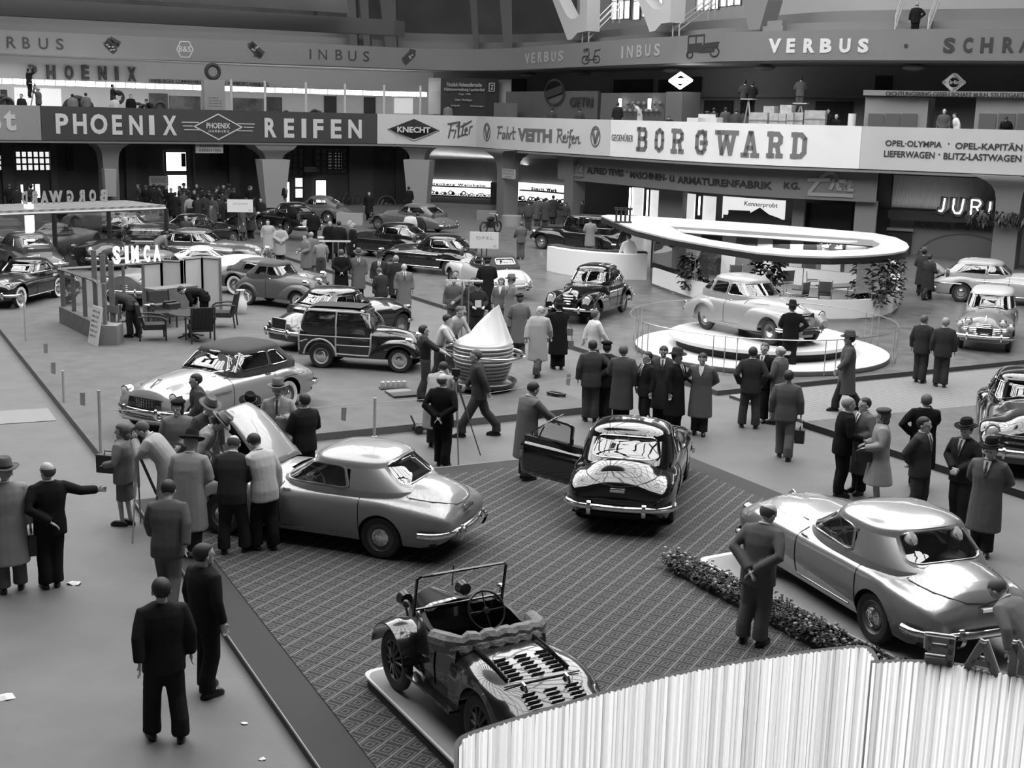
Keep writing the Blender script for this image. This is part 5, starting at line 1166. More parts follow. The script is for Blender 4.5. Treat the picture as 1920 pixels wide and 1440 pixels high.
def person(label, px, py, f, h=1.72, wear='suit', top=.05, legs=None, hat=None, hatg=.08, hair='dark', L='down', R='down', lean=0, feet=((.04,.09),(-.02,-.09)), z=None, head=0, group=None, tie=True, shirt=True, shoe=True, X=None, near=None, cat='person', nod=0, bend=0, at=None, seat=False):
 if at is not None: x, y, zg = at
 else:
  zg = 0.0 if z is None else z
  for _ in range(3):
   g = G(px, py, zg); x, y = g.x, g.y
   if z is None: zg = ground_z(x, y)
 rz = math.atan2(y, x)+R_(f); s = h/1.75; dist = math.hypot(x, y); near = (dist < 45) if near is None else near
 vx = .0095 if dist < 24 else .012 if dist < 45 else .02; vc = .016 if dist < 30 else .02 if dist < 50 else .028
 la = R_(lean); hipz = .93
 kneeb = R_(bend)
 def U(p):
  X_, Y_, Z_ = p; dz = Z_-hipz; t = min(max(dz/.35,0),1); a = la*(.35+.65*t) if dz > 0 else 0
  a = la if dz > .2 else la*max(dz, 0)/.2
  return Vector(((X_*cos(a)+dz*sin(a)) if dz > 0 else X_, Y_, (hipz+dz*cos(a)-X_*sin(a)) if dz > 0 else Z_))*s
 def D(p): return Vector(p)*s
 lg = top if legs is None else legs
 if seat: feet = ((.38,.10),(.36,-.10))
 def leg(sg, fx, fy):
  hp = (0, sg*.085,.90); kn = ((fx)*.5+.03, fy*.55+sg*.045,.48); an = (fx-.02, fy, .09)
  if seat: kn = (.40, sg*.11,.86); an = (.38, sg*.1,.45)
  return hp, kn, an
 # ---- body (one continuous skin)
 mb = MB()
 hd = R_(head); nd = R_(nod)
 def Hd(p):
  v = Vector(p)-Vector((0,0,1.55)); v = Matrix.Rotation(hd, 3, 'Z') @ (Matrix.Rotation(nd, 3, 'Y') @ v); return U(v*1.12+Vector((.01,0,1.52)))
 def blob(c, r, fn, n=12, m=8):
  k = MB(); k.ell(c, r, n, m); mb.add([fn(v) for v in k.v], k.f)
 blob((0,0,1.665),(.098,.077,.092), Hd); blob((.032,0,1.60),(.062,.054,.072), Hd); blob((.098,0,1.625),(.022,.013,.026), Hd, 8,5); blob((.07,0,1.545),(.025,.028,.02), Hd, 8,5)
 for sg in (1,-1): blob((-.004, sg*.08,1.625),(.018,.012,.03), Hd, 8,5); blob((.078, sg*.03,1.655),(.015,.022,.01), Hd, 8,5)
 mb.tube([U((-.005,0,1.42)), U((0,0,1.5)), Hd((.0,0,1.60))],[.065*s, .055*s, .055*s],10)
 mb.rings([[U((x_, y_, zz)) for x_, y_ in SEX((a, b))] for zz, a, b in ((.90,.09,.13),(1.1,.085,.12),(1.3,.09,.14),(1.42,.07,.15),(1.46,.05,.08))])
 hands = []
 for sg, pose in ((1, L),(-1, R)):
  el, ha = ARMS[pose] if isinstance(pose, str) else pose
  sh = (0, sg*.175,1.42); el = (el[0], sg*el[1], el[2]); ha = (ha[0], sg*ha[1], ha[2])
  S_, E_, H_ = U(sh), U(el), U(ha); mb.tube([S_, E_, H_],[.04*s, .038*s, .026*s],8)
  d = (H_-E_).normalized(); si = d.cross(Vector((1,0,0)) if abs(d.x) < .8 else Vector((0,0,1))).normalized(); up = si.cross(d)
  if pose in ('down', 'pocket', 'swing', 'fwd', 'back'): si = Vector((1,0,0)); si = (si-d*si.dot(d)).normalized(); up = d.cross(si)*sg
  M3 = Matrix((d, si, up)).transposed()
  k = MB(); k.ell((.045,0,0),(.05,.042,.017),10,6); mb.add([H_+M3 @ (v*s) for v in map(Vector, k.v)], k.f)
  for q, ln in ((-.031,.062),(-.0105,.078),(.0105,.074),(.031,.058)):
   k1 = Vector((.085, q, 0)); k2 = Vector((.085+ln*.5, q*1.12,-.006)); k3 = Vector((.085+ln*.82, q*1.15,-.03))
   mb.tube([H_+M3 @ (v*s) for v in (Vector((.06, q*.9,0)), k1, k2, k3)],[.010*s, .0095*s, .0088*s, .0075*s],6)
  mb.tube([H_+M3 @ (Vector(v)*s) for v in ((.02,.028,0),(.05,.055,-.008),(.082,.062,-.02))],[.012*s, .011*s, .009*s],6)
  hands.append(H_+M3 @ Vector((.08*s, 0,0)))
 for sg, (fx, fy) in ((1, feet[0]),(-1, feet[1])):
  a, b, c = leg(sg, fx, fy); mb.tube([D(a), D(b), D(c), D((c[0]+.02, c[1],.04 if not seat else .4))],[.07*s, .048*s, .036*s, .035*s],8)
 root = mb.build('person', SKIN, None, smooth=80)
 root.location = (x, y, zg); root.rotation_euler = (0,0, rz); T(root, label, cat, group)
 def rm(o, v, it=3):
  m_ = o.modifiers.new('skin', 'REMESH'); m_.mode = 'VOXEL'; m_.voxel_size = v; m_.use_smooth_shade = True
  q = o.modifiers.new('sm', 'SMOOTH'); q.factor = .5; q.iterations = it
  return o
 rm(root, vx, 1)
 # ---- clothes
 tm = cloth(top); lm = cloth(lg); coat = wear in ('coat', 'dress')
 def garment(rings, name, m_, sleeves=True, extra=None):
  k = MB(); k.rings([[U((x_+o_, y_, zz)) for x_, y_ in SEX((a, b),16,2.3)] for zz, a, b, o_ in rings])
  if sleeves:
   for sg, pose in ((1, L),(-1, R)):
    el, ha = ARMS[pose] if isinstance(pose, str) else pose
    el = (el[0], sg*el[1], el[2]); ha = (ha[0], sg*ha[1], ha[2]); w_ = 1.12 if coat else 1.0
    if wear == 'shirt': w_ = .82
    E_ = U(el); H_ = U(ha); short = wear == 'rolled'; e = E_.lerp(H_, .25 if short else .97)
    k.tube([U((0, sg*.10,1.41)), U((0, sg*.19,1.40)), U((0, sg*.195,1.40)).lerp(E_, .5), E_, e],[.075*s*w_, .084*s*w_, .076*s*w_, .068*s*w_, .062*s*w_],10)
  if extra: extra(k)
  return rm(k.build(name, m_, root, smooth=80), vc, 3)
 skirt = wear in ('skirt',)
 if coat:
  fl = .05 if wear == 'dress' else 0
  garment([(.40,.215+fl, .26+fl, 0),(.62,.195+fl*.6,.25+fl*.6,0),(.85,.175,.235,0),(1.08,.162,.215,0),(1.25,.168,.232,0),(1.38,.145,.242,0),(1.455,.112,.205,0),(1.50,.08,.11,0)], 'coat', tm)
 elif wear in ('shirt', 'rolled'):
  garment([(.98,.12,.165,0),(1.1,.13,.178,0),(1.25,.138,.2,0),(1.38,.125,.21,0),(1.45,.095,.17,0),(1.49,.068,.09,0)], 'shirt', tm)
 else:
  garment([(.76,.162,.222,0),(.92,.160,.218,0),(1.08,.146,.198,0),(1.25,.158,.225,0),(1.38,.140,.236,0),(1.455,.108,.20,0),(1.50,.078,.105,0)], 'jacket', tm)
 if skirt:
  k = MB(); k.rings([[D((x_, y_, zz)) for x_, y_ in SEX((a, b),16,2.2)] for zz, a, b in ((.46,.13,.17),(.7,.125,.17),(.95,.12,.16))]); k.build('skirt', lm, root, smooth=60)
 elif wear != 'dress':
  k = MB(); k.rings([[D((x_, y_, zz)) for x_, y_ in SEX((a, b),14,2.3)] for zz, a, b in ((.84,.115,.165),(.93,.125,.17),(1.04,.11,.15))])
  for sg, (fx, fy) in ((1, feet[0]),(-1, feet[1])):
   a, b, c = leg(sg, fx, fy)
   k.tube([D((a[0], a[1]*.9, a[2]+.02)), D(((a[0]+b[0])/2,(a[1]+b[1])/2,(a[2]+b[2])/2)), D(b), D((c[0], c[1], c[2]+.15)), D((c[0], c[1], c[2]-.01))],[.11*s, .108*s, .096*s, .094*s, .098*s],10)
  rm(k.build('trousers', lm, root, smooth=80), vc, 3)
 if shoe:
  for sg, (fx, fy) in ((1, feet[0]),(-1, feet[1])):
   zf = .0 if not seat else .36; yaw = .18*sg
   k = MB(); k.rings([[(x_, y_, zz+zf) for x_, y_ in [(.055+c_*a+(.02 if c_ > 0 else 0), s_*b) for c_, s_ in [(cos(2*pi*i/12), sin(2*pi*i/12)) for i in range(12)]]] for zz, a, b in ((0,.135,.045),(.03,.14,.048),(.06,.12,.044),(.09,.07,.036))])
   k.v = [tuple(((Matrix.Rotation(yaw, 3, 'Z') @ Vector(v))+Vector((fx-.03, fy, 0)))*s) for v in k.v]; k.build('shoe', SHOEM, root, smooth=50)
 # ---- hair, hats, small things
 hm = dict(dark=HAIRD, grey=HAIRG, mid=HAIRM, bald=HAIRM, baldg=HAIRG, woman=HAIRM, womand=HAIRD).get(hair)
 if hm:
  k = MB(); wom = hair.startswith('woman'); k.ell((-.014,0,1.668),(.106,.088,.098) if not wom else (.118,.102,.105),18,14); vs = []
  for v in k.v:
   v = Vector(v); c = Vector((0,0,1.65))
   pull = (v.x > .035 and v.z < 1.70) or v.z < (1.585 if not wom else 1.5) or (v.x > -.02 and v.z < 1.645 and not wom)
   if hair.startswith('bald') and (v.z > 1.705): pull = True
   vs.append(Hd(c+(v-c)*.72 if pull else v))
  k.v = [tuple(v) for v in vs]
  if wom: kk = MB(); kk.ell((-.06,0,1.58),(.06,.085,.085),12,8); k.add([Hd(v) for v in kk.v], kk.f)
  k.build('hair', hm, root, smooth=70)
 if hat:
  hmt = mat('felt_%03d' % round(hatg*1000), hatg, .9, spec=.1); k = MB()
  if hat == 'fedora':
   k.lathe([(.001,1.705),(.09,1.70),(.150,1.695),(.165,1.705),(.163,1.712),(.148,1.706),(.105,1.712),(.103,1.735),(.096,1.80),(.075,1.83),(.03,1.815),(.001,1.812)],22)
   k.v = [tuple(Hd((v[0]*1.12, v[1]*(1 if v[2] < 1.72 else .86), v[2]+(.02*abs(v[1]/.16)**2 if v[2] < 1.72 else 0)))) for v in k.v]
   o = k.build('hat', hmt, root, smooth=45); q = MB(); q.lathe([(.108,1.714),(.110,1.716),(.108,1.742),(.104,1.744)],20); q.v = [tuple(Hd((v[0]*1.12, v[1]*.88, v[2]))) for v in q.v]; q.build('hat_band', mat('hat_band_%d' % (hatg > .1),.015 if hatg > .1 else .05,.5), o, smooth=50)
  elif hat == 'beret':
   k.ell((-.01,.01,1.745),(.125,.115,.045),18,8); k.v = [tuple(Hd((v[0], v[1], v[2]+.12*v[0]*-.4))) for v in k.v]; k.build('beret', hmt, root, smooth=70)
  elif hat == 'cap':
   k.lathe([(.001,1.70),(.10,1.70),(.105,1.735),(.125,1.765),(.10,1.785),(.001,1.795)],18); k.v = [tuple(Hd(v)) for v in k.v]; o = k.build('cap', hmt, root, smooth=50)
   q = MB(); q.rings([[(.06,-.07,1.71),(.10,-.06,1.70),(.165,0,1.685),(.10,.06,1.70),(.06,.07,1.71)],[(.06,-.07,1.718),(.10,-.06,1.708),(.165,0,1.693),(.10,.06,1.708),(.06,.07,1.718)]]); q.v = [tuple(Hd(v)) for v in q.v]; q.build('peak', SHOEM, o)
 if near:
  back = abs(((f+head+180) % 360)-180) < 60
  if not back:
   for sg in (1,-1):
    k = MB(); k.ell((.088, sg*.03,1.638),(.008,.012,.006),8,4); k.v = [tuple(Hd(v)) for v in k.v]; k.build('eye', EYEM, root)
   k = MB(); k.ell((.090,0,1.578),(.008,.022,.004),8,4); k.v = [tuple(Hd(v)) for v in k.v]; k.build('mouth', mat('lips', .14,.5), root)
  if shirt and wear in ('suit', 'coat', 'skirt', 'overall'):
   if abs(((f+180) % 360)-180) > 50:
    fx = .012 if coat else 0; k = MB(); fx += .014; A = [(.08+fx, .058,1.49),(.135+fx, .042,1.38),(.148+fx, 0,1.22 if wear != 'coat' else 1.28),(.135+fx, -.042,1.38),(.08+fx, -.058,1.49)]; B = [(p[0]+.012, p[1], p[2]) for p in A]
    k.rings([[U(p) for p in A],[U(p) for p in B]]); k.build('shirt_front', SHIRTM, root, smooth=0)
    if tie and hair != 'woman':
     k = MB(); k.rings([[U((.100+fx, y_, 1.475)), U((.148+fx, y_, 1.385)), U((.163+fx, y_, 1.24))] for y_ in (-.018,.018)], closed=False); k.build('tie', TIEM, root, smooth=0)
   k = MB(); k.tube([U((.0+.070*cos(a),.066*sin(a),1.505-.012*cos(a))) for a in [2*pi*i/14 for i in range(14)]],.013*s, 6, cyc=True); k.build('collar', SHIRTM, root, smooth=60)
 if X: X(root, U, D, Hd, hands, s)
 PN[0] += 1
 return root
def held(name, mb, m_, root, label, cat, group=None, dz=0):
 "a carried thing: its own top-level object, given in the carrier's frame"
 o = mb.build(name, m_, None, smooth=30); o.matrix_world = Matrix.Translation(root.location) @ Matrix.Rotation(root.rotation_euler[2],4, 'Z'); return T(o, label, cat, group)
STEP = ((.24,.07),(-.24,-.07)); STEP2 = ((-.22,.07),(.24,-.07)); WIDE = ((.02,.14),(0,-.14)); FEET = ((.04,.09),(-.02,-.09))
Pp = person
def tripod(px, py, apex_px, apex_py, label, spread=((.0,-.55),(-.5,.3),(.45,.35)), zt=1.35):
 g = G(px, py, .1); mb = MB(); root = empty('tripod', (g.x, g.y, ground_z(g.x, g.y))); T(root, label, 'tripod')
 for dx, dy in spread:
  k = MB(); a = Vector((0,0, zt)); b = Vector((dx, dy, 0)); m_ = a.lerp(b, .5); k.tube([a, m_],.022,6); k.tube([m_, b],.013,6); k.build('leg', mat('tripod_metal', .45,.35,.7) if dx <= 0.1 else DARKG, root)
 k = MB(); k.lathe([(.05, zt),(.06, zt+.03),(.03, zt+.09),(.001, zt+.09)],12); k.build('tripod_head', DARKG, root)
 cr = empty('camera', (g.x, g.y, root.location.z+zt+.09),0); k = MB(); k.box(-.08,.08,-.05,.05,0,.12); k.lathe([(.035,0),(.04,.08),(.001,.08)],12, M=Matrix.Translation((0,.05,.06)) @ Matrix.Rotation(-pi/2,4, 'X')); k.build('camera_body', BLACK, cr, smooth=30)
 T(cr, 'small dark camera topping the '+label.replace('standing ', '').replace('bending ', ''), 'camera'); return root
def bag(root, hands, which, name, label, w_=.36, h_=.26, m_=None, dz=-.05, cat='bag', th=.10, g=.02):
 H_ = hands[which]; mb = MB(); mb.box(H_.x-w_/2, H_.x+w_/2, H_.y-th/2, H_.y+th/2, H_.z+dz-h_, H_.z+dz)
 o = held(name, mb, m_ or mat('bag_leather_%d' % round(g*100), g, .4), root, label, cat)
 k = MB(); k.tube([(H_.x-.07, H_.y, H_.z+dz),(H_.x-.06, H_.y, H_.z+dz+.06),(H_.x+.06, H_.y, H_.z+dz+.06),(H_.x+.07, H_.y, H_.z+dz)],.009,6); k.build('bag_handle', SHOEM, o); return o
# --- foreground aisle
Pp('man in a pale long raincoat and grey hat seen from behind at the picture edge', 22,1108,5,1.76, 'coat', .30,.12, hat='fedora', hatg=.12, hair='grey', L='down', R='down', feet=((-.02,.10),(.06,-.12)),
 X=lambda r, U, D, Hd, h, s: bag(r, h, 1, 'briefcase', 'dark briefcase carried by the man in a pale long raincoat at the picture edge', .3,.30))
Pp('man in a dark suit stretching one arm out sideways, other hand behind his back', 100,1100,12,1.73, 'suit', .014, hair='bald', L='back', R='out', feet=((.0,.10),(.02,-.05)), head=25)
Pp('man in dark overalls seen square from behind, lower picture, walking away', 312,1385,8,1.74, 'suit', .022, hair='dark', L='swing', R='down', feet=((.08,.13),(-.08,-.13)), shirt=False)
Pp('man in dark overalls turning his face aside next to the overalled man walking away', 388,1300,-55,1.74, 'suit', .02, hair='dark', L='down', R='down', head=-10, shirt=False, feet=((.06,.08),(-.04,-.10)))
Pp('bareheaded man in a grey jacket striding between the raincoat and the two overalled men', 318,1145,-10,1.72, 'suit', .10, hair='dark', L='fwd', R='swing', feet=STEP, lean=12, nod=20, shirt=False)
# --- group round the open bonnet
Pp('woman in a light suit and calf-length skirt with a big dark handbag under her arm', 237,985,60,1.62, 'skirt', .20,.15, hair='woman', L='hold', R='down', feet=((.06,.05),(-.03,-.06)), head=20,
 X=lambda r, U, D, Hd, h, s: bag(r, [Vector((.20,.10,1.28*s))],0, 'handbag', 'large dark flap handbag held under the arm of the woman in a light suit', .38,.28, th=.09))
Pp('photographer in a crumpled pale trench coat bending to his camera', 322,985,70,1.74, 'coat', .36,.06, hair='mid', L='cam', R='cam', lean=33, feet=((.1,.16),(-.2,-.12)), nod=15)
tripod(262,985,262,860, 'tripod standing before the bending photographer in the pale trench coat', ((.05,-.55),(.62,-.25),(-.12,.45)),1.28)
Pp('woman in a beret and light buttoned coat with a dark scarf', 338,935,175,1.66, 'coat', .20,.1, hat='beret', hatg=.015, hair='womand', L='front', R='down', head=-15, tie=False, shirt=False, z=0)
Pp('man in a pale fedora and grey coat close behind the woman in the beret', 388,935,-150,1.70, 'coat', .11,.05, hat='fedora', hatg=.16, lean=10, nod=15)
Pp('man with a light banded fedora and pale jacket leaning over the raised bonnet side', 368,962,-100,1.70, 'suit', .30,.05, hat='fedora', hatg=.24, lean=30, nod=20, L='front', R='front')
Pp('man in a long pale raincoat and black hat seen from behind, peering at the engine', 358,1040,-20,1.74, 'coat', .33,.04, hat='fedora', hatg=.015, hair='grey', L='front', R='front', lean=8, nod=15)
Pp('bald man in a dark suit leaning over the engine, seen from behind', 437,1036,-12,1.72, 'suit', .035,.03, hair='bald', L='front', R='front', lean=14, nod=20, feet=((-.02,.12),(.08,-.16)))
Pp('man in a very light jacket and dark trousers bowing his head over the engine', 498,1030,38,1.73, 'suit', .50,.015, hair='dark', L='low', R='down', lean=14, nod=30, feet=((.1,.10),(-.06,-.08)))
Pp('smiling man in a black hat and dark coat behind the raised bonnet', 470,925,185,1.70, 'coat', .012, hat='fedora', hatg=.01, lean=14, nod=5, L='front', R='front')
Pp('man in a light double-breasted suit under a lifted pale hat', 524,905,170,1.78, 'suit', .36,.3, hat='fedora', hatg=.16, hair='mid', L='chest', R='hold')
Pp('man in a dark jacket with his back turned beside the man in the light suit', 572,925,30,1.70, 'suit', .022, hair='dark', L='front', R='front', head=10, shirt=True)
Pp('slim man in dark grey passing the front wing of the fabric-roofed convertible', 378,872,100,1.70, 'suit', .06, hair='dark', L='fwd', R='swing', feet=STEP, lean=5, shirt=False)
# --- photographers at the stand edge
Pp('man in a black suit with hands behind his back beside the tall bright tripod', 828,875,-20,1.74, 'suit', .010, hair='bald', L='back', R='back', head=-20, feet=((.10,.08),(-.06,-.10)))
Pp('photographer in a pale coat crouching to his camera by the stand edge', 815,838,-25,1.72, 'coat', .34,.06, hair='dark', L='cam', R='cam', lean=28, nod=15)
tripod(853,838,850,710, 'tall bright tripod beside the black-suited man', ((.12,-1.05),(-.35,.35),(.5,-.2)),1.42)
Pp('bareheaded man in a dark blurred suit striding past the ribbed globe', 897,818,95,1.78, 'suit', .055, hair='mid', L='swing', R='fwd', feet=((.36,.06),(-.34,-.06)), lean=6, shirt=False)
# --- men and globe
Pp('young man in a dark sweater pulling the ring of the ribbed globe', 797,750,-80,1.68, 'rolled', .035,.055, hair='dark', L='reach', R='reach', lean=-4, feet=((.08,.1),(-.1,-.1)), shirt=False)
Pp('man with white rolled sleeves and dark waistcoat trousers pushing the globe ring', 822,722,-95,1.70, 'rolled', .55,.05, hair='dark', L='reach', R='reach', lean=16, feet=((.1,.1),(-.1,-.1)))
Pp('laughing man in a light shirt at the far side of the globe ring', 846,700,-130,1.72, 'shirt', .42,.08, hair='mid', L='reach', R='fwd', lean=20)
Pp('workman in overalls standing in front of another man near the bare sign frame', 850,625,175,1.70, 'suit', .12,.10, hair='dark', L='front', R='down', shirt=False, nod=15)
Pp('man in a white shirt half hidden behind the workman in overalls', 853,612,175,1.72, 'shirt', .6,.1, hair='dark')
Pp('worker in dark overalls and cap holding a sheaf of papers', 893,640,190,1.72, 'suit', .035, hat='cap', hatg=.02, L='hold', R='hold', shirt=False, nod=20,
 X=lambda r, U, D, Hd, h, s: held('papers', (lambda k: (k.box(.24,.27,-.10,.08,1.02,1.22), k)[1])(MB()), mat('paper', .7,.7), r, 'sheaf of white papers held by the worker in dark overalls and cap', 'papers'))
Pp('dark-haired head of a worker peeping behind the capped worker with papers', 886,630,170,1.72, 'suit', .05, shirt=False)
Pp('woman with wavy hair in an open grey jacket near the curtained globe', 938,622,165,1.62, 'suit', .17,.1, hair='woman', tie=False)
Pp('man in a light grey coat and banded hat behind the woman in the open jacket', 957,628,120,1.74, 'coat', .22,.1, hat='fedora', hatg=.18, hair='mid')
Pp('man in a long black coat and flat cap seen from behind, near the cream cabriolet', 912,585,5,1.76, 'coat', .016, hat='cap', hatg=.03, L='front', R='front')
Pp('person in a belted raincoat and dark beret with a shoulder camera behind the globe', 972,668,10,1.66, 'coat', .16,.08, hat='beret', hatg=.02, hair='mid', L='front', R='front',
 X=lambda r, U, D, Hd, h, s: held('camera_case', (lambda k: (k.box(-.02,.14,.22,.32,.82,1.02), k.tube([(.05,.25,1.0),(.0,.0,1.5)],.008,4), k)[2])(MB()), mat('case_tan', .2,.5), r, 'small camera case slung from the person in a belted raincoat and beret', 'camera case'))
Pp('balding man in a long pale coat hurrying past, one arm swung down', 1007,705,-20,1.76, 'coat', .38,.08, hair='baldg', L='swing', R='fwd', feet=STEP, lean=8, head=150, shirt=False)
Pp('press man in black hat and black coat with boxes slung from straps', 1045,692,15,1.74, 'coat', .012, hat='fedora', hatg=.02, L='cam', R='cam', X=lambda r, U, D, Hd, h, s: (
 held('equipment_box', (lambda k: (k.box(-.08,.08,-.36,-.10,.88,1.06), k.tube([(0,-.35,1.05),(0,-.05,1.5),(0,-.12,1.05)],.01,4), k)[2])(MB()), mat('case_grey', .16,.5), r, 'upper equipment box slung from the press man in black', 'equipment case'),
 held('equipment_box', (lambda k: (k.box(-.06,.06,-.40,-.25,.52,.74), k.tube([(0,-.38,.74),(0,-.30,1.0)],.01,4), k)[2])(MB()), mat('case_grey', .16,.5), r, 'lower equipment box dangling beside the press man in black', 'equipment case')))
Pp('man in a white jacket striding along the edge of the shiny boarded platform', 1112,708,-60,1.70, 'suit', .65,.12, hair='mid', L='swing', R='fwd', feet=STEP, shirt=False)
# --- group by the black car
Pp('man in a mid-grey suit seen from behind with one hand on his hip', 1106,790,5,1.76, 'suit', .065,.06, hair='dark', R='hip', L='down')
Pp('man in black with a beret half hidden by the mid-grey suited man', 1133,788,-20,1.70, 'suit', .02, hat='beret', hatg=.012, L='front', R='front')
Pp('man in a brownish long overcoat seen from behind, next to the mid-grey suited man', 1163,800,-8,1.74, 'coat', .075,.012, hair='mid', L='front', R='down')
Pp('young man in a black suit looking sideways before the long overcoat', 1208,806,120,1.66, 'suit', .018, hair='dark', head=10, z=0)
Pp('man in a dark coat looking down behind the young man in the black suit', 1238,798,175,1.72, 'coat', .06,.03, hair='dark', nod=18)
Pp('man in a black overcoat and grey fedora with a hand at his chest', 1262,812,-120,1.72, 'coat', .016, hat='fedora', hatg=.05, L='chest', R='down')
Pp('man in a belted grey work coat with hands behind him, standing alone beside the group', 1310,815,172,1.72, 'coat', .12,.03, hair='dark', L='back', R='back', nod=18, tie=False)
Pp('man in a trench coat holding the car door of the black sedan', 985,898,-55,1.74, 'coat', .15,.05, hair='dark', L='reach', R='reach', lean=6, nod=20)
# --- right middle
Pp('man in a dark suit seen from behind, hands in pockets, before the turntable', 1403,802,0,1.74, 'suit', .04,.05, hair='dark', L='pocket', R='pocket', feet=WIDE)
Pp('man in black facing the viewer behind the dark-suited man before the turntable', 1425,790,160,1.72, 'suit', .015, hair='mid')
Pp('bald man in a grey suit gesturing to the dark-suited man', 1455,795,60,1.70, 'suit', .13,.1, hair='baldg', L='hold', R='hold')
Pp('man in a grey suit walking with a boxy case on a strap', 1468,860,-5,1.74, 'suit', .11, hair='dark', feet=((.14,.08),(-.14,-.10)), shirt=False,
 X=lambda r, U, D, Hd, h, s: bag(r, h, 1, 'camera_case', 'black boxy case swinging from the hand of the walking man in a grey suit', .20,.26, dz=-.22, cat='case', th=.18))
Pp('man in a black suit and black hat leaning at the turntable railing', 1478,692,10,1.72, 'suit', .012, hat='fedora', hatg=.02, L='front', R='hip', z=.12)
Pp('man in a long grey coat and hat striding past the turntable edge', 1583,770,100,1.74, 'coat', .10,.03, hat='fedora', hatg=.09, L='fwd', R='hip', feet=STEP, shirt=False)
Pp('dark-haired man of the pair standing on the plank walkway', 1723,717,-20,1.70, 'suit', .035, hair='mid', head=-20)
Pp('white-haired man of the pair standing on the plank walkway', 1762,725,5,1.72, 'suit', .04, hair='grey')
Pp('big white-haired man in a black suit talking with his hands', 1572,930,-70,1.76, 'suit', .008, hair='grey', L='hold', R='hold', lean=4)
Pp('man with dark glasses frames and open trench coat listening to the white-haired man', 1608,925,130,1.72, 'coat', .13,.02, hair='dark', L='front', R='down')
Pp('woman in a pale flared coat and soft hat with a dark handbag', 1642,945,95,1.66, 'dress', .33, hat='beret', hatg=.08, hair='woman', L='hold', R='hold', shirt=False,
 X=lambda r, U, D, Hd, h, s: bag(r, [Vector((.28,.12,1.05*s))],0, 'handbag', 'black handbag on the arm of the woman in the pale flared coat', .26,.18, th=.1))
Pp('person in a long black coat seen from behind, a hand at the chin', 1722,915,10,1.72, 'coat', .008,.008, hair='mid', L='hip', R='chin')
Pp('sleek-haired man in a double-breasted grey suit, hands behind his back', 1716,975,-115,1.74, 'suit', .055, hair='dark', L='back', R='back')
Pp('man in a dark hat and suit holding his hands together beside the trench-coated man', 1795,985,150,1.72, 'suit', .03, hat='fedora', hatg=.015, L='front', R='front', nod=5)
Pp('man in a long trench coat and black hat standing beyond the large silver sedan', 1838,1040,165,1.76, 'coat', .13,.03, hat='fedora', hatg=.012, L='back', R='back')
Pp('balding man in a light grey suit bending forward, hands clasped behind, by the flower bed', 1413,1205,-25,1.76, 'suit', .12, hair='bald', L='back', R='back', lean=9, nod=20, head=-20, feet=((-.04,.12),(-.02,-.10)))
Pp('man in a light jacket half hidden behind the big mirrored letters', 1908,1345,60,1.62, 'suit', .2, hair='mid', lean=35, nod=20, z=0)
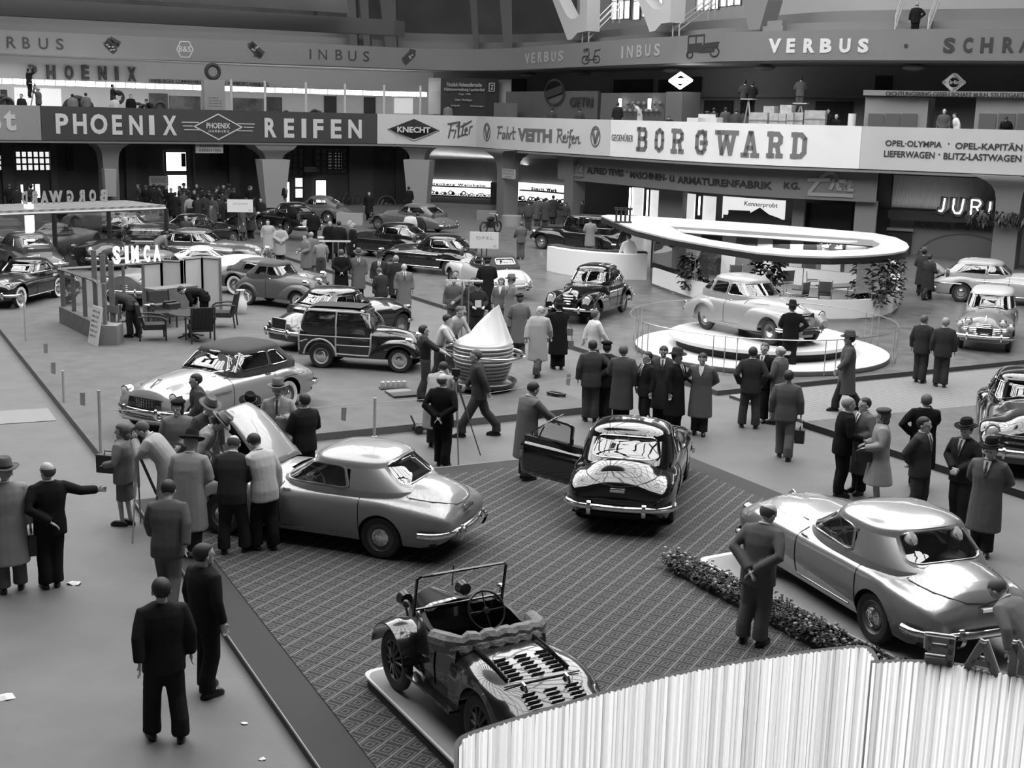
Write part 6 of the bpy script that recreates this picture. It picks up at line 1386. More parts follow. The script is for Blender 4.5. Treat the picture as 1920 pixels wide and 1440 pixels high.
# --- middle distance
for a in (
 ('balding man in a long open overcoat seen from the front in mid hall', 757,594,190,1.70, dict(wear='coat', top=.17, legs=.03, hair='baldg')),
 ('white-haired man in a dark coat behind the man in the open overcoat', 742,575,10,1.72, dict(wear='coat', top=.03, hair='grey')),
 ('worker in dark clothes bowing his head at the open black boot', 716,598,30,1.62, dict(wear='suit', top=.035, hair='mid', nod=30, lean=10, L='front', R='front')),
 ('man in a dark hat and long coat above the bowing worker', 712,572,170,1.74, dict(wear='coat', top=.04, hat='fedora', hatg=.03)),
 ('man in a grey hat and open grey overcoat looking down', 672,562,185,1.72, dict(wear='coat', top=.13, legs=.02, hat='fedora', hatg=.1, nod=15)),
 ('man in black seen from behind under the bare T-shaped sign stand', 640,562,5,1.74, dict(wear='coat', top=.01, L='back', R='back', hair='mid')),
 ('man in a white cap and light short-sleeved shirt seen from behind', 602,530,0,1.70, dict(wear='rolled', top=.26, legs=.06, hat='cap', hatg=.5, L='fwd', R='fwd')),
 ('man in a grey coat in the cluster left of the white-capped man', 574,522,120,1.72, dict(wear='coat', top=.17, L='hold', R='hold')),
 ('second man in a raincoat of the cluster beside the white-capped man', 584,516,20,1.70, dict(wear='coat', top=.15, hair='grey')),
 ('man in a cream raincoat with a scarf facing the viewer near the black rounded sedan', 503,484,175,1.68, dict(wear='coat', top=.38, hair='dark', L='pocket', R='down')),
 ('man in a short cream raincoat with hands behind his back', 526,495,10,1.68, dict(wear='coat', top=.34, legs=.03, L='back', R='back')),
 ('man in black seen from behind before the bumper of the rounded sedan', 588,462,5,1.72, dict(wear='suit', top=.012)),
 ('man in a black double-breasted suit facing the viewer in the talking circle', 619,490,175,1.74, dict(wear='suit', top=.01)),
 ('man in a black coat with his back to the viewer in the talking circle', 636,493,-10,1.76, dict(wear='coat', top=.014)),
 ('grey-haired man in a light jacket in the talking circle', 656,491,120,1.74, dict(wear='suit', top=.12, hair='grey')),
 ('second man in black of the talking circle, on its outer side', 662,496,110,1.72, dict(wear='coat', top=.012, hair='grey')),
 ('man in a white work coat leaning at the black sedans', 769,465,5,1.74, dict(wear='coat', top=.6, hair='mid')),
 ('small dark man beside the one in the white work coat', 783,462,-20,1.62, dict(wear='suit', top=.03)),
 ('man in a dark coat standing by the dark wall left of the round sign', 692,414,170,1.74, dict(wear='coat', top=.015)),
 ('man in a dark jacket and light trousers walking across the shiny floor', 976,486,20,1.66, dict(wear='suit', top=.12, legs=.10, L='fwd', R='fwd', hair='mid')),
 ('person in a pale draped coat at the curved white counter', 1105,478,15,1.72, dict(wear='coat', top=.24, L='hold', R='hold', hair='dark')),
 ('man in white work clothes walking past the curved white counter', 1176,522,30,1.76, dict(wear='suit', top=.6, legs=.5, L='fwd', R='swing', hair='mid')),
 ('woman with dark hair sitting behind the curved white counter', 1128,462,150,1.35, dict(wear='suit', top=.04, hair='womand', L='front', R='front')),
 ('man in a hat and heavy dark coat at the pale sedan with the open boot', 1726,554,-20,1.74, dict(wear='coat', top=.04, hat='fedora', hatg=.12, L='hold', R='hold')),
 ('second man in a dark coat stepping beside the open boot', 1737,562,-40,1.66, dict(wear='coat', top=.045, L='hold', R='hold', feet=STEP)),
 ('dark-suited man with light shirt standing before the dark grey luxury sedan', 351,478,160,1.72, dict(wear='suit', top=.06, L='pocket', R='down')),
 ('woman in a white blouse and black skirt with a broom', 170,498,-40,1.64, dict(wear='shirt', top=.65, legs=.01, hair='womand', L='front', R='front')),
 ('woman in white standing inside the glass pavilion by flowers', 236,466,110,1.66, dict(wear='shirt', top=.6, legs=.02, hair='womand', L='hold', R='hold')),
 ('person in grey behind the woman in white in the glass pavilion', 246,462,60,1.74, dict(wear='coat', top=.2)),
 ('man in grey bending behind the white letter at the word end', 292,505,-60,1.70, dict(wear='suit', top=.15, legs=.04, lean=50, L='reach', R='reach')),
 ('man in shirt and waistcoat bending far down before the glass pavilion', 118,500,80,1.70, dict(wear='rolled', top=.25, legs=.05, lean=75, L='reach', R='reach')),
 ('worker crouching behind the dark frames beside the woman with the broom', 195,522,-70,1.6, dict(wear='suit', top=.06, lean=70, L='reach', R='reach')),
 ('man in a dark suit bending deep over the office desk of the booth', 250,632,60,1.74, dict(wear='suit', top=.04, legs=.03, lean=68, L='reach', R='reach', feet=((.05,.1),(-.1,-.1)), hair='bald')),
 ('man in black doubled over behind the round table', 385,612,75,1.70, dict(wear='suit', top=.008, lean=78, L='reach', R='reach')),
):
 l, px, py, f, h, kw = a; person(l, px, py, f, h, **kw)
# --- the dense crowd near the door, a few prototypes copied
protos = []
for k, (w_, t_, lg_, hr_, ht_, L_, R_2) in enumerate((('coat', .03,.02, 'dark', None, 'down', 'pocket'),('suit', .018, None, 'mid', None, 'front', 'down'),('coat', .10,.03, 'grey', 'fedora', 'down', 'down'),('coat', .05,.02, 'dark', 'fedora', 'back', 'back'),('suit', .06, None, 'dark', None, 'pocket', 'hip'),('shirt', .5,.04, 'dark', None, 'down', 'front'))):
 protos.append((w_, t_, lg_, hr_, ht_, L_, R_2))
CW = ['dark overcoat', 'black suit', 'grey coat and hat', 'dark coat and hat', 'grey suit', 'white shirt']
crowd = [(322,408,1),(330,418,0),(338,402,4),(346,414,2),(355,405,0),(357,424,5),(366,412,1),(372,426,3),(380,404,0),(384,420,4),(393,412,1),(399,428,2),(405,408,0),(412,424,3),(418,412,4),(425,440,0),(433,452,1),(447,445,0),(455,455,2),(462,440,4),(470,452,3),(410,400,1),(440,405,1),(470,402,1),(490,430,0),(396,446,2),(312,400,1),(302,404,3),(290,400,0),(275,402,1),(262,400,4),(430,400,3),(370,398,1),(346,396,3),(20,400,1),(34,404,0),(60,402,3)]
crowd_root = {}
rr = random.Random(3)
for i, (px, py, k) in enumerate(crowd):
 w_, t_, lg_, hr_, ht_, L_, R_2 = protos[k]; f = rr.choice((0,20,-25,170,150,90,-90,10))
 lab = 'visitor in a %s in the dense crowd before the bright doorway' % CW[k]; grp = 'crowd by the doorway, %s' % CW[k]
 g = G(px, py, 0); g.z = ground_z(g.x, g.y)
 if k not in crowd_root:
  crowd_root[k] = person(lab, px, py, f, 1.72, w_, t_, lg_, hat=ht_, hatg=.05, hair=hr_, L=L_, R=R_2, group=grp)
 else:
  o = copy_tree(crowd_root[k]); o.location = g; sc = rr.uniform(.96,1.04); o.scale = (sc, sc, sc); o.rotation_euler = (0,0, math.atan2(g.y, g.x)+R_(f))
# --- people on the lower gallery (floor ZF1) and upper gallery
def gal(px, top_py, off, label, f=0, h=1.72, z=ZF1, **k):
 q = P1.offset(off); s_ = q.spx(px, 6.5); p, t, n = q.at(s_)
 zz = zat(p.x, p.y, top_py)-h
 z0 = min(zz, 6.9) if zz > z+.15 else z
 return person(label, 0,0, f, h, at=(p.x, p.y, z0), near=False, **k)
gal(56,128,2.2, 'man in dark clothes standing high on a stepladder below the dark letter P', -60, wear='suit', top=.02, L='up', R='up')
gal(72,164,1.5, 'balding man in a grey jacket steadying the stepladder', 60, wear='suit', top=.10, hair='baldg', L='up', R='hold')
gal(40,172,1.6, 'dark-haired man behind the parapet beside the stepladder', 150, wear='suit', top=.03)
gal(136,176,1.4, 'man in a pale coat, one of two bending before the dark arch', 10, wear='coat', top=.2, h=1.66)
gal(161,174,1.4, 'man in a grey coat, other of the two before the dark arch', -10, wear='coat', top=.16, h=1.66)
gal(212,158,1.6, 'man lifting a tyre onto the dark display frame', -80, wear='suit', top=.03, L='reach', R='reach')
gal(215,180,.9, 'person in white seen behind the parapet under the man lifting a tyre', 0, wear='coat', top=.6, h=1.60)
gal(245,177,1.5, 'dark figure standing among the tyre heaps', 170, wear='suit', top=.012)
gal(285,181,1.3, 'dark figure bent over at the picture panels', 100, wear='suit', top=.015, lean=30)
gal(840,194,2.5, 'grey blurred person before the big black sign board', 0, wear='suit', top=.2)
gal(1035,200,2.0, 'dim figure in front of the wall with the ringed emblem', 0, wear='suit', top=.05)
gal(1087,198,2.0, 'dim figure beside the small glass case under the word GETRI'.replace(' the word GETRI', ' the dark wall lettering'),0, wear='suit', top=.05)
gal(1158,192,1.8, 'dark-haired man by the lit shelves above the light banner', 0, wear='suit', top=.02)
gal(1200,190,1.2, 'person hidden in a pale cloth bending over the parapet', 90, wear='coat', top=.5, h=1.45, lean=30)
gal(1393,150,2.5, 'taller of two men working on a high trestle', 0, wear='suit', top=.06, legs=.01, L='hold', R='hold')
gal(1407,153,2.4, 'man in black beside the taller man on the trestle', 20, wear='suit', top=.02, L='hold', R='hold')
gal(1497,143,2.4, 'man in overalls standing alone on a trestle above the crates', 10, wear='suit', top=.10, L='front', R='front')
gal(1326,205,1.8, 'man in a cap behind the white parcels', 20, wear='suit', top=.06, hat='cap', hatg=.1, h=1.6)
gal(1338,202,1.9, 'second man behind the white parcels', -20, wear='suit', top=.04, h=1.6)
gal(1360,201,2.2, 'grey figure stooping beside the white parcels', 0, wear='coat', top=.09, h=1.6)
gal(1380,203,1.3, 'dark-haired man under the trestle with the two workers', 0, wear='suit', top=.05, h=1.6, lean=20)
gal(1568,211,1.5, 'man in a black suit writing at the parapet beside the crates', 150, wear='suit', top=.012, hair='bald', L='front', R='front', h=1.6)
gal(1552,204,2.4, 'shadowy man in the dark opening behind the writing man', 170, wear='suit', top=.015, h=1.66)
gal(1769,204,1.2, 'man in a grey suit leaning on the parapet beside the one in a white coat', 175, wear='suit', top=.10, hair='bald')
gal(1796,211,1.1, 'person in a white coat bent over the parapet', 110, wear='coat', top=.75, h=1.62, lean=14, hair='dark')
gal(1888,215,.9, 'man in a dark jacket slumped over the parapet at the grey display wall', 170, wear='suit', top=.02, h=1.58, lean=25, nod=30)
gal(1257,210,.5, 'dark-sleeved person reaching an arm down over the white banner', 170, wear='suit', top=.03, h=1.45, lean=35, L='low', R='low')
q = P2.offset(2.4); p_, t_, n_ = q.at(q.spx(1716,11)); zt_ = zat(p_.x, p_.y, 3)
person('man in black with hand on hip on the upper tier stairs', 0,0,5,1.74, 'suit', .012, at=(p_.x, p_.y, zt_-1.76), R='hip', hair='grey', near=False)
# booth visitors on the ground
for l, px, py, f, kw in (('man in overalls bending at the shelf of small parts', 990,432,0, dict(wear='suit', top=.05, lean=25)),('man in a grey coat looking at the shelf of small parts', 1007,424,0, dict(wear='coat', top=.09)),('man in a dark coat next to the grey-coated man at the shelf', 1022,426,10, dict(wear='coat', top=.06)),('third visitor at the shelf of small parts, beside the wall end', 1036,420,-10, dict(wear='coat', top=.05)),
 ('woman seated behind the black glazed van, by the booth wall', 1060,425,160, dict(wear='suit', top=.05, hair='womand', h=1.4)),('dark-haired man under the sign fascia beside the pale hatch', 1090,425,100, dict(wear='suit', top=.04, h=1.55)),('silhouetted visitor in the narrow doorway', 534,392,60, dict(wear='suit', top=.02)),
 ('figure in dark clothes at the plank wall left of the bright doorway', 420,398,170, dict(wear='suit', top=.02)),('seated dark figure right of the plank wall', 468,398,170, dict(wear='suit', top=.015, h=1.6)),('person in front of the dark stand hanging with parts', 766,400,0, dict(wear='coat', top=.015))):
 kw = dict(kw); h_ = kw.pop('h', 1.72); person(l, px, py, f, h_, **kw)
# ------------------------------------------------------------------ turntable with railing
tc = Vector((6.85,35.05)); root = empty('turntable', (tc.x, tc.y, .12)); T(root, 'white two-tier round turntable with dark underside gap', 'turntable')
WH = mat('gloss_white', .72,.35); 
mb = MB(); mb.lathe([(.001,0),(3.42,0),(3.45,.02),(3.45,.10),(.001,.10)],72); mb.build('lower_rim', mat('rim_grey_board', .14,.6), root, smooth=30)
mb = MB(); mb.lathe([(.001,.101),(3.44,.101),(3.45,.13),(3.40,.14),(.001,.14)],72); mb.build('lower_disc', WH, root, smooth=30)
mb = MB(); mb.lathe([(.001,.14),(2.32,.14),(2.32,.36),(.001,.36)],64); mb.build('recess', BLACK, root, smooth=30)
mb = MB(); mb.lathe([(.001,.36),(2.50,.36),(2.54,.39),(2.54,.46),(2.50,.48),(.001,.48)],72); mb.build('upper_disc', WH, root, smooth=30)
rail = empty('round_railing', (tc.x, tc.y, .12)); T(rail, 'thin chrome wire railing circling the turntable', 'railing')
mb = MB(); mb.tube([(3.62*cos(a),3.62*sin(a),.95) for a in [2*pi*k/64 for k in range(64)]],.014,5, cyc=True); mb.build('top_rail', mat('wire', .5,.3,.8), rail)
for q in range(8):
 for d in (-.085,0,.085):
  a = 2*pi*q/8+.35+d; mb = MB(); mb.tube([(3.62*cos(a),3.62*sin(a),0),(3.62*cos(a),3.62*sin(a),.95)],.013,5); mb.build('post', mat('wire', .5), rail)
# ------------------------------------------------------------------ pavilion with oval roof
ZR = 2.25
def gp_(pts, z): return [G(x, y, z).xy for x, y in pts]
out = gp_([(1122,402),(1190,404),(1300,411),(1450,421),(1560,430),(1640,437),(1680,445),(1700,455),(1705,463),(1698,470),(1670,475),(1620,479),(1560,481),(1490,479),(1420,473),(1340,461),(1260,447),(1190,430),(1150,414)], ZR)
inn = gp_([(1256,424),(1300,427),(1400,433),(1500,440),(1600,447),(1636,450),(1650,457),(1645,462),(1625,467),(1560,470),(1490,468),(1400,460),(1330,449),(1280,437)], ZR)
def resample(poly, c, n=72):
 o = []
 for k in range(n):
  a = -pi+2*pi*k/n; d = Vector((cos(a), sin(a))); best = 0
  for i in range(len(poly)):
   p, q = poly[i-1]-c, poly[i]-c; e = q-p; den = d.x*e.y-d.y*e.x
   if abs(den) < 1e-9: continue
   t = (p.x*e.y-p.y*e.x)/den; u = (p.x*d.y-p.y*d.x)/den
   if -1e-6 <= u <= 1+1e-6 and t > best: best = t
  o.append(c+d*best)
 return o
ci = sum(inn, Vector((0,0)))/len(inn); O_, I_ = resample(out, ci, 120), resample(inn, ci, 120)
pav = empty('oval_pavilion', (ci.x, ci.y, .12)); T(pav, 'glass-walled pavilion with white oval roof pierced by a long opening', 'pavilion')
def L3(p, z): return (p.x-ci.x, p.y-ci.y, z-.12)
mb = MB(); mb.rings([[L3(p, ZR) for p in O_],[L3(p, ZR) for p in I_]], cap=(False, False)); mb.rings([[L3(p, ZR) for p in I_],[L3(p, ZR-.22) for p in I_]], cap=(False, False)); mb.rings([[L3(p, ZR) for p in O_],[L3(p, ZR-.06) for p in O_]], cap=(False, False)); mb.build('roof', mat('roof_white', .52,.6), pav, smooth=20, flip=False)
mb = MB(); mb.rings([[L3(p, ZR-.06) for p in O_],[L3(p, ZR-.26) for p in O_],[L3(p, ZR-.26) for p in I_],[L3(p, ZR-.22) for p in I_]], cap=(False, False)); mb.build('roof_edge', mat('roof_black_edge', .015,.5), pav, smooth=20, flip=False)
class PX: pass
def strip_px(bots, z0, tops, th, name, m_, parent, off=Vector((0,0)), zt=None):
 "upright strip whose foot is seen at the pixels bots (on height z0); its top height comes from the pixel rows tops"
 P = [G(x, y, z0).xy for x, y in bots]; rs = []
 for i, p in enumerate(P):
  z = zt if zt else zat(p.x, p.y, tops[i]); t = (P[min(i+1, len(P)-1)]-P[max(i-1,0)]).normalized(); n = Vector((-t.y, t.x))*th
  rs.append([(p.x-off.x, p.y-off.y, z0),(p.x-off.x, p.y-off.y, z),(p.x+n.x-off.x, p.y+n.y-off.y, z),(p.x+n.x-off.x, p.y+n.y-off.y, z0)])
 mb = MB(); mb.rings(rs); return mb.build(name, m_, parent, smooth=40)
bots = [(1222,536),(1260,550),(1300,564),(1350,577),(1400,588),(1450,596),(1500,601),(1550,603.5),(1600,603),(1630,601),(1655,597),(1672,591),(1683,582),(1686,570)]
tz_ = .82
pl = strip_px(bots, .12, None, .12, 'white_parapet', mat('parapet_white', .9,.5), pav, Vector((ci.x, ci.y)), zt=tz_); pl.location.z = -.12
bot2 = [G(x, y, .12).xy for x, y in bots]
mb = MB(); n = len(bot2); back = [G(1640,520,.12).xy, G(1240,497,.12).xy]
mb.prism([(p.x-ci.x, p.y-ci.y) for p in bot2+back],.0,.10); mb.build('inner_floor', mat('pav_floor', .05,.6), pav, smooth=0)
# rear display wall made of panels
A_, B_ = G(1222,408, ZR).xy+Vector((0,-1.0)), G(1680,446, ZR).xy+Vector((-.4,-1.0))
def wallx(px):
 d = (B_-A_); lo, hi = -.3,1.3
 for _ in range(40):
  m_ = (lo+hi)/2; p = A_+d*m_
  if proj((p.x, p.y, 1.5))[0] < px: lo = m_
  else: hi = m_
 return A_+d*lo
pw_ = mat('panel_white', .8,.6); pg_ = mat('panel_grey', .16,.5); pd_ = mat('panel_dark', .03,.5); pm_ = mat('panel_mid', .5,.6)
dn = Vector((-(B_-A_).y, (B_-A_).x)).normalized()
for k, (x0, x1, z0, z1, m_) in enumerate(((1222,1270,.2,3.0, pg_),(1271,1286,.2,3.0, pd_),(1288,1314,.2,3.0, pw_),(1315,1353,.2,3.0, pd_),(1354,1380,.2,3.0, pw_),(1381,1417,.2,3.0, pg_),(1420,1448,.2,3.0, pw_),(1449,1480,.9,3.0, pd_),(1481,1505,.9,3.0, pm_),(1506,1530,.9,3.0, pd_),(1531,1540,.9,3.0, pg_),(1541,1577,.9,3.0, pw_),(1578,1584,.9,3.0, pd_),(1585,1620,.9,3.0, pm_),(1621,1672,.9,3.0, pm_),(1449,1672,.15,.88, pw_))):
 z1 = min(z1,2.05); a, b = wallx(x0)-ci, wallx(x1)-ci; mb = MB(); mb.rings([[(p.x, p.y, z0-.12),(p.x, p.y, z1-.12),(p.x+dn.x*.06, p.y+dn.y*.06, z1-.12),(p.x+dn.x*.06, p.y+dn.y*.06, z0-.12)] for p in (a, b)]); mb.build('wall_panel', m_, pav, smooth=0)
mb = MB()
p = wallx(1562); a0 = Vector((p.x-ci.x, p.y-ci.y, 1.65))-Vector((dn.x, dn.y, 0))*.08; ux = Vector(((B_-A_).x, (B_-A_).y, 0)).normalized()
for k in (-1,1): mb.tube([a0+ux*(.12*k), a0+ux*(.42*k)],.05,6)
for k in range(5): mb.ell(a0+ux*(-.5+.25*k)+Vector((0,0,.16)),(.07,.04,.07),8,6)
mb.lathe([(.001,0),(.17,0),(.17,.03),(.001,.03)],18, c=a0, M=Matrix.Rotation(pi/2,4, 'X')); mb.build('wall_emblem', CHROME, pav, smooth=30)
area('pavilion_light', (ci.x+.5, ci.y+3, ZR-.3),8,1.5,170,(-.3,0,-.5))  # added fill light, no lamp seen here; brightens the pavilion's rear panels
# glass skins and posts
for k in range(0, len(bots)-1,2):
 a, b = bot2[k]-ci, bot2[min(k+2, len(bots)-1)]-ci; mb = MB(); mb.quad((a.x, a.y, .9),(b.x, b.y, .9),(b.x, b.y, ZR-.4),(a.x, a.y, ZR-.4)); mb.build('glass_pane', CLEAR, pav, smooth=0)
 mb = MB(); mb.tube([(a.x, a.y, .88),(a.x, a.y, ZR-.38)],.018,5); mb.build('glazing_post', mat('wire', .5), pav)
# curved counter in front
ctr = strip_px([(1025,507),(1045,512),(1070,516.5),(1105,520.5),(1140,523),(1175,524.5),(1212,525)],.12, None, .5, 'counter', mat('parapet_white', .9,.5), None, zt=1.12); T(ctr, 'long curved white counter beside the glass pavilion', 'counter')
o = strip_px([(1025,504),(1045,509),(1070,513),(1105,517),(1140,519.5),(1175,521),(1212,521.5)],.12, None, .5, 'counter_top', mat('counter_dark', .05,.4), None, zt=1.16); o.parent = ctr
p = G(1168,413, ZR+.1); mb = MB()
lr = empty('gear_stack', (p.x, p.y, ZR)); T(lr, 'small group of upright machine parts standing on the tip of the oval roof', 'machine part')
for k in range(4): mb = MB(); mb.lathe([(.09,0),(.09,.05),(.04,.08),(.04,.5),(.10,.52),(.10,.6)],12, c=(-.27+.18*k, 0,0)); mb.build('spindle', mat('steel_dark', .06,.3,.6), lr)
# tubular chairs and table inside
def tube_chair(px, py, f, lab):
 g = G(px, py, .22); r = empty('tubular_chair', (g.x, g.y, .22), math.atan2(g.y, g.x)+R_(f)); T(r, lab, 'chair', 'tubular chairs in the glass pavilion')
 mb = MB(); mb.box(-.22,.22,-.22,.22,.42,.46); mb.build('seat', mat('cord_seat', .08,.8), r, smooth=0)
 mb = MB(); mb.rings([[(-.24-.03*t, -.2,.5+.4*t),(-.24-.03*t, .2,.5+.4*t),(-.21-.03*t, .2,.5+.4*t),(-.21-.03*t, -.2,.5+.4*t)] for t in (0,1)]); mb.build('backrest', mat('cord_seat', .08), r, smooth=0)
 for sg in (1,-1):
  mb = MB(); mb.tube([(-.26, sg*.22,.95),(-.22, sg*.22,.44),(.22, sg*.22,.44),(.24, sg*.22,.03),(-.2, sg*.22,.02)],.014,6); mb.build('frame', CHROME, r)
  mb = MB(); mb.tube([(-.22, sg*.24,.66),(.15, sg*.24,.66)],.02,6); mb.build('armrest', SHOEM, r)
 return r
for i, (px, py, f) in enumerate(((1378,541,0),(1452,553,-60),(1497,578,60),(1523,560,-90),(1545,576,0),(1600,580,120),(1612,556,90),(1470,552,30))):
 tube_chair(px, py, f, ('tubular chair nearest the cut-off glazing of the pavilion', 'tubular chair behind the roof of the turntable car', 'tubular chair standing lower and askew by the pavilion parapet', 'tubular chair at the long dark table, back to the wall panels', 'woven tubular chair with its back to the viewer', 'tubular chair leaning towards the potted shrubs', 'tubular chair with both armrests shown at the table end', 'tubular chair beside the tall climbing plant')[i])
g = G(1572,575,.22); r = empty('table', (g.x, g.y, .22),.5); T(r, 'dark rectangular table inside the glass pavilion', 'table'); mb = MB(); mb.box(-.75,.75,-.4,.4,.70,.74); mb.build('tabletop', mat('table_dark', .03,.4), r, smooth=0)
for sx in (-.65,.65):
 for sy in (-.3,.3): mb = MB(); mb.tube([(sx, sy, 0),(sx, sy, .7)],.02,6); mb.build('leg', CHROME, r)
LEAF = mat('leaf', .035,.5, var=.5, vscale=6); SOIL = mat('soil', .03,.9)
def leaf(mb, c, d, l, w_, up=.3):
 d = d.normalized(); s_ = d.cross(Vector((0,0,1))); s_ = s_.normalized() if s_.length > .1 else Vector((1,0,0)); n = s_.cross(d)
 mb.add([c, c+d*l*.5+s_*w_+n*l*.1, c+d*l-Vector((0,0, l*up)), c+d*l*.5-s_*w_+n*l*.1],[(0,1,2,3)])
def plant(px, py, h, w_, n, l, lab, z=.25, name='potted_plant', seed=1, droop=.3, cat='plant', g0=None):
 R = random.Random(seed); g = g0 or G(px, py, z); h = h if h < 100 else zat(g.x, g.y, h)-z-.1; r = empty(name, (g.x, g.y, z if g0 is None else g0.z)); T(r, lab, cat); mb = MB(); st = MB()
 if h > .7: st.lathe([(.001,0),(.12,0),(.16,.18),(.001,.18)],12); st.build('pot', mat('clay', .1,.8), r)
 st = MB()
 for k in range(5):
  a = R.uniform(0,6.28); st.tube([(0,0,.1),(w_*.25*cos(a), w_*.25*sin(a), h*.5),(w_*.45*cos(a+.4), w_*.45*sin(a+.4), h*.9)],.012,5)
 st.build('stem', mat('stem', .05,.7), r)
 for k in range(n):
  a = R.uniform(0,6.28); t = R.random()**.7; rr_ = w_*.5*R.uniform(.2,1)*(1-.5*abs(t-.55)); c = Vector((rr_*cos(a), rr_*sin(a),.15+h*t)); leaf(mb, c, Vector((cos(a), sin(a), R.uniform(-.5,.6))), l*R.uniform(.6,1.2), l*.28, droop)
 o = mb.build('foliage', LEAF, r, smooth=0, flip=False); o['kind'] = 'stuff'; return r
plant(1300,553,480,1.1,260,.28, 'bushy plant with drooping leaves behind the pavilion parapet nearest the white counter', seed=1)
plant(1436,580,479,.9,160,.36, 'climbing plant with big leaves behind the roof of the turntable car', seed=2)
plant(1632,588,490,1.3,300,.30, 'dark bushy rubber plant at the rounded pavilion end', seed=3)
plant(1666,580,486,.9,300,.16, 'fine-leaved shrub behind the rubber plant at the pavilion end', seed=4)
plant(1645,575,.25,.3,30,.12, 'trailing plant hanging over the rounded white parapet', .75, seed=5, droop=1.2)
gq = P1.offset(-.1); pt_, t_, n_ = gq.at(gq.spx(1890,3)); zz = zat(pt_.x, pt_.y, 425)
for k, dx in enumerate((-1.0,0,1.1)):
 plant(0,0,.6,1.1,160,.25,('hanging greenery on the lettered wall side of the pillar', 'hanging greenery fixed round the front of the pillar', 'hanging greenery on the far side of the pillar at the picture edge')[k], seed=7+k, g0=Vector((pt_.x+t_.x*dx+n_.x*.25, pt_.y+t_.y*dx+n_.y*.25, zz-.1)), droop=.9, name='hanging_plant')
# ------------------------------------------------------------------ armchair booth
BW = mat('booth_wood', .16,.6, var=.15, vscale=4); CV = mat('booth_panel_cloth', .55,.8, bump=.1, bscale=60)
P0, P1_, P3 = G(113,605,.15), G(192,645,.15), G(398,577,.15)
booth = empty('display_booth', (P0.x, P0.y, .15)); T(booth, 'angular wooden display booth with glazed side wing and pale folding panels', 'display booth')
def bl(p, z=0): return Vector((p.x-P0.x, p.y-P0.y, z))
zt0 = 1.55; dW = (P1_-P0); dB = (P3-P0)
def post(p, z0, z1, w_=.05, name='post', m_=BW):
 q = bl(p); mb = MB(); mb.box(q.x-w_, q.x+w_, q.y-w_, q.y+w_, z0, z1); return mb.build(name, m_, booth, smooth=0)
q0, q1 = bl(P0), bl(P1_); nW = Vector((-dW.y, dW.x, 0)).normalized()
mb = MB(); mb.rings([[a-nW*.02, a+nW*.42, a+nW*.42+Vector((0,0,.48)), a-nW*.02+Vector((0,0,.48))] for a in (q0, q1)]); mb.build('plinth', BW, booth, smooth=0)
mb = MB(); e = q1; mb.box(e.x-.1, e.x+.45, e.y-.15, e.y+.4,0,.52); mb.build('plinth_block', mat('booth_wood_light', .22,.6), booth, smooth=0)
for t in (0.02,.28,.55,.80,1.0):
 p = P0.lerp(P1_, t)+nW*.1; post(p, .48, lerp(zt0,1.62, t),.045)
mb = MB(); mb.tube([q0+nW*.1+Vector((0,0, zt0)), q0.lerp(q1,.8)+nW*.1+Vector((0,0,1.6)), q1+nW*.1+Vector((0,0,1.5))],.045,4); mb.build('top_rail', BW, booth, smooth=0)
mb = MB(); a, b = q0+nW*.1, q1+nW*.1; mb.quad(a+Vector((0,0,.5)), b+Vector((0,0,.5)), b+Vector((0,0,1.5)), a+Vector((0,0, zt0-.03))); mb.build('glass_pane', CLEAR, booth, smooth=0)
for k, (t, zt_) in enumerate(((.42,2.25),(.62,2.2),(.80,2.1))):
 p = q0.lerp(q1, t)+nW*.55; mb = MB(); mb.box(p.x-.07, p.x+.07, p.y-.03, p.y+.03,0, zt_); mb.build('upright_board', BW, booth, smooth=0)
# back line: open frames then pale panels
def tb(px):
 lo, hi = -.1,1.2
 for _ in range(40):
  m_ = (lo+hi)/2; p = P0.lerp(P3, m_)
  if proj((p.x, p.y, 1.5))[0] < px: lo = m_
  else: hi = m_
 return lo
for px in (115,195,231,268): post(P0.lerp(P3, tb(px)),0, zt0,.04)
mb = MB(); mb.tube([bl(P0)+Vector((0,0, zt0)), bl(P0.lerp(P3, tb(305)))+Vector((0,0, zt0))],.05,4); mb.build('top_rail', BW, booth, smooth=0)
nB = Vector((-dB.y, dB.x, 0)).normalized(); zig = [(268,0),(303,.0),(325,-.5),(345,.0),(382,.1),(398,-.45)]
for (xa, oa),(xb, ob) in zip(zig, zig[1:]):
 a = bl(P0.lerp(P3, tb(xa)))+nB*oa; b = bl(P0.lerp(P3, tb(xb)))+nB*ob
 mb = MB(); mb.rings([[a+Vector((0,0,.05)), a+Vector((0,0, zt0+.05)), a+nB*.04+Vector((0,0, zt0+.05)), a+nB*.04+Vector((0,0,.05))],[b+Vector((0,0,.05)), b+Vector((0,0, zt0+.05)), b+nB*.04+Vector((0,0, zt0+.05)), b+nB*.04+Vector((0,0,.05))]]); pn = mb.build('folding_panel', CV, booth, smooth=0)
 mb = MB()
 for c in (a, b): mb.box(c.x-.035, c.x+.035, c.y-.035, c.y+.05,0, zt0+.08)
 mb.tube([a+Vector((0,0, zt0+.05)), b+Vector((0,0, zt0+.05))],.035,4); mb.build('panel_frame', BW, pn, smooth=0)
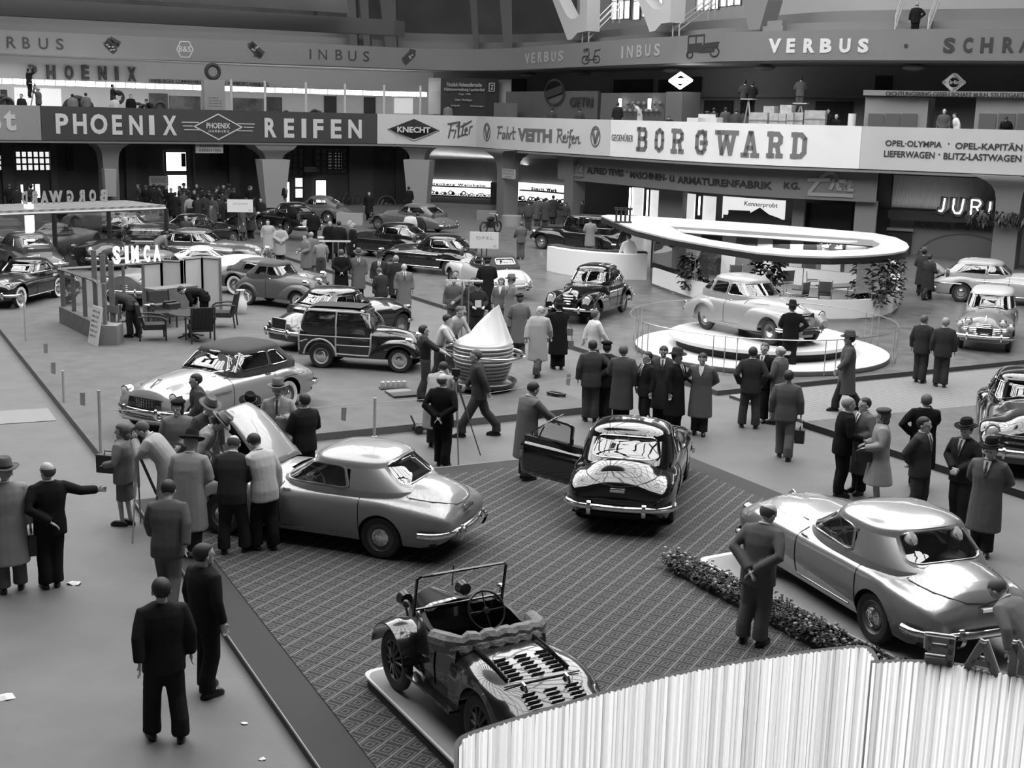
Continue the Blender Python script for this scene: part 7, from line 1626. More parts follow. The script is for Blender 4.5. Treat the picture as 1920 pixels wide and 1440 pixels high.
# desk, furniture
def block(name, px, py, w_, d, h, rz, m_, lab, cat, z=.15, leg=None):
 g = G(px, py, z); r = empty(name, (g.x, g.y, z), rz); T(r, lab, cat); mb = MB()
 if leg: mb.box(-w_/2, w_/2,-d/2, d/2, h-.04, h)
 else: mb.box(-w_/2, w_/2,-d/2, d/2,0, h)
 mb.build('tabletop' if leg else 'cabinet', m_, r, smooth=0)
 if leg:
  for sx in (-1,1):
   for sy in (-1,1): mb = MB(); mb.box(sx*(w_/2-.06)-.025, sx*(w_/2-.06)+.025, sy*(d/2-.06)-.025, sy*(d/2-.06)+.025,0, h-.04); mb.build('leg', m_, r, smooth=0)
 return r
block('desk', 322,600,1.5,.6,1.0,.9, BW, 'wooden office desk against the pale folding panels', 'desk')
block('side_table', 213,620,.9,.55,.76,.9, BW, 'small wooden table covered with papers where the dark-suited man bends', 'table', leg=True)
g = G(358,632,.15); r = empty('round_table', (g.x, g.y, .15)); T(r, 'round dark wooden table amid the armchairs', 'table')
mb = MB(); mb.lathe([(.001,.66),(.58,.66),(.60,.68),(.58,.70),(.001,.70)],32); mb.build('tabletop', mat('dark_wood', .03,.4), r)
mb = MB(); mb.lathe([(.09,0),(.06,.1),(.05,.66)],10); mb.build('pedestal', mat('dark_wood', .03), r)
for k in range(4): mb = MB(); a = pi/4+k*pi/2; mb.tube([(0,0,.1),(.4*cos(a),.4*sin(a),.02)],.03,5); mb.build('foot', mat('dark_wood', .03), r)
mb = MB(); R = random.Random(5); 
mb.rings([[(.18+r_*cos(a)*1.3, r_*sin(a),.855+.03*sin(3*a+r_*20)+(.05 if r_ < .1 else 0)) for a in [2*pi*k/16 for k in range(16)]] for r_ in (.2,.15,.1,.04)]); o = mb.build('crumpled_cloth', mat('cloth_pale', .45,.9), None); o.location = (g.x+.1, g.y, 0); T(o, 'crumpled pale cloth lying on the round dark table', 'cloth')
def armchair(px, py, rz, lab):
 g = G(px, py, .15); r = empty('armchair', (g.x, g.y, .15), R_(rz)); T(r, lab, 'armchair', 'armchairs round the dark table')
 fab = mat('chair_fabric', .035,.9); wd = mat('dark_wood', .03,.4)
 mb = MB(); mb.box(-.28,.32,-.29,.29,.30,.44); mb.build('seat', fab, r, smooth=0)
 mb = MB(); mb.rings([[(x, -.28, z),(x, .28, z),(x+.08,.27, z),(x+.08,-.27, z)] for x, z in ((-.30,.40),(-.40,.75),(-.45,.98))]); mb.build('backrest', fab, r, smooth=40)
 for k in range(5): mb = MB(); y = -.2+.1*k; mb.tube([(-.33, y, .36),(-.47, y, .98)],.014,4); mb.build('back_slat', wd, r)
 for sg in (1,-1):
  mb = MB(); mb.tube([(-.40, sg*.33,.66),(-.1, sg*.34,.68),(.22, sg*.34,.64),(.34, sg*.34,.56)],.028,6); mb.build('armrest', wd, r)
  mb = MB(); mb.tube([(.30, sg*.33,.60),(.31, sg*.33,0)],.025,5); mb.build('leg', wd, r)
  mb = MB(); mb.tube([(-.46, sg*.31,1.0),(-.34, sg*.31,.35),(-.38, sg*.31,0)],.025,5); mb.build('leg', wd, r)
 return r
armchair(288,636,20, 'dark armchair seen from its slatted back, nearest the leaning placard')
armchair(305,612,-60, 'high-backed armchair between the desk and the round table')
armchair(376,640,115, 'slat-backed armchair with its back to the viewer at the round table')
armchair(418,612,185, 'armchair beyond the round table, closest to the white jug')
g = G(222,632,.15); r = empty('wooden_chair', (g.x, g.y, .15),1.2); T(r, 'plain wooden chair beside the papered side table', 'chair'); mb = MB(); mb.box(-.2,.2,-.2,.2,.42,.46); mb.build('seat', BW, r, smooth=0)
mb = MB(); mb.box(-.22,-.18,-.2,.2,.7,.9); mb.build('backrest', BW, r, smooth=0)
for sx, sy in ((-1,-1),(-1,1),(1,-1),(1,1)): mb = MB(); mb.box(sx*.18-.018, sx*.18+.018, sy*.18-.018, sy*.18+.018,0,.9 if sx < 0 else .42); mb.build('leg', BW, r, smooth=0)
g = G(452,588,.15); mb = MB(); mb.lathe([(.001,0),(.13,0),(.15,.03),(.19,.2),(.18,.38),(.10,.52),(.085,.6),(.12,.70),(.15,.74),(.13,.745),(.08,.66),(.001,.5)],28); jg = mb.build('white_jug', mat('enamel_white', .72,.3), None, smooth=50); jg.location = g; T(jg, 'tall white jug standing on the grey floor behind the armchairs', 'jug')
mb = MB(); mb.tube([(.14,0,.68),(.24,0,.6),(.24,0,.42),(.17,0,.34)],.018,6); mb.build('jug_handle', mat('enamel_white', .72), jg)
# typewriter & papers on the desk
for nm, px, py, w_, d, h, gg, lab in (('typewriter', 322,578,.36,.3,.14,.03, 'dark typewriter on the office desk'),('suitcase', 300,577,.42,.3,.1,.05, 'flat dark case on the office desk by the pale panels'),('papers', 283,572,.3,.22,.02,.7, 'white papers lying at the end of the office desk')):
 g = G(px, py, 1.15); mb = MB(); mb.box(-w_/2, w_/2,-d/2, d/2,0, h); 
 if nm == 'typewriter': mb.tube([(-.2,.08,.17),(.2,.08,.17)],.03,8)
 o = mb.build(nm, mat('obj_%03d' % round(gg*1000), gg, .5), None, smooth=30); o.location = (g.x, g.y, 1.15); o.rotation_euler.z = .9; T(o, lab, nm)
# leaning placard
a, b = G(172,640,.15), G(178,648,.15); mb = MB(); g = G(174,646,.15); M = Matrix.Translation((g.x, g.y, .15)) @ Matrix.Rotation(R_(-52),4, 'Z') @ Matrix.Rotation(R_(-10),4, 'X')
pr = empty('placard', (0,0,0)); pr.matrix_world = M; T(pr, 'white lettered placard leaning on the booth corner', 'placard')
mb.box(-.33,.33,-.02,.02,0,1.02); mb.build('board', mat('placard_white', .6,.6), pr, smooth=0)
mb = MB()
for k in range(6): text_on(mb, 'IIIIII II IIII'[:14-k],-.25,.25-.05*(k % 3),.85-.13*k, .91-.13*k, plane_fn((0,-.022,0),(1,0,0)),.002,.0)
mb.build('small_print', DARKG, pr, smooth=0)
# ------------------------------------------------------------------ glass pavilion at the edge with mirrored letters on its roof
gz = 2.75
gpv = empty('glass_pavilion', (G(200,500,.15).x, G(200,500,.15).y, .15)); T(gpv, 'long glass pavilion with flat slatted roof, at the picture edge', 'pavilion'); go = gpv.location
A0, A1 = G(-120,524,.15), G(314,493,.15)
zf_ = zat(A1.x, A1.y, 398)
dv = (A1-A0).normalized(); nv = Vector((-dv.y, dv.x, 0))
mb = MB(); mb.rings([[a-go, a-go+Vector((0,0,.14)), a-go+nv*3.2+Vector((0,0,.14)), a-go+nv*3.2] for a in (A0+Vector((0,0, zf_)), A1+Vector((0,0, zf_)))]); mb.build('roof', stripe_mat('roof_slats', .16,.30,1.1,.7, 'X', .3), gpv, smooth=0)
mb = MB(); mb.tube([A0-go+Vector((0,0, zf_)), A1-go+Vector((0,0, zf_))],.06,4); mb.build('roof_edge', mat('edge_light', .35,.5), gpv)
def ga(px):
 lo, hi = 0,1
 for _ in range(40):
  m_ = (lo+hi)/2; p = A0.lerp(A1, m_)
  if proj((p.x, p.y, 1.5))[0] < px: lo = m_
  else: hi = m_
 return A0.lerp(A1, lo)
for px in (103,205,313):
 p = ga(px)-go; mb = MB(); mb.box(p.x-.07, p.x+.07, p.y-.07, p.y+.07,0, zf_); mb.build('post', BLACK, gpv, smooth=0)
for x0, x1 in ((-100,103),(105,203),(207,312)):
 a, b = ga(x0)-go, ga(x1)-go; mb = MB(); mb.quad(a+Vector((0,0,.1)), b+Vector((0,0,.1)), b+Vector((0,0, zf_)), a+Vector((0,0, zf_))); mb.build('glass_pane', glass_mat('shop_glass', .8,.10), gpv, smooth=0)
a, b = ga(107)-go+nv*.35, ga(200)-go+nv*.35; mb = MB(); rs = []
for k in range(81):
 p = a.lerp(b, k/80)+nv*(.04*(k % 2)); rs.append([p+Vector((0,0,.3)), p+Vector((0,0, zf_-.05))])
mb.rings(rs, closed=False); mb.build('pleated_curtain', mat('curtain', .22,.8), gpv, smooth=0)
p = ga(75)-go+nv*.8; mb = MB(); z0, z1 = 1.1,2.55; mb.lathe([(.001, z0),(.17, z0),(.17, z1),(.001, z1)],16, c=(p.x, p.y, 0)); mb.build('tube_lamp', mat('lamp_tube', .9,.4, em=1.6), gpv)
p = ga(238)-go+nv*.9; mb = MB(); mb.box(p.x-.5, p.x+.5, p.y-.3, p.y+.3,0,.9); mb.build('inner_counter', DARKG, gpv, smooth=0)
mb = MB(); R = random.Random(9)
for k in range(40): mb.ell((p.x+R.uniform(-.5,.5), p.y+R.uniform(-.25,.25),.95+R.uniform(0,.3)),(.07,.07,.06),6,4)
o = mb.build('flowers', mat('blossom', .5,.8), gpv); o['kind'] = 'stuff'
# letters BORGWARD seen from behind (mirrored) standing on that roof
cw = [('D', 57,67),('R', 74,85),('A', 92,106),('W', 108,133),('G', 141,153),('R', 162,174),('O', 183,195),('B', 203,216)]
LB = empty('roof_lettering', (go.x, go.y, .15+zf_+.14)); T(LB, 'grey capitals in reverse order seen from behind on the glass pavilion roof', 'lettering')
for ch, x0, x1 in cw:
 lo = ga(x0)+nv*.5; hi = ga(x1)+nv*.5; w_ = (hi-lo).length; z0 = zf_+.14+.15; zt_ = zat(lo.x, lo.y, lerp(366,366,0)); h_ = .50; mb = MB()
 d_ = (hi-lo).normalized(); f = plane_fn(hi-LB.location+Vector((0,0,.15+zf_+.14)),-d_, (0,0,1), nv); text_on(mb, ch, 0, w_, .02, h_, f, .06,.05); mb.build('letter', mat('letter_grey', .30,.5), LB, smooth=0)
# white letters on the booth rail
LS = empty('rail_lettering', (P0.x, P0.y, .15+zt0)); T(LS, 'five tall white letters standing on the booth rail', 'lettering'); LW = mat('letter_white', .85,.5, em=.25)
for ch, x0, x1 in (('S', 212,226),('I', 235,241),('M', 247,260),('C', 270,281),('A', 288,301)):
 a, b = P0.lerp(P3, tb(x0)), P0.lerp(P3, tb(x1)); w_ = (b-a).length; mb = MB(); d_ = (b-a).normalized(); zt_ = zat(a.x, a.y, 459+(302-x0)*.03)
 text_on(mb, ch, 0, w_, .04, max(zt_-.15-zt0,.4), plane_fn(bl(a)*1.0, d_, (0,0,1),-nB),.05,.04); mb.build('letter', LW, LS, smooth=0)
# ------------------------------------------------------------------ ribbed round showpiece with white cloth
g = G(905,728,.15); gl = empty('ribbed_capsule', (g.x, g.y, .15)); T(gl, 'tub-shaped ribbed capsule on a dish base encircled by a tilted chrome ring', 'showpiece'); RB = mat('ribbed_metal', .42,.35,.3)
mb = MB(); prof = [(.001,.18)]
for k in range(10):
 z = .2+k*.085; r_ = .50+.19*min(1,(k+1)/6)**.8; prof += [(r_-.035, z),(r_, z+.02),(r_+.008, z+.05),(r_-.03, z+.075)]
prof += [(.66,1.07),(.60,1.12),(.001,1.10)]; mb.lathe(prof, 56); mb.build('ribbed_body', RB, gl, smooth=60)
mb = MB(); mb.lathe([(.001,.02),(.55,.02),(.74,.10),(.80,.20),(.78,.22),(.70,.13),(.4,.1),(.001,.1)],48); mb.build('dish_base', mat('dish', .12,.25,.5), gl)
mb = MB(); mb.tube([(.97*cos(a),.97*sin(a)*1.0,.86+.10*cos(a)*-1*.6) for a in [2*pi*k/56 for k in range(56)]],.028,8, cyc=True); mb.build('chrome_ring', CHROME, gl)
for a in (0,1.57,3.14,4.71): mb = MB(); mb.tube([(.66*cos(a),.66*sin(a),.85),(.97*cos(a),.97*sin(a),.86-.06*cos(a))],.018,6); mb.build('ring_bracket', CHROME, gl)
mb = MB(); rs = []; n = 72
for j in range(11):
 t = j/10; ring = []
 for k in range(n):
  a = 2*pi*k/n; fo = .045*sin(9*a)+.03*sin(5*a+1); r_ = .62+fo; B_a = Vector((r_*cos(a), r_*.95*sin(a),1.04+.05*sin(7*a))); u = (cos(a)+1)/2; Q = Vector((lerp(-.30,.34, u**1.5),.05*sin(a), lerp(1.30,1.97, u**1.2)))
  p = B_a.lerp(Q, t); p.z = lerp(B_a.z, Q.z, t**1.15)+.02*sin(11*a)*sin(pi*t); ring.append(p)
 rs.append(ring)
mb.rings(rs); o = mb.build('white_sheet', mat('sheet', .8,.85, bump=.15, bscale=4), None, smooth=60); o.location = (g.x, g.y, .15); T(o, 'white sheet draped in a peak over the ribbed capsule', 'cloth')
# ------------------------------------------------------------------ platforms of the two foreground cars
def plat(name, lab, pts, z1, rim, z0=.112, th=.05):
 c = sum((Vector(p) for p in pts), Vector((0,0)))/len(pts); r = empty(name, (c.x, c.y, z0)); T(r, lab, 'platform'); rp = round_poly([(p[0]-c.x, p[1]-c.y) for p in pts],.18,5)
 mb = MB(); mb.prism([(x*.985, y*.985) for x, y in rp],0, z1-z0-.03); mb.build('skirt', mat('skirt', .045,.8), r, smooth=0)
 mb = MB(); mb.prism(rp, z1-z0-.03, z1-z0-.004); mb.build('rim', rim, r, smooth=0)
 ip = [(p[0]*.97, p[1]*.97) for p in rp]; mb = MB(); mb.prism(ip, z1-z0-.02, z1-z0); mb.build('deck', mat('deck_linen', .30,.8), r, smooth=0); return r
d1 = Vector((cos(R_(-60.5)), sin(R_(-60.5)))); d2 = Vector((cos(R_(29.5)), sin(R_(29.5))))
a = G(676,1258,.25).xy; plat('low_platform', 'low white-edged platform beneath the black vintage two-seater', [a, a+d1*4.4, a+d1*4.4+d2*1.9, a+d2*1.9],.25, mat('rim_white', .6,.6))
a = G(1305,1046,.30).xy; plat('low_platform', 'low white-edged platform with flower bed beneath the bright silver sedan', [a, a+d1*6.4, a+d1*6.4+d2*2.6, a+d2*2.6],.30, mat('rim_white', .6,.6))
cr = Vector((a.x, a.y)); fl = [G(1262,1070,.112).xy, G(1385,1140,.112).xy, G(1560,1215,.112).xy]
bed = empty('flower_bed', (cr.x, cr.y, .112)); T(bed, 'strip of leafy flowers along the white-edged platform of the silver sedan', 'flower bed')
mb = MB(); mb.prism([(p.x, p.y) for p in (Vector((-.35,-.1)), Vector((-.30,-.25))+d1*4.2, d1*4.2-d2*.02, Vector((0,0))-d2*.02)],0,.06); mb.build('soil', SOIL, bed, smooth=0)
mb = MB(); fb = MB(); R = random.Random(11)
for k in range(2600):
 t = R.uniform(-.35,4.1); w_ = R.uniform(.02,.42); p = d1*t-d2*w_; z = .05+R.uniform(0,.16)+(.05 if R.random() < .1 else 0); an = R.uniform(0,6.28); leaf(mb, Vector((p.x, p.y, z)), Vector((cos(an), sin(an), R.uniform(-.1,.9))), R.uniform(.05,.10), R.uniform(.015,.03),.3)
 if R.random() < .05: fb.ell((p.x, p.y, z+.05),(.025,.025,.02),6,4)
o = mb.build('leaves', LEAF, bed, smooth=0, flip=False); o['kind'] = 'stuff'; o = fb.build('blossoms', mat('blossom', .5,.8), bed); o['kind'] = 'stuff'
# small upright name on the platform
mb = MB(); p = G(1465,1130,.30); L_ = p; q = G(1550,1178,.30); text_on(mb, 'Limousine', 0,(q-p).length, .0,.13, plane_fn(p, (q-p),(0,0,1), None),.02,.02); o = mb.build('platform_lettering', mat('letter_pale', .35,.6), None, smooth=0); T(o, 'small upright script word on the platform edge beside the silver sedan', 'lettering')
# ------------------------------------------------------------------ corrugated white sign screen in front, slope flattened to catch more skylight
COR = mat('corrugated_white', .86,.6)
def corr(pxs, z, zb, lab, step=.035, amp=.011):
 P = [G(x, y, z).xy for x, y in pxs]; pa = Path(P); mb = MB(); rs = []; n = int(pa.L/step*2); ps = []
 for i in range(n+1):
  s_ = pa.L*i/n; q, t, nn = pa.at(s_); w_ = amp*(1 if i % 2 else 0)+.004*sin(i*1.7)+.003*sin(i*.37); ps.append(q+nn*w_); u_ = q.normalized()*3; rs.append([(q.x+nn.x*w_-u_.x, q.y+nn.y*w_-u_.y, zb),(q.x+nn.x*w_, q.y+nn.y*w_, z+.008*sin(i*2.1))])
 c = ps[len(ps)//2]; r = empty('sloped_screen', (c.x, c.y, zb)); T(r, lab, 'partition')
 rs = [[(x-c.x, y-c.y, zz-zb) for x, y, zz in q] for q in rs]; R = random.Random(1)
 for u, v in zip(rs, rs[1:]): mb.mi(R.choice((0,0,0,0,1,1,2))); mb.rings([u, v], closed=False)
 mb.build('reed_sheet', [COR, mat('reed_mid', .72,.6), mat('reed_dark', .55,.6)], r, smooth=0, flip=False)
 mb = MB(); rr_ = []
 for i in range(0, n+1,2):
  q, t, nn = pa.at(pa.L*i/n); u_ = q.normalized()*2.95; q = q-c; rr_.append([(q.x-nn.x*.008, q.y-nn.y*.008, z-zb-.01),(q.x-nn.x*.008-u_.x, q.y-nn.y*.008-u_.y, -.01),(q.x-nn.x*.035-u_.x, q.y-nn.y*.035-u_.y, -.02),(q.x-nn.x*.035, q.y-nn.y*.035, z-zb+.006)])
 mb.rings(rr_); mb.build('backing_rim', mat('backing', .10,.7), r, smooth=20); return r
z_ = 2.1
corr([(861,1400),(866,1387),(878,1379),(960,1352),(1080,1316),(1240,1270),(1400,1240),(1540,1220),(1615,1213),(1628,1216),(1640,1238)], z_, 1.25, 'white reeded screen curving across the lower picture, with rounded upper corner')
corr([(1636,1243),(1700,1240),(1760,1243),(1820,1250),(1880,1262),(1960,1284),(2060,1320)], z_, 1.25, 'shorter white reeded screen carrying the big mirrored letters')
LE = empty('wall_lettering', (0,0,0)); T(LE, 'large grey letters with pale edges seen from behind on the shorter reeded wall', 'lettering'); LG = mat('letter_slate', .10,.5); LP = mat('letter_edge', .6,.4)
def big(st, px0, px1, yb0, yb1, yt):
 a, b = G(px0, yb0, z_), G(px1, yb1, z_); LE.location = LE.location; w_ = (b-a).length; h_ = zat(a.x, a.y, yt)-z_; d_ = (b-a).normalized()
 vs, fs = stroke_glyphs([[(x*w_, y*h_) for x, y in s_] for s_ in st],.05); mb = MB(); flat_solid(mb, vs, fs, plane_fn(a, d_, (0,0,1), Vector((d_.y, -d_.x, 0))),.03); o = mb.build('letter', LG, LE, smooth=0)
 vs, fs = stroke_glyphs([[(x*w_, y*h_) for x, y in s_] for s_ in st],.066); mb = MB(); flat_solid(mb, vs, fs, plane_fn(a-Vector((d_.y, -d_.x, 0))*.05, d_, (0,0,1), Vector((d_.y, -d_.x, 0))),.03); mb.build('letter_edge', LP, o, smooth=0)
big([[(.9,.05),(.9,.93)],[(.9,.9),(.1,.9)],[(.9,.52),(.15,.52)],[(.9,.1),(.1,.1)],[(.08,.95),(.08,.55)]],1733,1785,1240,1247,1190)
big([[(.05,0),(.46,1)],[(.54,1),(.98,0)],[(.25,.3),(.75,.3)]],1812,1866,1250,1262,1202)
big([[(.06,0),(.1,1)],[(.1,1),(.9,0)],[(.9,0),(.95,1)]],1893,1948,1264,1278,1208)
# ------------------------------------------------------------------ bits on the floor
def litter(px, py, s_, lab, z=None, g0=.65, seed=0):
 R = random.Random(seed); g = G(px, py, 0); zz = ground_z(g.x, g.y) if z is None else z; g = G(px, py, zz); mb = MB()
 vs = [(s_*cos(a)*R.uniform(.7,1.1), s_*.8*sin(a)*R.uniform(.7,1.1), R.uniform(.0,.35)*s_) for a in [2*pi*k/8 for k in range(8)]]; mb.add(vs+[(0,0, s_*.3)],[(k, (k+1) % 8,8) for k in range(8)]); mb.add([(v[0], v[1],.0) for v in vs],[tuple(reversed(range(8)))])
 o = mb.build('paper_scrap', mat('paper', .7,.7), None, smooth=0); o.location = (g.x, g.y, zz); T(o, lab, 'litter', 'crumpled paper on the aisle')
litter(140,1095,.11, 'flat white paper sheet by the shoe of the pointing man', seed=1); litter(8,1309,.12, 'crumpled paper at the picture edge low on the aisle', seed=2); litter(459,1357,.045, 'crumpled paper scrap beside the carpet edge strip', seed=3); litter(492,1424,.045, 'lowest paper scrap at the foot of the carpet edge', seed=4)
# rope posts and paper flags on the grey platform edge
for px, yt, yb, lab in ((49,555,642, 'white barrier post leaning at the low black coupe'),(120,695,758, 'short white barrier post on the side edge of the grey platform'),(190,732,868, 'white barrier post at the corner of the grey platform'),(702,746,820, 'white barrier post on the front edge of the grey platform'),(1838,0,0, '')):
 if not lab: continue
 g = G(px, yb, .0 if px > 180 else .1); h_ = zat(g.x, g.y, yt); mb = MB(); mb.tube([(0,0,0),(0.01,0, h_)],.03,8); mb.lathe([(.06,0),(.06,.02),(.03,.03)],10); o = mb.build('barrier_post', mat('post_white', .45,.6), None, smooth=30); o.location = (g.x, g.y, 0); T(o, lab, 'post')
for k, (px, py, yb, lab) in enumerate(((86,645,662, 'paper flag on the rope near the side edge, uppermost'),(101,680,712, 'dark tag hanging on the rope above the short white post'),(156,737,775, 'paper tag hanging on the rope near the platform corner'),(645,765,805, 'paper tag on the rope in front of the platform, next to the convertible'),(1066,702,725, 'small paper flag on the rope beyond the trench-coated man'))):
 g = G(px, yb, .15); zt_ = zat(g.x, g.y, py); mb = MB(); mb.add([(-.05,0, zt_),(.05,.01, zt_),(.03,.03, zt_-.28),(-.06,.01, zt_-.25)],[(0,1,2,3)]); mb.add([(-.05,.012, zt_),(.05,.022, zt_),(.03,.042, zt_-.28),(-.06,.022, zt_-.25)],[(3,2,1,0)]); o = mb.build('paper_tag', mat('tag', .35,.7), None, smooth=0); o.location = (g.x, g.y, 0); T(o, lab, 'tag')
mb = MB(); pts = [G(190,732,0)*0+Vector((*G(190,868,0).xy, 1.0)), Vector((*G(702,820,0).xy, .72)), Vector((*G(1080,772,0).xy, .8))]; rp = []
for a, b in zip(pts, pts[1:]): rp += [a.lerp(b, t/10)-Vector((0,0,.12*sin(pi*t/10))) for t in range(10)]
mb.tube(rp+[pts[-1]],.006,4); o = mb.build('barrier_rope', mat('string', .4,.8), None); T(o, 'thin string strung along the front of the grey platform', 'rope')
# boxes, tool case, castor, shoe-shaped part
g = G(738,728,.15); r = empty('glass_crate', (g.x, g.y, .15),.3); T(r, 'row of small glass jars on the platform beside the timber-framed car', 'jar tray'); mb = MB(); mb.box(-.32,.32,-.14,.14,0,.03); mb.build('tray', DARKG, r, smooth=0)
for k in range(5): mb = MB(); mb.lathe([(.05,.03),(.055,.1),(.05,.16),(.02,.17)],12, c=(-.25+.125*k, 0,0)); mb.build('jar', mat('jar_glass', .5,.1,0,.5), r)
g = G(757,742,.15); r = empty('open_case', (g.x, g.y, .15),.45); T(r, 'flat dark case lying on the platform in front of the jars', 'case'); mb = MB(); mb.box(-.3,.3,-.2,.2,0,.05); mb.build('case_body', mat('case_dark', .05,.4), r, smooth=0); mb = MB(); mb.box(-.28,.28,.2,.5,.02,.05); mb.build('case_lid', mat('case_tan', .2), r, smooth=0)
g = G(1043,742,.15); r = empty('rubber_moulding', (g.x, g.y, .15),-.6); T(r, 'black boat-shaped moulding lying on the platform near the door-holding man', 'moulding'); mb = MB(); mb.tube([(.22*cos(a),.09*sin(a),.05) for a in [2*pi*k/24 for k in range(24)]],.035,8, cyc=True); mb.build('moulded_rim', SHOEM, r); mb = MB(); mb.lathe([(.001,.02),(.1,.02),(.1,.04),(.001,.04)],16); mb.build('sole', SHOEM, r)
g = G(788,812,0); r = empty('castor_dolly', (g.x, g.y, 0),.3); T(r, 'small dark wheeled dolly against the platform riser', 'dolly'); mb = MB(); mb.box(-.12,.2,-.1,.1,.1,.17); mb.tube([(-.1,0,.15),(-.2,0,.38)],.02,6); mb.build('frame', DARKG, r, smooth=0)
for sy in (-.1,.1): mb = MB(); mb.lathe([(.03,-.02),(.09,-.02),(.09,.02),(.03,.02)],16, M=Matrix.Translation((-.05, sy, .09)) @ Matrix.Rotation(pi/2,4, 'X')); mb.build('wheel', RUBBER, r)
# standing name boards
def board(px0, px1, yt, yb, yf, lab, txt, sub='', z=None, double=True):
 pxm = (px0+px1)/2; g = G(pxm, yf, 0); zz = ground_z(g.x, g.y) if z is None else z; g = G(pxm, yf, zz); zt_, zb_ = zat(g.x, g.y, yt), zat(g.x, g.y, yb); w_ = (px1-px0)/FPX*g.y*1.02; r = empty('name_board', (g.x, g.y, zz),-math.atan2(g.x, g.y)); T(r, lab, 'sign')
 mb = MB(); mb.box(-w_/2, w_/2,-.02,.02, zb_-zz, zt_-zz); mb.build('board', mat('board_white', .72,.6), r, smooth=0)
 for dx in (-.08,.08): mb = MB(); mb.tube([(dx, .03,0),(dx, .03, zb_-zz+.05)],.025,6); mb.build('pole', DARKG, r)
 h_ = zt_-zb_; mb = MB(); text_on(mb, txt, -w_*.28, w_*.3, zb_-zz+h_*.56, zb_-zz+h_*.74, plane_fn((0,-.022,0),(1,0,0)),.003,.0,1.3)
 if sub: text_on(mb, sub, w_*.32, w_*.42, zb_-zz+h_*.1, zb_-zz+h_*.24, plane_fn((0,-.022,0),(1,0,0)),.003)
 mb.build('lettering', mat('faint_print', .30,.7), r, smooth=0); return r
board(429,475,374,398,480, 'white name board on poles above the crowd near the white coupe', 'JAGUAR', '34')
b_ = board(879,932,435,466,575, 'large white name board on poles above the cream cabriolet', 'OPEL', '42')
mb = MB(); mb.box(.42,1.0,-.03,.03,1.55,1.75); 
def tstand(x0, x1, y, yf, lab):
 g = G((x0+x1)/2, yf, .0); zz = ground_z(g.x, g.y); g = G((x0+x1)/2, yf, zz); z = zat(g.x, g.y, y)-zz; w_ = (x1-x0)/FPX*g.y*1.02; r = empty('sign_stand', (g.x, g.y, zz),-math.atan2(g.x, g.y)); T(r, lab, 'stand'); mb = MB(); mb.box(-w_/2, w_/2,-.03,.03, z-.05, z); mb.build('crossbar', mat('board_white', .72), r, smooth=0)
 for dx in (-.06,.12): mb = MB(); mb.tube([(dx, 0,0),(dx, 0, z)],.022,6); mb.build('pole', mat('pole_grey', .2,.4), r)
tstand(599,657,451,560, 'bare T-shaped stand with white crossbar by the black-coated man'); tstand(835,903,525,655, 'bare T-shaped stand with white crossbar above the overalled workmen')
# triangular card and far things on the ground
g = G(31,578,.15); mb = MB(); mb.add([(-.22,0,0),(.22,0,0),(0,.05,.28),(0,.2,0)],[(0,1,2),(1,3,2),(3,0,2),(0,3,1)]); o = mb.build('triangular_card', WHITE, None, smooth=0); o.location = g; T(o, 'white triangular card standing before the front wheel of the low black coupe', 'card')
g = G(656,421,0); mb = MB(); mb.box(-.75,.75,-.25,.25,0,.65); o = mb.build('white_plinth', mat('plinth_pale', .4,.7), None, smooth=0); o.location = (g.x, g.y, 0); T(o, 'pale low box by the parts stand near the bright doorway', 'plinth')
P_ = P1w.offset(-1.5); p, t, n = P_.at(P_.spx(725,1.5)); zc = zat(p.x, p.y, 384); sg_ = empty('round_sign', (p.x, p.y, zc), math.atan2(t.y, t.x)); T(sg_, 'dark round sign tilted behind the dull grey sedan', 'sign')
mb = MB(); mb.lathe([(.001,-.03),(.66,-.03),(.66,.03),(.001,.03)],40, M=Matrix.Rotation(pi/2,4, 'X')); mb.build('disc', BLACK, sg_); mb = MB(); mb.tube([(.63*cos(a),-.04,.63*sin(a)) for a in [2*pi*k/40 for k in range(40)]],.025,5, cyc=True)
M_ = Matrix.Rotation(R_(28),4, 'Y'); f0 = plane_fn((0,-.04,0), M_ @ Vector((1,0,0)), M_ @ Vector((0,0,1))); text_on(mb, 'L+B', -.42,.42,-.18,.22, f0,.01,.03); mb.build('lettering', mat('letter_grey', .30), sg_, smooth=0)
# parts stand in the shade: bicycles / engine parts
P_ = P1w.offset(-2.2)
for k, px in enumerate((642,652,662)):
 p, t, n = P_.at(P_.spx(px, 1)); r = empty('motor_bicycle', (p.x, p.y, 0), math.atan2(t.y, t.x)+.6); T(r, ('dark bicycle frame nearest the bright doorway', 'dark bicycle in the middle of the shaded row', 'dark bicycle last in the shaded row, beside a leaning white rod')[k], 'bicycle')
 for dx in (-.5,.5): mb = MB(); mb.tube([(dx+.32*cos(a),0,.33+.32*sin(a)) for a in [2*pi*j/18 for j in range(18)]],.02,5, cyc=True); mb.build('wheel', BLACK, r)
 mb = MB(); mb.tube([(-.5,0,.33),(-.1,0,.8),(.35,0,.85),(.5,0,.33)],.02,5); mb.tube([(-.1,0,.8),(0,0,.3),(.35,0,.85)],.02,5); mb.tube([(.35,-.2,.98),(.35,.2,.98)],.015,5); mb.build('frame', DARKG, r)
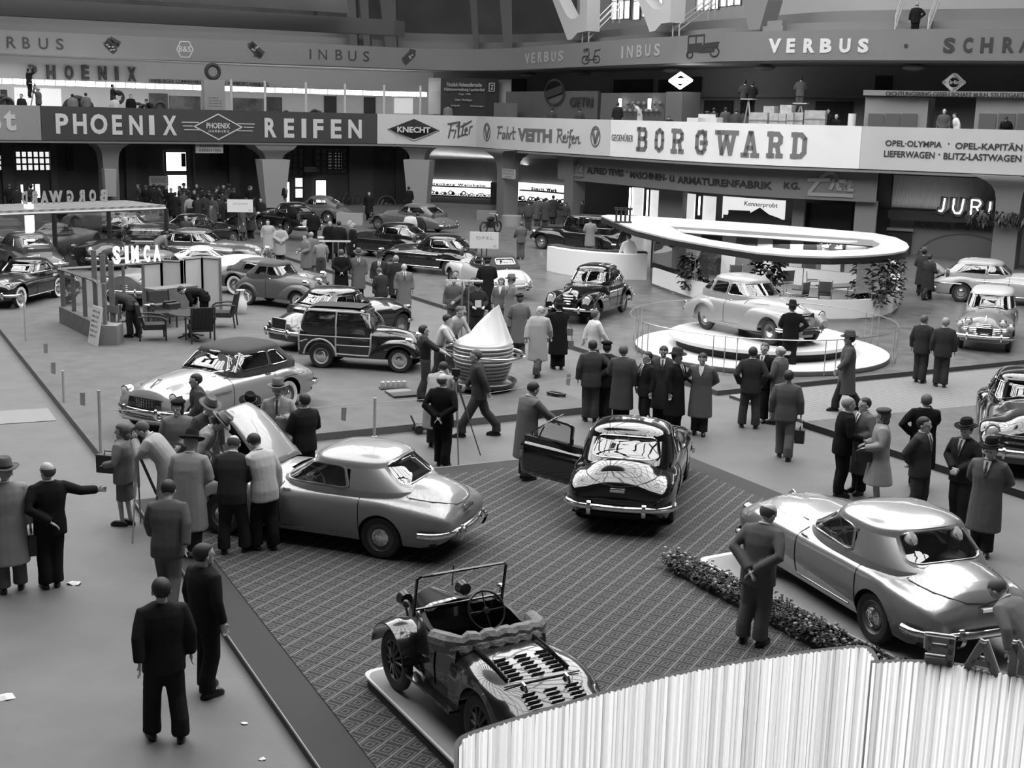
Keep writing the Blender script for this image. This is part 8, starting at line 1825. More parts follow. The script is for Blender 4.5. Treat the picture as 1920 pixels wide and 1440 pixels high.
# motorcycle display by the pillar
g = G(920,437,0); r = empty('motorcycle', (g.x, g.y, 0),.9); T(r, 'dark motorcycle with glinting handlebars above the white name board', 'motorcycle')
for dx in (-.6,.6): mb = MB(); mb.tube([(dx+.3*cos(a),0,.32+.3*sin(a)) for a in [2*pi*j/20 for j in range(20)]],.05,6, cyc=True); mb.build('wheel', RUBBER, r)
mb = MB(); mb.ell((0,0,.78),(.32,.14,.14)); mb.box(-.2,.2,-.15,.15,.3,.65); mb.tube([(.6,0,.32),(.4,0,1.0)],.04,6); mb.tube([(-.6,0,.32),(-.1,0,.7)],.03,5); mb.build('frame', BLACK, r); mb = MB(); mb.tube([(.3,-.35,1.05),(.42,0,1.02),(.3,.35,1.05)],.02,6); mb.ell((.5,0,.95),(.1,.1,.1)); mb.build('handlebar', CHROME, r)
# kiosk counters under the gallery
for px0, px1, yt, yb, lab, gg in ((894,930,395,412, 'pale plain counter before the shelf of small parts', .22),(940,978,404,424, 'rounded pale counter wrapped round the foot of the lit pillar', .30)):
 g = G((px0+px1)/2, yb, 0); zt_ = zat(g.x, g.y, yt); w_ = (px1-px0)/FPX*g.y/2; mb = MB(); mb.lathe([(.001,0),(w_, 0),(w_, zt_),(.001, zt_)],28) if px0 > 935 else mb.box(-w_, w_, -.4,.4,0, zt_); o = mb.build('counter', mat('counter_%d' % (gg*100), gg, .7), None, smooth=30); o.location = (g.x, g.y, 0); T(o, lab, 'counter')
# ------------------------------------------------------------------ painted banners on the two parapets
def banner(lab, pxa, pxb, g, path=P1, z0=Z1B, z1=Z1T, off=.02, name='parapet_banner', th=.06, zz=5.2):
 q = path.offset(-off-th); c = q.at(q.spx((pxa+pxb)/2, zz))[0]; r = empty(name, (c.x, c.y, z0)); T(r, lab, 'banner')
 mb = MB(); q.strip(mb, q.spx(pxa, zz), q.spx(pxb, zz), z0, z1, th); mb.v = [(x-c.x, y-c.y, z-z0) for x, y, z in mb.v]; mb.build('panel', mat('banner_%d' % round(g*1000), g, .7, var=.04, vscale=.5), r, smooth=20)
 return r
def words(r, path, items, g, bold=.0, off=.09, zz=5.2, th=.02, name='lettering', mt=None):
 for it in items:
  mb = MB(); o = path.offset(-off)
  if isinstance(it[0], str): o.text(mb, it[0], it[1], it[2], it[3], it[4], it[5] if len(it) > 5 else bold, z=zz, th=th, out=0, sp=it[6] if len(it) > 6 else 1., ref=it[7] if len(it) > 7 else None)
  else: o.strokes(mb, it[0], it[5], it[1], it[2], it[3], it[4], z=zz, th=th, out=0)
  mb.v = [tuple(Vector(v)-r.location) for v in mb.v]; mb.build(name, mt or mat('letters_%d' % round(g*1000), g, .6), r, smooth=0)
B1 = banner('mid-grey parapet banner with the tail of a pale word', -200,76,.30); words(B1, P1,[('t', 7,30,206,245,.03),('o', -30,2,220,246,.03)],.6)
B2 = banner('dark parapet banner lettered with a tyre maker and a winged lozenge', 77,707,.055)
words(B2, P1,[(c, a, b, y, y+38+y2,.035) for c, a, b, y, y2 in (('P', 104,128,212.5,0),('H', 137,162,213,0),('O', 169,201,213.5,0),('E', 210,229,215,-.5),('N', 242,267,216,-1),('I', 279,289,216,-1),('X', 305,331,216.5,-1),('R', 496,518,221,-1.5),('E', 532,551,222,-2),('I', 565,574,222.5,-2),('F', 587,606,223,-2),('E', 620,640,223.5,-2),('N', 653,678,224,-3))],.66)
words(B2, P1,[('PHOENIX', 387,431,230,240.5,.02),('HARBURG', 391,429,243.5,248,.01,1.3)],.66)
words(B2, P1,[([[(0,.5),(.5,1),(1,.5),(.5,0),(0,.5)]],364,453,213,261,.07),([[(0,.5),(1,.5)]],341,372,227,231,.05),([[(0,.5),(1,.5)]],343,361,234,238,.05),([[(0,.5),(1,.5)]],345,373,241,245,.05),([[(0,.5),(1,.5)]],445,477,230,234,.05),([[(0,.5),(1,.5)]],457,475,236.5,240.5,.05),([[(0,.5),(1,.5)]],445,473,243,247,.05)],.66, name='emblem')
B3 = banner('pale parapet banner with a black lozenge and handwritten word', 707.5,893.5,.62)
o9 = P1.offset(-.09); mb = MB(); s0, s1 = o9.spx(729,5.2), o9.spx(822,5.2); q = o9.at((s0+s1)/2)[0]; za, zb = zat(q.x, q.y, 224), zat(q.x, q.y, 261); flat_solid(mb, [(0,(za-zb)/2),((s1-s0)/2, za-zb),(s1-s0,(za-zb)/2),((s1-s0)/2,0)],[(3,2,1,0)], o9.fn(s0, zb, 0),.01); mb.v = [tuple(Vector(v)-B3.location) for v in mb.v]; mb.build('emblem', BLACK, B3, smooth=0)
words(B3, P1,[('KNECHT', 745,807,237,248,.03)],.7, off=.26)
words(B3, P1,[([[(0,.5),(.5,1),(1,.5),(.5,0),(0,.5)]],727,824,222,263,.03),([[(.02,.1),(.1,.75)],[(0,.8),(.42,.92)],[(.06,.48),(.2,.5)],[(.2,.1),(.27,.5)],[(.3,.68),(.31,.72)],[(.36,.12),(.42,.9),(.36,.75),(.38,.2),(.46,.2)],[(.5,.25),(.6,.88)],[(.46,.68),(.94,.98)],[(.5,.25),(.62,.3)],[(.64,.45),(.76,.52),(.72,.64),(.64,.52),(.66,.3),(.78,.3)],[(.84,.34),(.88,.68),(.99,.72)]],840,886,225,262,.10)],.10, name='lettering')
B4 = banner('light parapet banner with two ringed V emblems and script words', 894,1144,.56)
words(B4, P1,[('VEITH', 971,1035,240,264,.05)],.14)
def ringv(r, x0, x1, y0, y1): words(r, P1,[([[(.5+.5*cos(a),.5+.5*sin(a)) for a in [2*pi*k/24 for k in range(25)]]], x0, x1, y0, y1,.07),([[(.2,.75),(.5,.15),(.8,.75)]], x0, x1, y0+2, y1-2,.22),([[(.22,.72),(.35,.9),(.65,.9),(.78,.72)]], x0, x1, y0+1, y1-3,.07)],.14, name='emblem')
ringv(B4,907,919,231,263); ringv(B4,1108,1125,237,274)
FA = [[(.04,.1),(.12,.9)],[(.02,.92),(.3,.96)],[(.08,.5),(.24,.52)],[(.42,.5),(.34,.5),(.30,.15),(.38,.12),(.44,.5),(.46,.12)],[(.52,.12),(.58,.95)],[(.54,.4),(.62,.5),(.62,.12)],[(.68,.12),(.71,.5),(.78,.5)],[(.86,.95),(.86,.15),(.93,.15)],[(.8,.62),(.97,.64)]]
RE = [[(.04,.25),(.08,.95)],[(.02,.92),(.2,.92),(.22,.68),(.08,.6)],[(.12,.6),(.24,.28)],[(.28,.45),(.38,.52),(.36,.65),(.28,.55),(.30,.3),(.40,.3)],[(.44,.3),(.47,.62)],[(.47,.78),(.48,.82)],[(.66,.92),(.58,.9),(.54,.02),(.60,.2)],[(.48,.58),(.64,.6)],[(.64,.42),(.74,.5),(.72,.62),(.65,.52),(.66,.28),(.76,.28)],[(.80,.28),(.82,.58)],[(.82,.5),(.92,.6),(.92,.28),(.99,.3)]]
words(B4, P1,[(FA, 932,968,236,262,.10),(RE, 1044,1089,240,276,.10)],.14)
B5 = banner('bright white parapet banner with large slab capitals', 1144.5,1613,.80)
words(B5, P1,[('GEGENÜBER', 1147,1187,249,263.5,.0,1.1)],.16)
S_ = dict(B=[[(.2,0),(.2,1)],[(.0,.95),(.75,.95),(.88,.82),(.88,.64),(.75,.53),(.2,.53)],[(.75,.53),(.92,.38),(.92,.18),(.78,.05),(0,.05)]], O=[[(.5,.95),(.18,.82),(.14,.5),(.18,.18),(.5,.05),(.82,.18),(.86,.5),(.82,.82),(.5,.95)]], R=[[(.2,0),(.2,1)],[(0,.95),(.7,.95),(.88,.82),(.88,.62),(.7,.5),(.2,.5)],[(.65,.5),(.8,.1)],[(0,.05),(.4,.05)],[(.68,.05),(1,.05)]],
 G=[[(.84,.65),(.84,.95)],[(.84,.8),(.6,.95),(.3,.92),(.14,.75),(.14,.25),(.3,.08),(.65,.05),(.84,.2),(.84,.48)],[(.5,.48),(1,.48)]], W=[[(0,.95),(.32,.95)],[(.14,.95),(.3,.05),(.5,.8),(.7,.05),(.86,.95)],[(.68,.95),(1,.95)],[(.38,.95),(.60,.95)]], A=[[(.2,.05),(.45,.97),(.55,.97),(.82,.05)],[(.32,.35),(.7,.35)],[(0,.05),(.38,.05)],[(.62,.05),(1,.05)]], D=[[(.2,0),(.2,1)],[(0,.95),(.62,.95),(.86,.78),(.86,.22),(.62,.05),(0,.05)]])
words(B5, P1,[(S_[c], a, b, y, y+h_, .22) for c, a, b, y, h_ in (('B', 1195,1213,240,41),('O', 1228,1245,241.5,42),('R', 1260,1281,243,42),('G', 1304,1325,244.5,43),('W', 1342,1382,245.5,44),('A', 1392,1422,247.5,45),('R', 1440,1466,248.5,45),('D', 1485,1512,250,45))],.17)
B6 = banner('light grey parapet banner with two lines of black capitals', 1613.5,2150,.50)
words(B6, P1,[('OPEL·OLYMPIA', 1659,1765,262.5,273.5,.02),('·', 1776,1779,268,271),('OPEL-KAPITÄN', 1790,1916,264.5,279,.02),('LIEFERWAGEN', 1658,1753,282,294,.02),('·', 1760,1763,288,291),('BLITZ-LASTWAGEN', 1770,1916,286,298.5,.02)],.03)
U_ = banner('long grey banner with nut-and-bolt lettering round the upper parapet', -200,2150,.17, P2, Z2B+.02,10.72,.02, 'upper_parapet_banner', .06,10)
DK, LT = .03,.62
words(U_, P2,[(c, a, b, y, y+h_, bo) for c, a, b, y, h_, bo in (('R', 12,30,68.5,21.5,.01),('B', 42,56,69.5,21.5,.01),('U', 72,90,71,21,.01),('S', 105,119,72,21,.01),('I', 580.5,583.5,92,19,.0),('N', 597,613,92.5,19,0),('B', 629,642,93,19,0),('U', 653,668,95,19,0),('S', 681,692,96,19,0))], DK, off=.09, zz=10)
words(U_, P2,[(c, a, b, y, y+19.5,.02) for c, a, b, y in (('V', 985,993,100.5),('E', 997,1003.5,99),('R', 1009,1016.5,98),('B', 1021,1029,97),('U', 1034,1042,96.5),('S', 1047.5,1056,95.5))]+[(c, a, b, y, y+23,.025) for c, a, b, y in (('I', 1165.5,1169,87),('N', 1176,1187,86),('B', 1194,1204,84.5),('U', 1210,1220,83),('S', 1227,1237.5,82))],.33, off=.09, zz=10)
words(U_, P2,[(c, a, b, y, y+27,.05) for c, a, b, y in (('V', 1441,1465,72.5),('E', 1475,1491,72),('R', 1507,1528,72),('B', 1538,1560,72),('U', 1574,1595,72),('S', 1609,1629,72))], LT, off=.09, zz=10)
words(U_, P2,[(c, a, b, y, y+29,.045) for c, a, b, y in (('S', 1769,1791,70.5),('C', 1806,1824,70),('H', 1839,1862,70),('R', 1880,1902,69.5),('A', 1911,1936,69))]+[('•', 1695,1703,82,90,.0)], DK, off=.09, zz=10)
words(U_, P2,[([[(.25,0),(0,.5),(.25,1),(.75,1),(1,.5),(.75,0),(.25,0)]],331,362,77.5,106.5,.06),('B&S', 335,358,86,97,.01)],.5, off=.09, zz=10, name='emblem')
def blob_pic(x0, x1, y0, y1, out_, dots): words(U_, P2,[([(.36,[(a, b),(c, d)]) for a, b, c, d in out_], x0, x1, y0, y1,.5)], DK, off=.09, zz=10, name='painted_bolt'); words(U_, P2,[([[(a, b),(a+.08, b+.02)] for a, b in dots], x0, x1, y0, y1,.07)],.4, off=.12, zz=10, name='painted_highlight')
BO = [(.2,.62,.6,.18),(.3,.72,.75,.5),(.45,.8,.85,.6),(.25,.5,.5,.25)]
blob_pic(193,227,67,101, BO, [(.2,.5),(.3,.4),(.4,.22),(.55,.25),(.5,.4)]); blob_pic(462,496,79,112,[(.25,.75,.75,.25),(.35,.85,.85,.4),(.2,.8,.35,.9),(.5,.35,.75,.3)],[(.3,.6),(.4,.55),(.5,.68),(.58,.75)]); blob_pic(752,782,93,124,[(.75,.75,.25,.25),(.65,.85,.2,.4),(.8,.85,.6,.9)],[(.5,.6),(.55,.5),(.65,.68)])
W_ = lambda cx, cy, rx, ry, n=16: [(cx+rx*cos(2*pi*k/n), cy+ry*sin(2*pi*k/n)) for k in range(n+1)]
words(U_, P2,[([W_(.22,.25,.2,.25), W_(.78,.25,.17,.22),[(.22,.25),(.78,.25)],[(.15,.7),(.1,.9),(.35,.95),(.4,.6),(.22,.25)],[(.65,.35),(.7,.8),(.95,.85)],[(.2,.8),(.3,.85)]],1091,1127,90.5,120,.055),([[(.02,.95),(.02,.1)],[(.02,.98),(.5,1.0)],[(.5,1.0),(.5,.5)], W_(.08,.14,.09,.14), W_(.83,.22,.13,.2),[(.25,.95),(.25,.6)],[(.75,.6),(.95,.62)]],1289,1351,67,109,.07),([(.34,[(.06,.42),(.48,.38)]),(.26,[(.5,.5),(.9,.55)]),(.16,[(.4,.28),(.8,.3)]),(.3,[(.05,.5),(.4,.52)])],1289,1351,67,109,.07)], DK, off=.09, zz=10, name='painted_vehicle')
# ------------------------------------------------------------------ middle gallery: tyre stand
WG = PM.offset(-.35); GLOW = mat('light_trough', .9,.4, em=2.6)
def onwall(r, items, g, **k): words(r, PM, items, g, off=.12, zz=7.5, **k)
s0, s1 = 0,0; tr = P1.offset(3.2); t0, t1 = tr.spx(-60,7.5), tr.spx(796,7.5); c = tr.at((t0+t1)/2)[0]
za = zat(*tr.at(tr.spx(5,7.5))[0],147); r = empty('light_trough', (c.x, c.y, za)); T(r, 'long glowing light trough above the tyre stand', 'lamp')
mb = MB(); tr.strip(mb, t0, t1, za-.30, za, .5); mb.v = [tuple(Vector(v)-r.location) for v in mb.v]; mb.build('diffuser', GLOW, r, smooth=20)
for k in range(48):
 s_ = lerp(t0, t1, k/48); mb = MB(); tr.offset(-.03).strip(mb, s_, s_+.05, za-.32, za+.02,.05); mb.v = [tuple(Vector(v)-r.location) for v in mb.v]; mb.build('cross_bar', mat('trough_bar', .3,.5), r, smooth=0)
for k, px in enumerate((434,497,574,647,720,788)):
 q = P1.offset(1.2); p, t, n = q.at(q.spx(px, 6.6)); mb = MB(); mb.box(-.07,.07,-.07,.07,0,3.0); o = mb.build('stand_post', mat('post_pale', .5,.6), None, smooth=0); o.location = (p.x, p.y, ZF1); T(o, ('white stand post nearest the grey tyre pylon', 'second white stand post right of the pylon, against the picture panels', 'white stand post between a picture panel and a dark doorway', 'white stand post beside the dark doorway opening', 'white stand post next to the silhouette panel', 'last white stand post at the end of the light trough')[k], 'post')
r = empty('wall_lettering', (*PM.at(PM.spx(150,7.5))[0],7)); T(r, 'dark free-standing capitals above the light trough', 'lettering')
onwall(r, [(c, a, b, y, y+26,.04) for c, a, b, y in (('P', 55,70,122),('H', 88,104,122),('O', 122,138,122.5),('E', 154,167,123),('N', 185,200,124),('I', 216,222,125),('X', 240,255,126))],.05, th=.15)
r = empty('small_wall_lettering', (*PM.at(PM.spx(400,7.5))[0],7)); T(r, 'line of small black capitals over the light trough at the pylon', 'lettering'); onwall(r, [('HARBURGER GUMMIWARENFABRIK AG. HAMBURG-HARBURG', 280,503,147.5,155)],.02, th=.05)
p, t, n = P1.offset(1.0).at(P1.offset(1.0).spx(400,6.6)); r = empty('tyre_pylon', (p.x, p.y, ZF1), math.atan2(t.y, t.x)); T(r, 'grey pylon with printed notes below a big upright tyre', 'pylon'); ztp = zat(p.x, p.y, 150)-ZF1; mb = MB(); mb.box(-.68,.68,-.3,.3,0, ztp); mb.build('pylon_box', mat('pylon_grey', .27,.7), r, smooth=0)
mb = MB(); [text_on(mb, 'IIII II IIIIII IIII', -.4,.42-.2*(k == 0), ztp-1.15-.17*k, ztp-1.08-.17*k, plane_fn((0,-.31,0),(1,0,0)),.004) for k in range(4)]; mb.build('small_print', DARKG, r, smooth=0)
mb = MB(); mb.tube([(.42*cos(a),0, ztp+.52+.42*sin(a)) for a in [2*pi*k/36 for k in range(36)]],.125,10, cyc=True); mb.build('tyre', RUBBER, r); mb = MB(); mb.lathe([(.001,-.03),(.31,-.03),(.31,.03),(.001,.03)],28, c=(0,0, ztp+.52), M=Matrix.Rotation(pi/2,4, 'X')); mb.build('disc', mat('disc_pale', .35,.3,.6), r)
def wallpic(x0, x1, y0, y1, m_, lab, off=.1, cat='picture', name='picture_panel', path=None):
 q = (path or PM).offset(-off); zz = 6.5 if path is None else 3; a, b = q.spx(x0, zz), q.spx(x1, zz); p = q.at((a+b)/2)[0]; z1, z0 = zat(p.x, p.y, y0), zat(p.x, p.y, y1); mb = MB(); q.strip(mb, a, b, z0, z1,.08); o = mb.build(name, m_, None, smooth=0); T(o, lab, cat); return o
PICM = mat('mural', .09,.7, var=.8, vscale=.9)
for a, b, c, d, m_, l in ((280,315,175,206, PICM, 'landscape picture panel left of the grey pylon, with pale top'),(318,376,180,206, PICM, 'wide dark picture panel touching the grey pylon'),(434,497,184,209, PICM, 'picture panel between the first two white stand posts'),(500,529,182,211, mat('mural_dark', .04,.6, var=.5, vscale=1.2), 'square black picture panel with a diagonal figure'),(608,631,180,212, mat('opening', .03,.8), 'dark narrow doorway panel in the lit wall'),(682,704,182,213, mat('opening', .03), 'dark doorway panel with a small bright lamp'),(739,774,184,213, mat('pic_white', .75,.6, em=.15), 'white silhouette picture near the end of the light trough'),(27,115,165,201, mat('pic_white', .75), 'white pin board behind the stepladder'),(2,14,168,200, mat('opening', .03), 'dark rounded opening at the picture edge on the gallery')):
 wallpic(a, b, c, d, m_, l)
R = random.Random(6); TL = ('tyre heap', 'dark tyre')
for k, (px, y, s_) in enumerate(((4,178,.9),(12,182,.8),(135,185,1.2),(145,180,1.5),(160,186,1.0),(222,170,.8),(258,192,.7),(268,195,.7),(280,192,.6),(300,190,.7),(452,205,.5),(464,206,.5),(536,207,.5),(572,210,.5),(590,205,.7),(596,207,.6),(662,213,.4))):
 q = P1.offset(1.8+R.uniform(0,1)); p, t, n = q.at(q.spx(px, 6.6)); z = max(zat(p.x, p.y, y)-s_*.5, ZF1+.3); mb = MB(); mb.tube([(s_*.4*cos(a),0, s_*.4*sin(a)) for a in [2*pi*j/20 for j in range(20)]], s_*.14,8, cyc=True); o = mb.build('tyre', RUBBER, None); o.location = (p.x, p.y, max(z, ZF1+s_*.54)); o.rotation_euler = (0,0, math.atan2(t.y, t.x)+R.uniform(-.4,.4)); T(o, ('tyre at the extreme edge of the gallery stand', 'tyre beside the edge opening', 'left flank tyre of the big dark tyre arch', 'largest tyre, forming the dark arch behind two coated people', 'right flank tyre of the dark tyre arch', 'upright tyre lifted by the man on the gallery', 'tyre in the heap beside the dark standing figure', 'tyre in the middle of the gallery heap', 'tyre at the end of the gallery heap near the picture', 'tyre leaning below the landscape picture panel', 'tyre peeping over the parapet right of the pylon', 'second tyre peeping over the parapet right of the pylon', 'tyre top just below the square black picture', 'tyre top left of the humped tyre pair', 'taller tyre of the humped pair over the word end', 'lower tyre of the humped pair over the word end', 'tyre top by the last letter of the dark banner')[k], 'tyre', 'tyres on the gallery stand')
# end of the gallery: black notice board and dim stands
wallpic(803,826,146,214, mat('side_pale', .34,.7), 'pale side panel before the big black notice board', 2.6); wallpic(932,957,149,214, mat('side_pale', .34), 'pale side panel after the big black notice board', 2.6)
nb = wallpic(826,932,147,218, mat('notice_black', .02,.7), 'big black notice board with gothic white lines and square Z marks', 3.2, 'sign', 'notice_board')
nr = PM; words(nb, nr, [('Fürstlich Hohenzollernsche', 838,903,154.5,162),('Hüttenverwaltung Laucherthal', 833,908,164,171.5),('Gegr. 1708', 860,882,174.5,178.5),('Zeller Werklager', 853,886,185,190),('Fertigteile', 846,862,196,200),('Zeichnungen', 882,907,197,201),([[(0,0),(0,1),(1,1),(1,0),(0,0)]],810+.5,823.5,154,169,.05),([[(0,0),(0,1),(1,1),(1,0),(0,0)]],917,927,156,171,.05),('Z', 814,820,157,166,.03),('Z', 920,925,159,168,.03)],.42, off=3.35, zz=7.5)
def lowbox(px0, px1, yt, off, g, lab, d=.8, cat='counter', name='stand_wall', zb=ZF1):
 q = P1.offset(off); a, b = q.spx(px0,6.6), q.spx(px1,6.6); p = q.at((a+b)/2)[0]; z1 = zat(p.x, p.y, yt); mb = MB(); q.strip(mb, a, b, zb, z1, d); o = mb.build(name, mat('stand_%d' % round(g*1000), g, .7), None, smooth=0); T(o, lab, cat); return o
lowbox(926,950,193,1.6,.13, 'grey low counter at the end of the notice board'); lowbox(948,1120,171,3.2,.085, 'dim partition with ringed emblem and dark lettering', .2, 'partition')
r = empty('painted_emblem', (*P1.offset(3).at(P1.offset(3).spx(1040,7))[0],7)); T(r, 'round ringed emblem and dark capitals painted on the gallery wall', 'lettering')
words(r, P1,[([W_(.5,.5,.5,.5,28)],1021,1057,150,196,.12),([(.45,[(.15,.42),(.85,.62)]),(.12,[(.2,.32),(.85,.5)])],1021,1057,150,196,.1),('GETRI', 1068,1111,182,199,.02)],.02, off=-3.1, zz=7)
lowbox(1126,1246,174,3.0,.10, 'dim showcase wall with lit shelves behind the bent white figure', .2, 'showcase'); lowbox(1247,1278,172,2.0,.12, 'grey cabinet right of the lit shelves', 1.2, 'cabinet')
for k, px in enumerate((1162,1217)):
 q = P1.offset(2.7); p = q.at(q.spx(px, 6.6))[0]; z1, z0 = zat(p.x, p.y, 185), zat(p.x, p.y, 204-4*(1-k)); mb = MB(); mb.tube([(0,0,0),(0,0, z1-z0)],.09,8); o = mb.build('tube_lamp', mat('tube_bright', .9,.4, em=3), None); o.location = (p.x, p.y, z0); T(o, ('bright upright tube lamp by the dark-haired man at the shelves', 'bright upright tube lamp over the bent white figure')[k], 'lamp')
for k in range(14):
 q = P1.offset(2.8); p = q.at(q.spx(1172+k*5,6.6))[0]; mb = MB(); mb.ell((0,0,.12),(.13,.1,.13),8,6); o = mb.build('filter_part', mat('part_dim', .16,.4), None); o.location = (p.x, p.y, zat(p.x, p.y, 198 if k % 2 else 212)); T(o, 'small round part on the dim gallery shelves', 'machine part', 'round parts on the gallery shelves')
# lozenge sign in neon, dark wall openings, ceiling lamps under the upper gallery
q = P1.offset(2.0); r = empty('lozenge_sign', (*q.at(q.spx(1274,7))[0],7)); T(r, 'glowing white lozenge sign hanging over the parcels', 'sign'); NEON = mat('neon', 1,.4, em=6)
words(r, P1,[([[(0,.5),(.5,1),(1,.5),(.5,0),(0,.5)]],1255,1295,138,165,.13),('KNECHT', 1262,1287,147,157,.05)],1, off=-2, zz=7, th=.08, mt=NEON)
for k, (a, b, c, d) in enumerate(((1148,1220,149,174),(1232,1265,149,176),(1268,1311,144,173),(1635,1667,142,170),(958,984,148,172))): S(wallpic(a, b, c, d, mat('opening', .03), 'x', .1, 'x', 'window_%d' % (31+k)))
for k, (a, b, c, d) in enumerate(((1319,1372,188,235),(1527,1598,190,235))): S(wallpic(a, b, c, d, mat('opening', .03), 'x', .1, 'x', 'door_%d' % (31+k)))
for o in list(C.objects):
 if o.get('label') == 'x': del o['label']; del o['category']
q = PM.offset(-.3); mb = MB(); z_ = zat(*q.at(q.spx(1500,7))[0],179); q.strip(mb, q.spx(1290,7), q.spx(1640,7), z_-.1, z_+.1,.3); S(mb.build('trim_ledge', mat('ledge', .24,.7), smooth=0))
for k, (px, y) in enumerate(((1260,126),(1434,120),(1713,122),(990,140),(1092,133))):
 q = P2.offset(2.5); p = q.at(q.spx(px, 9))[0]; mb = MB(); mb.ell((0,0,0),(.55,.55,.16),16,6); o = mb.build('ceiling_lamp', mat('opal', .35,.5), None); o.location = (p.x, p.y, Z2B-.2); T(o, ('opal ceiling lamp above the glowing lozenge', 'opal ceiling lamp above the two trestle workers', 'opal ceiling lamp above the rounded stand signs', 'opal ceiling lamp over the ringed emblem wall', 'opal ceiling lamp above the dim dark lettering')[k], 'lamp')
# crates, parcels, trestles
WC = mat('crate_slats', .42,.7, var=.25, vscale=6)
for k, (a, b, t_, o_, l) in enumerate(((1409,1443,211,1.0, 'broad wooden crate at the left of the crate row'),(1446,1463,212,1.0, 'narrow crate beside the broad crate'),(1465,1487,197,1.3, 'tallest pale crate with lid in the crate row'),(1464,1477,213,.8, 'slim upright crate before the tallest crate'),(1478,1490,211,.8, 'slim crate right of the slim upright one'),(1491,1508,211,1.0, 'banded crate left of the widest crate'),(1510,1549,207,1.0, 'widest slatted crate next to the writing man'),(1435,1455,199,1.8, 'open-topped crate behind the narrow crate'),(1295,1312,221,.9, 'small white parcel at the parapet, nearest the sleeve'),(1312,1330,221,.9, 'middle white parcel at the parapet'),(1316,1336,214,.9, 'upper white parcel of the small pile'),(1332,1350,220,.9, 'white parcel at the end of the small pile'),(1590,1605,213,1.0, 'pale drum beside the rounded stand'))):
 q = P1.offset(o_); aa, bb = q.spx(a, 6.6), q.spx(b, 6.6); p, t, n = q.at((aa+bb)/2); h_ = zat(p.x, p.y, t_)-ZF1; w_ = (bb-aa)/2; r = empty('crate' if k < 8 else 'parcel' if k < 12 else 'drum', (p.x, p.y, ZF1), math.atan2(t.y, t.x)); T(r, l, 'crate' if k < 8 else 'parcel' if k < 12 else 'drum')
 mb = MB(); (mb.box(-w_, w_, -.25,.25,0, h_) if k < 12 else mb.lathe([(.001,0),(w_, 0),(w_, h_),(.001, h_)],20)); mb.build('box_body', WC if k < 8 else WHITE, r, smooth=30)
 if k < 8:
  for zz in (h_*.3, h_*.75): mb = MB(); mb.box(-w_*1.02, w_*1.02,-.27,-.25, zz, zz+.06); mb.build('batten', mat('batten', .25,.7), r, smooth=0)
for k, (px, yt) in enumerate(((1402,185),(1500,193),(66,156))):
 q = P1.offset(2.0); p, t, n = q.at(q.spx(px, 6.6)); h_ = zat(p.x, p.y, yt)-ZF1; r = empty('stepladder', (p.x, p.y, ZF1), math.atan2(t.y, t.x)); T(r, ('pale stepladder carrying the two trestle workers', 'stepladder beneath the lone worker above the crates', 'stepladder under the reaching man at the dark letters')[k], 'ladder')
 for sg in (-1,1): mb = MB(); mb.tube([(0,0, h_),(sg*.45,-.2*sg, 0)],.04,5); mb.build('ladder_leg', mat('ladder', .45,.6), r)
 mb = MB(); mb.box(-.35,.35,-.2,.2, h_-.05, h_); mb.build('ladder_top', mat('ladder', .45), r, smooth=0)
# rounded grey stand with raised letters
GS = .27
for a, b, l in ((1620,1738, 'rounded pale stand wall with three display niches'),(1827,1960, 'second rounded pale stand wall at the picture edge')):
 o = lowbox(a, b, 182,1.6, GS, l, 1.6, 'stand'); q = P1.offset(1.5); w_ = (b-a)
 for i in range(3):
  x0 = a+8+i*(w_-24)/3; mb = MB(); p = q.at(q.spx(x0+14,6.6))[0]; q.strip(mb, q.spx(x0,6.6), q.spx(x0+w_*.24,6.6), ZF1, zat(p.x, p.y, 213),.06); mb.build('niche', mat('niche', .10,.6), o, smooth=0)
q = P1.offset(1.3); a, b = q.spx(1616,7), q.spx(1960,7); p = q.at(q.spx(1700,7))[0]; z1, z0 = zat(p.x, p.y, 170), zat(p.x, p.y, 180); r = empty('stand_fascia', (p.x, p.y, z0)); T(r, 'thin fascia of the rounded stand with raised capitals', 'fascia'); mb = MB(); q.strip(mb, a, b, z0, z1,.3); mb.v = [tuple(Vector(v)-r.location) for v in mb.v]; mb.build('fascia_band', mat('fascia_band', .22,.6), r, smooth=0)
words(r, P1,[('DICHTUNGSRING-GESELLSCHAFT M.B.H. STUTTGART', 1659,1917,171.5,180,.03)],.03, off=-1.15, zz=7, th=.08)
q = P1.offset(1.8); r = empty('rounded_lozenge_sign', (*q.at(q.spx(1784,7))[0],7)); T(r, 'pale rounded lozenge sign with script above the stand fascia', 'sign')
LZ = [(.0,.5),(.12,.62),(.4,.95),(.5,1),(.6,.95),(.88,.62),(1,.5),(.88,.38),(.6,.05),(.5,0),(.4,.05),(.12,.38),(0,.5)]
words(r, P1,[([LZ],1765,1803,140,169,.14),([W_(.5,.5,.5,.5)],1772,1796,143,166,.1),('Cirling', 1768,1800,150,160,.02)],.38, off=-1.8, zz=7, th=.06)
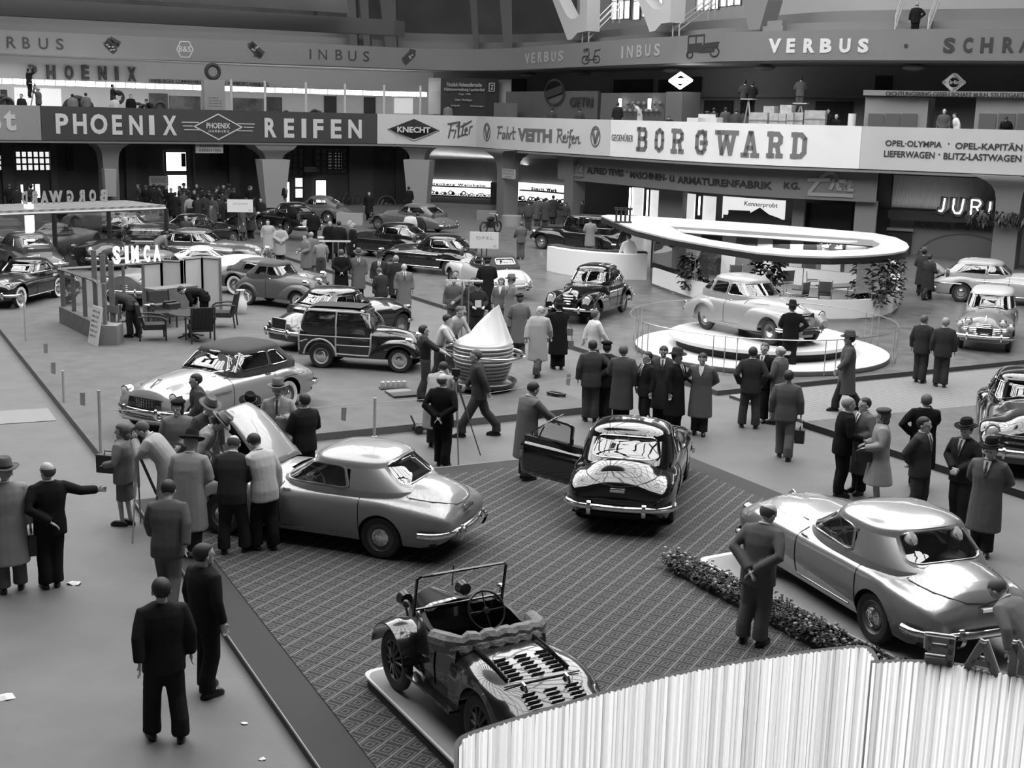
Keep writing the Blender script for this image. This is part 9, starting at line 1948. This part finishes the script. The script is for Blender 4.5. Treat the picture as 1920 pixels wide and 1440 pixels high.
# ------------------------------------------------------------------ hanging notices below the lower gallery
def hang(x0, x1, y0, y1, off, lab, lines, g=.6, gl=.05):
 q = P1.offset(off); a, b = q.spx(x0,4), q.spx(x1,4); p, t, n = q.at((a+b)/2); z1, z0 = zat(p.x, p.y, y0), zat(p.x, p.y, y1); r = empty('hanging_notice', (p.x, p.y, z0), math.atan2(t.y, t.x)); T(r, lab, 'sign'); w_ = (b-a)/2; mb = MB(); mb.box(-w_, w_, -.03,.03,0, z1-z0); mb.build('board', mat('notice_%d' % (g*100), g, .7), r, smooth=0)
 for sg in (-1,1): mb = MB(); mb.tube([(sg*w_*.8,0, z1-z0),(sg*w_*.8,0, max(4.25-z0, z1-z0+.05))],.012,4); mb.build('hanger', DARKG, r)
 mb = MB(); H_ = z1-z0
 for i, (tx, f_) in enumerate(lines): n_ = len(lines); yb = H_*(1-(i+.82)/(n_+.15)); text_on(mb, tx, -w_*f_, w_*f_, yb, yb+H_*.55/n_, plane_fn((0,-.032,0),(1,0,0)),.004,.02,1.15)
 mb.build('lettering', mat('notice_ink_%d' % (gl*100), gl, .6), r, smooth=0)
hang(366,418,269,287,.4, 'white hanging notice with two lines of black capitals below the dark banner', [('RAUCHEN', .70),('VERBOTEN', .78)]); hang(277,313,330,348,2.2, 'pale grey hanging notice beside the bright doorway', [('BORGWARD', .75)],.34,.12); hang(943,967,317,335,-.35, 'small framed notice on the lit pillar', [('SONDER', .85),('SCHAU', .85),('LINKS', .5)],.4,.14); hang(570,592,313,322,4.0, 'dim notice on the wall pier between the doors', [('AUSGANG', .8)],.12,.05)
# ------------------------------------------------------------------ shelf of small parts behind the cloth-wrapped pillar
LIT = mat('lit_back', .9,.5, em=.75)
def shelf(x0, x1, yt, ym, yb, lab, txt, tx0, tx1, ty, seed):
 q = P1r.offset(-.4); o = wallpic(x0, x1, yt, yb, LIT, lab, .3, 'display', 'display_shelf', P1r)
 for k, y in enumerate((ym, yb)):
  a, b = q.spx(x0,2.5), q.spx(x1,2.5); p = q.at((a+b)/2)[0]; z = zat(p.x, p.y, y); mb = MB(); q.offset(-.3).strip(mb, a, b, z-.05, z+.03,.5); mb.build('shelf_board', BLACK, o, smooth=0)
 words(o, P1r, [(txt, tx0, tx1, ty, ty+6,.03,1.3)],.02, off=.5, zz=2.6, th=.05)
 R = random.Random(seed); p = q.at(q.spx((x0+x1)/2,2.5))[0]; zb_ = zat(p.x, p.y, yb)
 for k in range(int((x1-x0)/5)):
  p = q.offset(-.1).at(q.offset(-.1).spx(x0+4+k*5,2))[0]; rr_ = R.uniform(.06,.14); mb = MB(); (mb.tube([(rr_*cos(a),0, rr_*1.2+rr_*sin(a)) for a in [2*pi*j/12 for j in range(12)]], rr_*.35,5, cyc=True) if k % 3 else mb.lathe([(rr_*.8,0),(rr_, rr_),(rr_*.5, rr_*2)],10)); s_ = mb.build('seal_ring', mat('seal_%d' % (k % 2),(.03,.25)[k % 2],.5), None); s_.location = (p.x, p.y, zb_+.04+rr_*.2); T(s_, 'small sealing part on the lit shelf '+('with the long name' if seed == 1 else 'with the short name'), 'machine part', 'sealing parts on the lit shelves')
shelf(756,922,337,349,367, 'long brightly lit shelf wall lettered with a firm name', 'Carl Freudenberg Weinheim', 757,911,340.5,1); shelf(972,1066,345,359,380, 'shorter brightly lit shelf wall beside the sign fascia', 'Simrit Werk', 998,1046,350.5,2)
q = P1r.offset(-.5); mb = MB(); rs = []; s0, s1 = q.spx(752,3), q.spx(1068,3)
for k in range(41):
 s_ = lerp(s0, s1, k/40); p, t, n = q.at(s_); z = lerp(3.0,3.55, k/40); rs.append([(p.x, p.y, z),(p.x+n.x*1.6, p.y+n.y*1.6, z+.35),(p.x+n.x*3.5, p.y+n.y*3.5,4.2)])
mb.rings(rs, closed=False); S(mb.build('ceiling_cloth', stripe_mat('ceiling_pleats', .30,.42,9,.8, 'X', .3), smooth=40)); area('shelf_light', (*q.at((s0+s1)/2)[0]+q.at((s0+s1)/2)[2]*.8,2.9),9,.3,45,(pi, 0,0))
S(wallpic(921,938,342,384, mat('dark_panel', .04,.6), 'x', .8, 'x', 'trim_panel_1', P1r)); S(wallpic(955,968,345,400, mat('dark_panel', .04), 'x', 1.0, 'x', 'trim_panel_2', P1r))
# ------------------------------------------------------------------ fascia with maker's name and lit windows
PA = P1.offset(.9); FAS = banner('broad grey fascia with dark capitals and two script logos', 1046,1645,.17, PA, 2.72,4.25,0, 'sign_fascia', .08,3.5)
def wA(items, g, **k): words(FAS, PA, items, g, off=.12, zz=3.5, **k)
wA([('ALFRED TEVES', 1101,1169,313,324.5,.02),('·', 1174,1177,320,323),('MASCHINEN-', 1182,1250,321,333,.02),('U.', 1256,1267,328,340,.02),('ARMATURENFABRIK', 1271,1448,330,343,.02),('KG.', 1470,1501,341,353.5,.02)],.022)
AT = [[(.04,.12),(.30,.78),(.42,.95),(.56,.93),(.62,.80),(.5,.3)],[(.0,.62),(.45,.66)],[(.62,.72),(.66,.3),(.72,.28)],[(.54,.6),(.8,.62)],[(.82,.4),(.96,.48),(.92,.6),(.82,.5),(.84,.28),(.98,.28)],[(.02,.03),(.98,.03)]]
wA([(AT, 1516,1601,320,365,.17)],.30); wA([(AT, 1057,1095,297,327,.14),('LOCKHEED', 1058,1092,325,331,.01)],.18)
S(curtain(P1.offset(2.2), P1.offset(2.2).spx(1486,2), P1.offset(2.2).spx(1508,2),0,2.75, 'wall_booth_1', mat('booth_wall', .2,.7))); curtain(P1.offset(1.2), P1.offset(1.2).spx(1602,2), P1.offset(1.2).spx(1643,2),0,2.75, 'wall_booth_2', mat('booth_wall', .2)); curtain(P1.offset(2.2), P1.offset(2.2).spx(1235,2), P1.offset(2.2).spx(1280,2),0,2.75, 'wall_booth_3', mat('booth_wall', .2)); curtain(P1.offset(4.5), P1.offset(4.5).spx(1176,2), P1.offset(4.5).spx(1610,2),0,4.2, 'wall_booth_4', mat('booth_back', .07,.8))
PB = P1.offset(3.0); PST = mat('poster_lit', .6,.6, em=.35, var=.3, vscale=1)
for k, (a, b, y0, y1, l) in enumerate(((1186,1207,352,404, 'first lit poster panel under the fascia, next to a tube lamp'),(1221,1241,357,408, 'second lit poster panel, right of the second tube lamp'),(1281,1304,363,412, 'lit poster panel with tree-like drawing'),(1320,1343,368,414, 'lit poster panel with landscape drawing'))): wallpic(a, b, y0, y1, PST, l, 0, 'poster', 'poster', PB)
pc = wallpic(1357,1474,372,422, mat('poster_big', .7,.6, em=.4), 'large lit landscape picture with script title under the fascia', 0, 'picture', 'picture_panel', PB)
words(pc, PB, [(W_(0,0,0,0,1) and [[(0,.15),(.1,.35),(.3,.3),(.45,.45),(.6,.75),(.72,.5),(.88,.35),(1,.2)]],1360,1474,385,422,.5),([(.9,[(.05,.1),(.98,.08)]),(.7,[(.4,.3),(.85,.25)]),(.35,[(.1,.62),(.42,.66)])],1360,1474,385,422,.5)],.05, off=.05, zz=2, name='painted_hill'); words(pc, PB, [('Kennerprobt', 1396,1458,377,388)],.12, off=.08, zz=2)
for k, (px, y0, y1) in enumerate(((1181,352,402),(1214,356,404),(1311,368,403))):
 p = PB.at(PB.spx(px, 2))[0]; z0, z1 = zat(p.x, p.y, y1), zat(p.x, p.y, y0); mb = MB(); mb.tube([(0,-.1,0),(0,-.1, z1-z0)],.05,8); o = mb.build('tube_lamp', mat('tube_bright', .9), None); o.location = (p.x, p.y, z0); T(o, ('bright upright tube lamp left of the first poster', 'bright upright tube lamp between the first two posters', 'bright upright tube lamp left of the landscape poster')[k], 'lamp')
sw = wallpic(1507,1600,382,432, mat('window_dark', .025,.2), 'dark shop window with a silver car fender and bottles', 0, 'shop window', 'shop_window', PB)
# ------------------------------------------------------------------ neon name, pleated lit wall and arch at the end
PJ = P1.offset(3.4); curtain(PJ, PJ.spx(1650,2), PJ.spx(2050,2),0,4.2, 'wall_end_stand', mat('end_stand', .22,.8)); S(wallpic(1646,1672,322,470, mat('gap_dark', .02,.8), 'x', .2, 'x', 'trim_gap', PJ))
S(wallpic(1673,1878,332,393, stripe_mat('pleats_lit', .12,.2,5,.8, 'X', .5), 'x', .3, 'x', 'trim_pleats', PJ)); p = PJ.offset(-.8).at(PJ.offset(-.8).spx(1735,2))[0]; area('pleat_light', (p.x, p.y, zat(p.x, p.y, 399)+.1),3.5,.15,14,(pi, 0,-.45))
wallpic(1668,1876,399,415, mat('beam_black', .03,.6), 'dark beam beneath the neon letters', .9, 'beam', 'sign_beam', PJ)
NJ = empty('neon_lettering', (*PJ.at(PJ.spx(1820,3))[0],3)); T(NJ, 'glowing neon capitals in dark outlines above the beam', 'lettering')
JU = [('J', [[(.9,1),(.8,.25),(.6,.05),(.2,.1)]],1760,1773,372,397),('U', [[(.1,1),(.08,.3),(.3,.03),(.7,.03),(.85,.3),(.95,1)]],1787,1808,373,400),('R', [[(.08,0),(.08,1),(.7,1),(.9,.8),(.7,.55),(.08,.52)],[(.55,.52),(.9,0)]],1821,1842,375,402),('I', [[(.5,0),(.6,1)]],1854,1860,379,403),('D', [[(.2,0),(.2,1),(.8,.8),(.9,.2),(.2,0)]],1875,1893,379,404)]
for ch, st, a, b, y0, y1 in JU: words(NJ, PJ, [(st, a, b, y0, y1,.33)],.02, off=.9, zz=3, th=.1, name='letter_shell'); words(NJ, PJ, [(st, a, b, y0, y1,.055)],1, off=1.05, zz=3, th=.03, mt=NEON, name='neon_tube')
e = wallpic(1818,1822,430,431, BLACK, 'dim capitals and arched niche painted on the end stand wall', .35, 'lettering', 'painted_lettering', PJ); words(e, PJ, [('KIRCHBACH’SCHE', 1718,1786,415,427,.01),('WERKE', 1792,1822,418,429,.01),('AKTIEN', 1828,1862,421,432,.01)],.04, off=.12, zz=2.5)
mb = MB(); ar = [(cos(a), sin(a)) for a in [pi*k/28 for k in range(29)]]; s0, s1 = PJ.spx(1722,1), PJ.spx(1905,1); p = PJ.at((s0+s1)/2)[0]; H_ = zat(p.x, p.y, 438)
vs = [((s1-s0)/2*(1+x), max(H_*y, 0)) for x, y in ar]; flat_solid(mb, vs, [tuple(range(28,-1,-1))], PJ.fn(s0,.0,.05),.04); mb.build('arch_niche', mat('niche_grey', .10,.7), e, smooth=0).parent = None
o = C.objects[-1]; o.name = 'arched_niche'; T(o, 'arched dark niche behind the pale sedan with open boot', 'niche')
mb = MB(); flat_solid(mb, [(v[0]*.94+(s1-s0)*.03, v[1]*.93) for v in vs],[tuple(range(28,-1,-1))], PJ.fn(s0,0,.12),.02); mb.build('niche_back', mat('niche_back', .17,.7), o, smooth=0)
S(wallpic(1672,1716,432,545, mat('door_black', .02,.6), 'x', .15, 'x', 'door_41', PJ)); S(wallpic(1668,1718,428,433, mat('door_frame_pale', .3,.7), 'x', .3, 'x', 'trim_door_head', PJ))
for o in list(C.objects):
 if o.get('label') == 'x': del o['label']; del o['category']
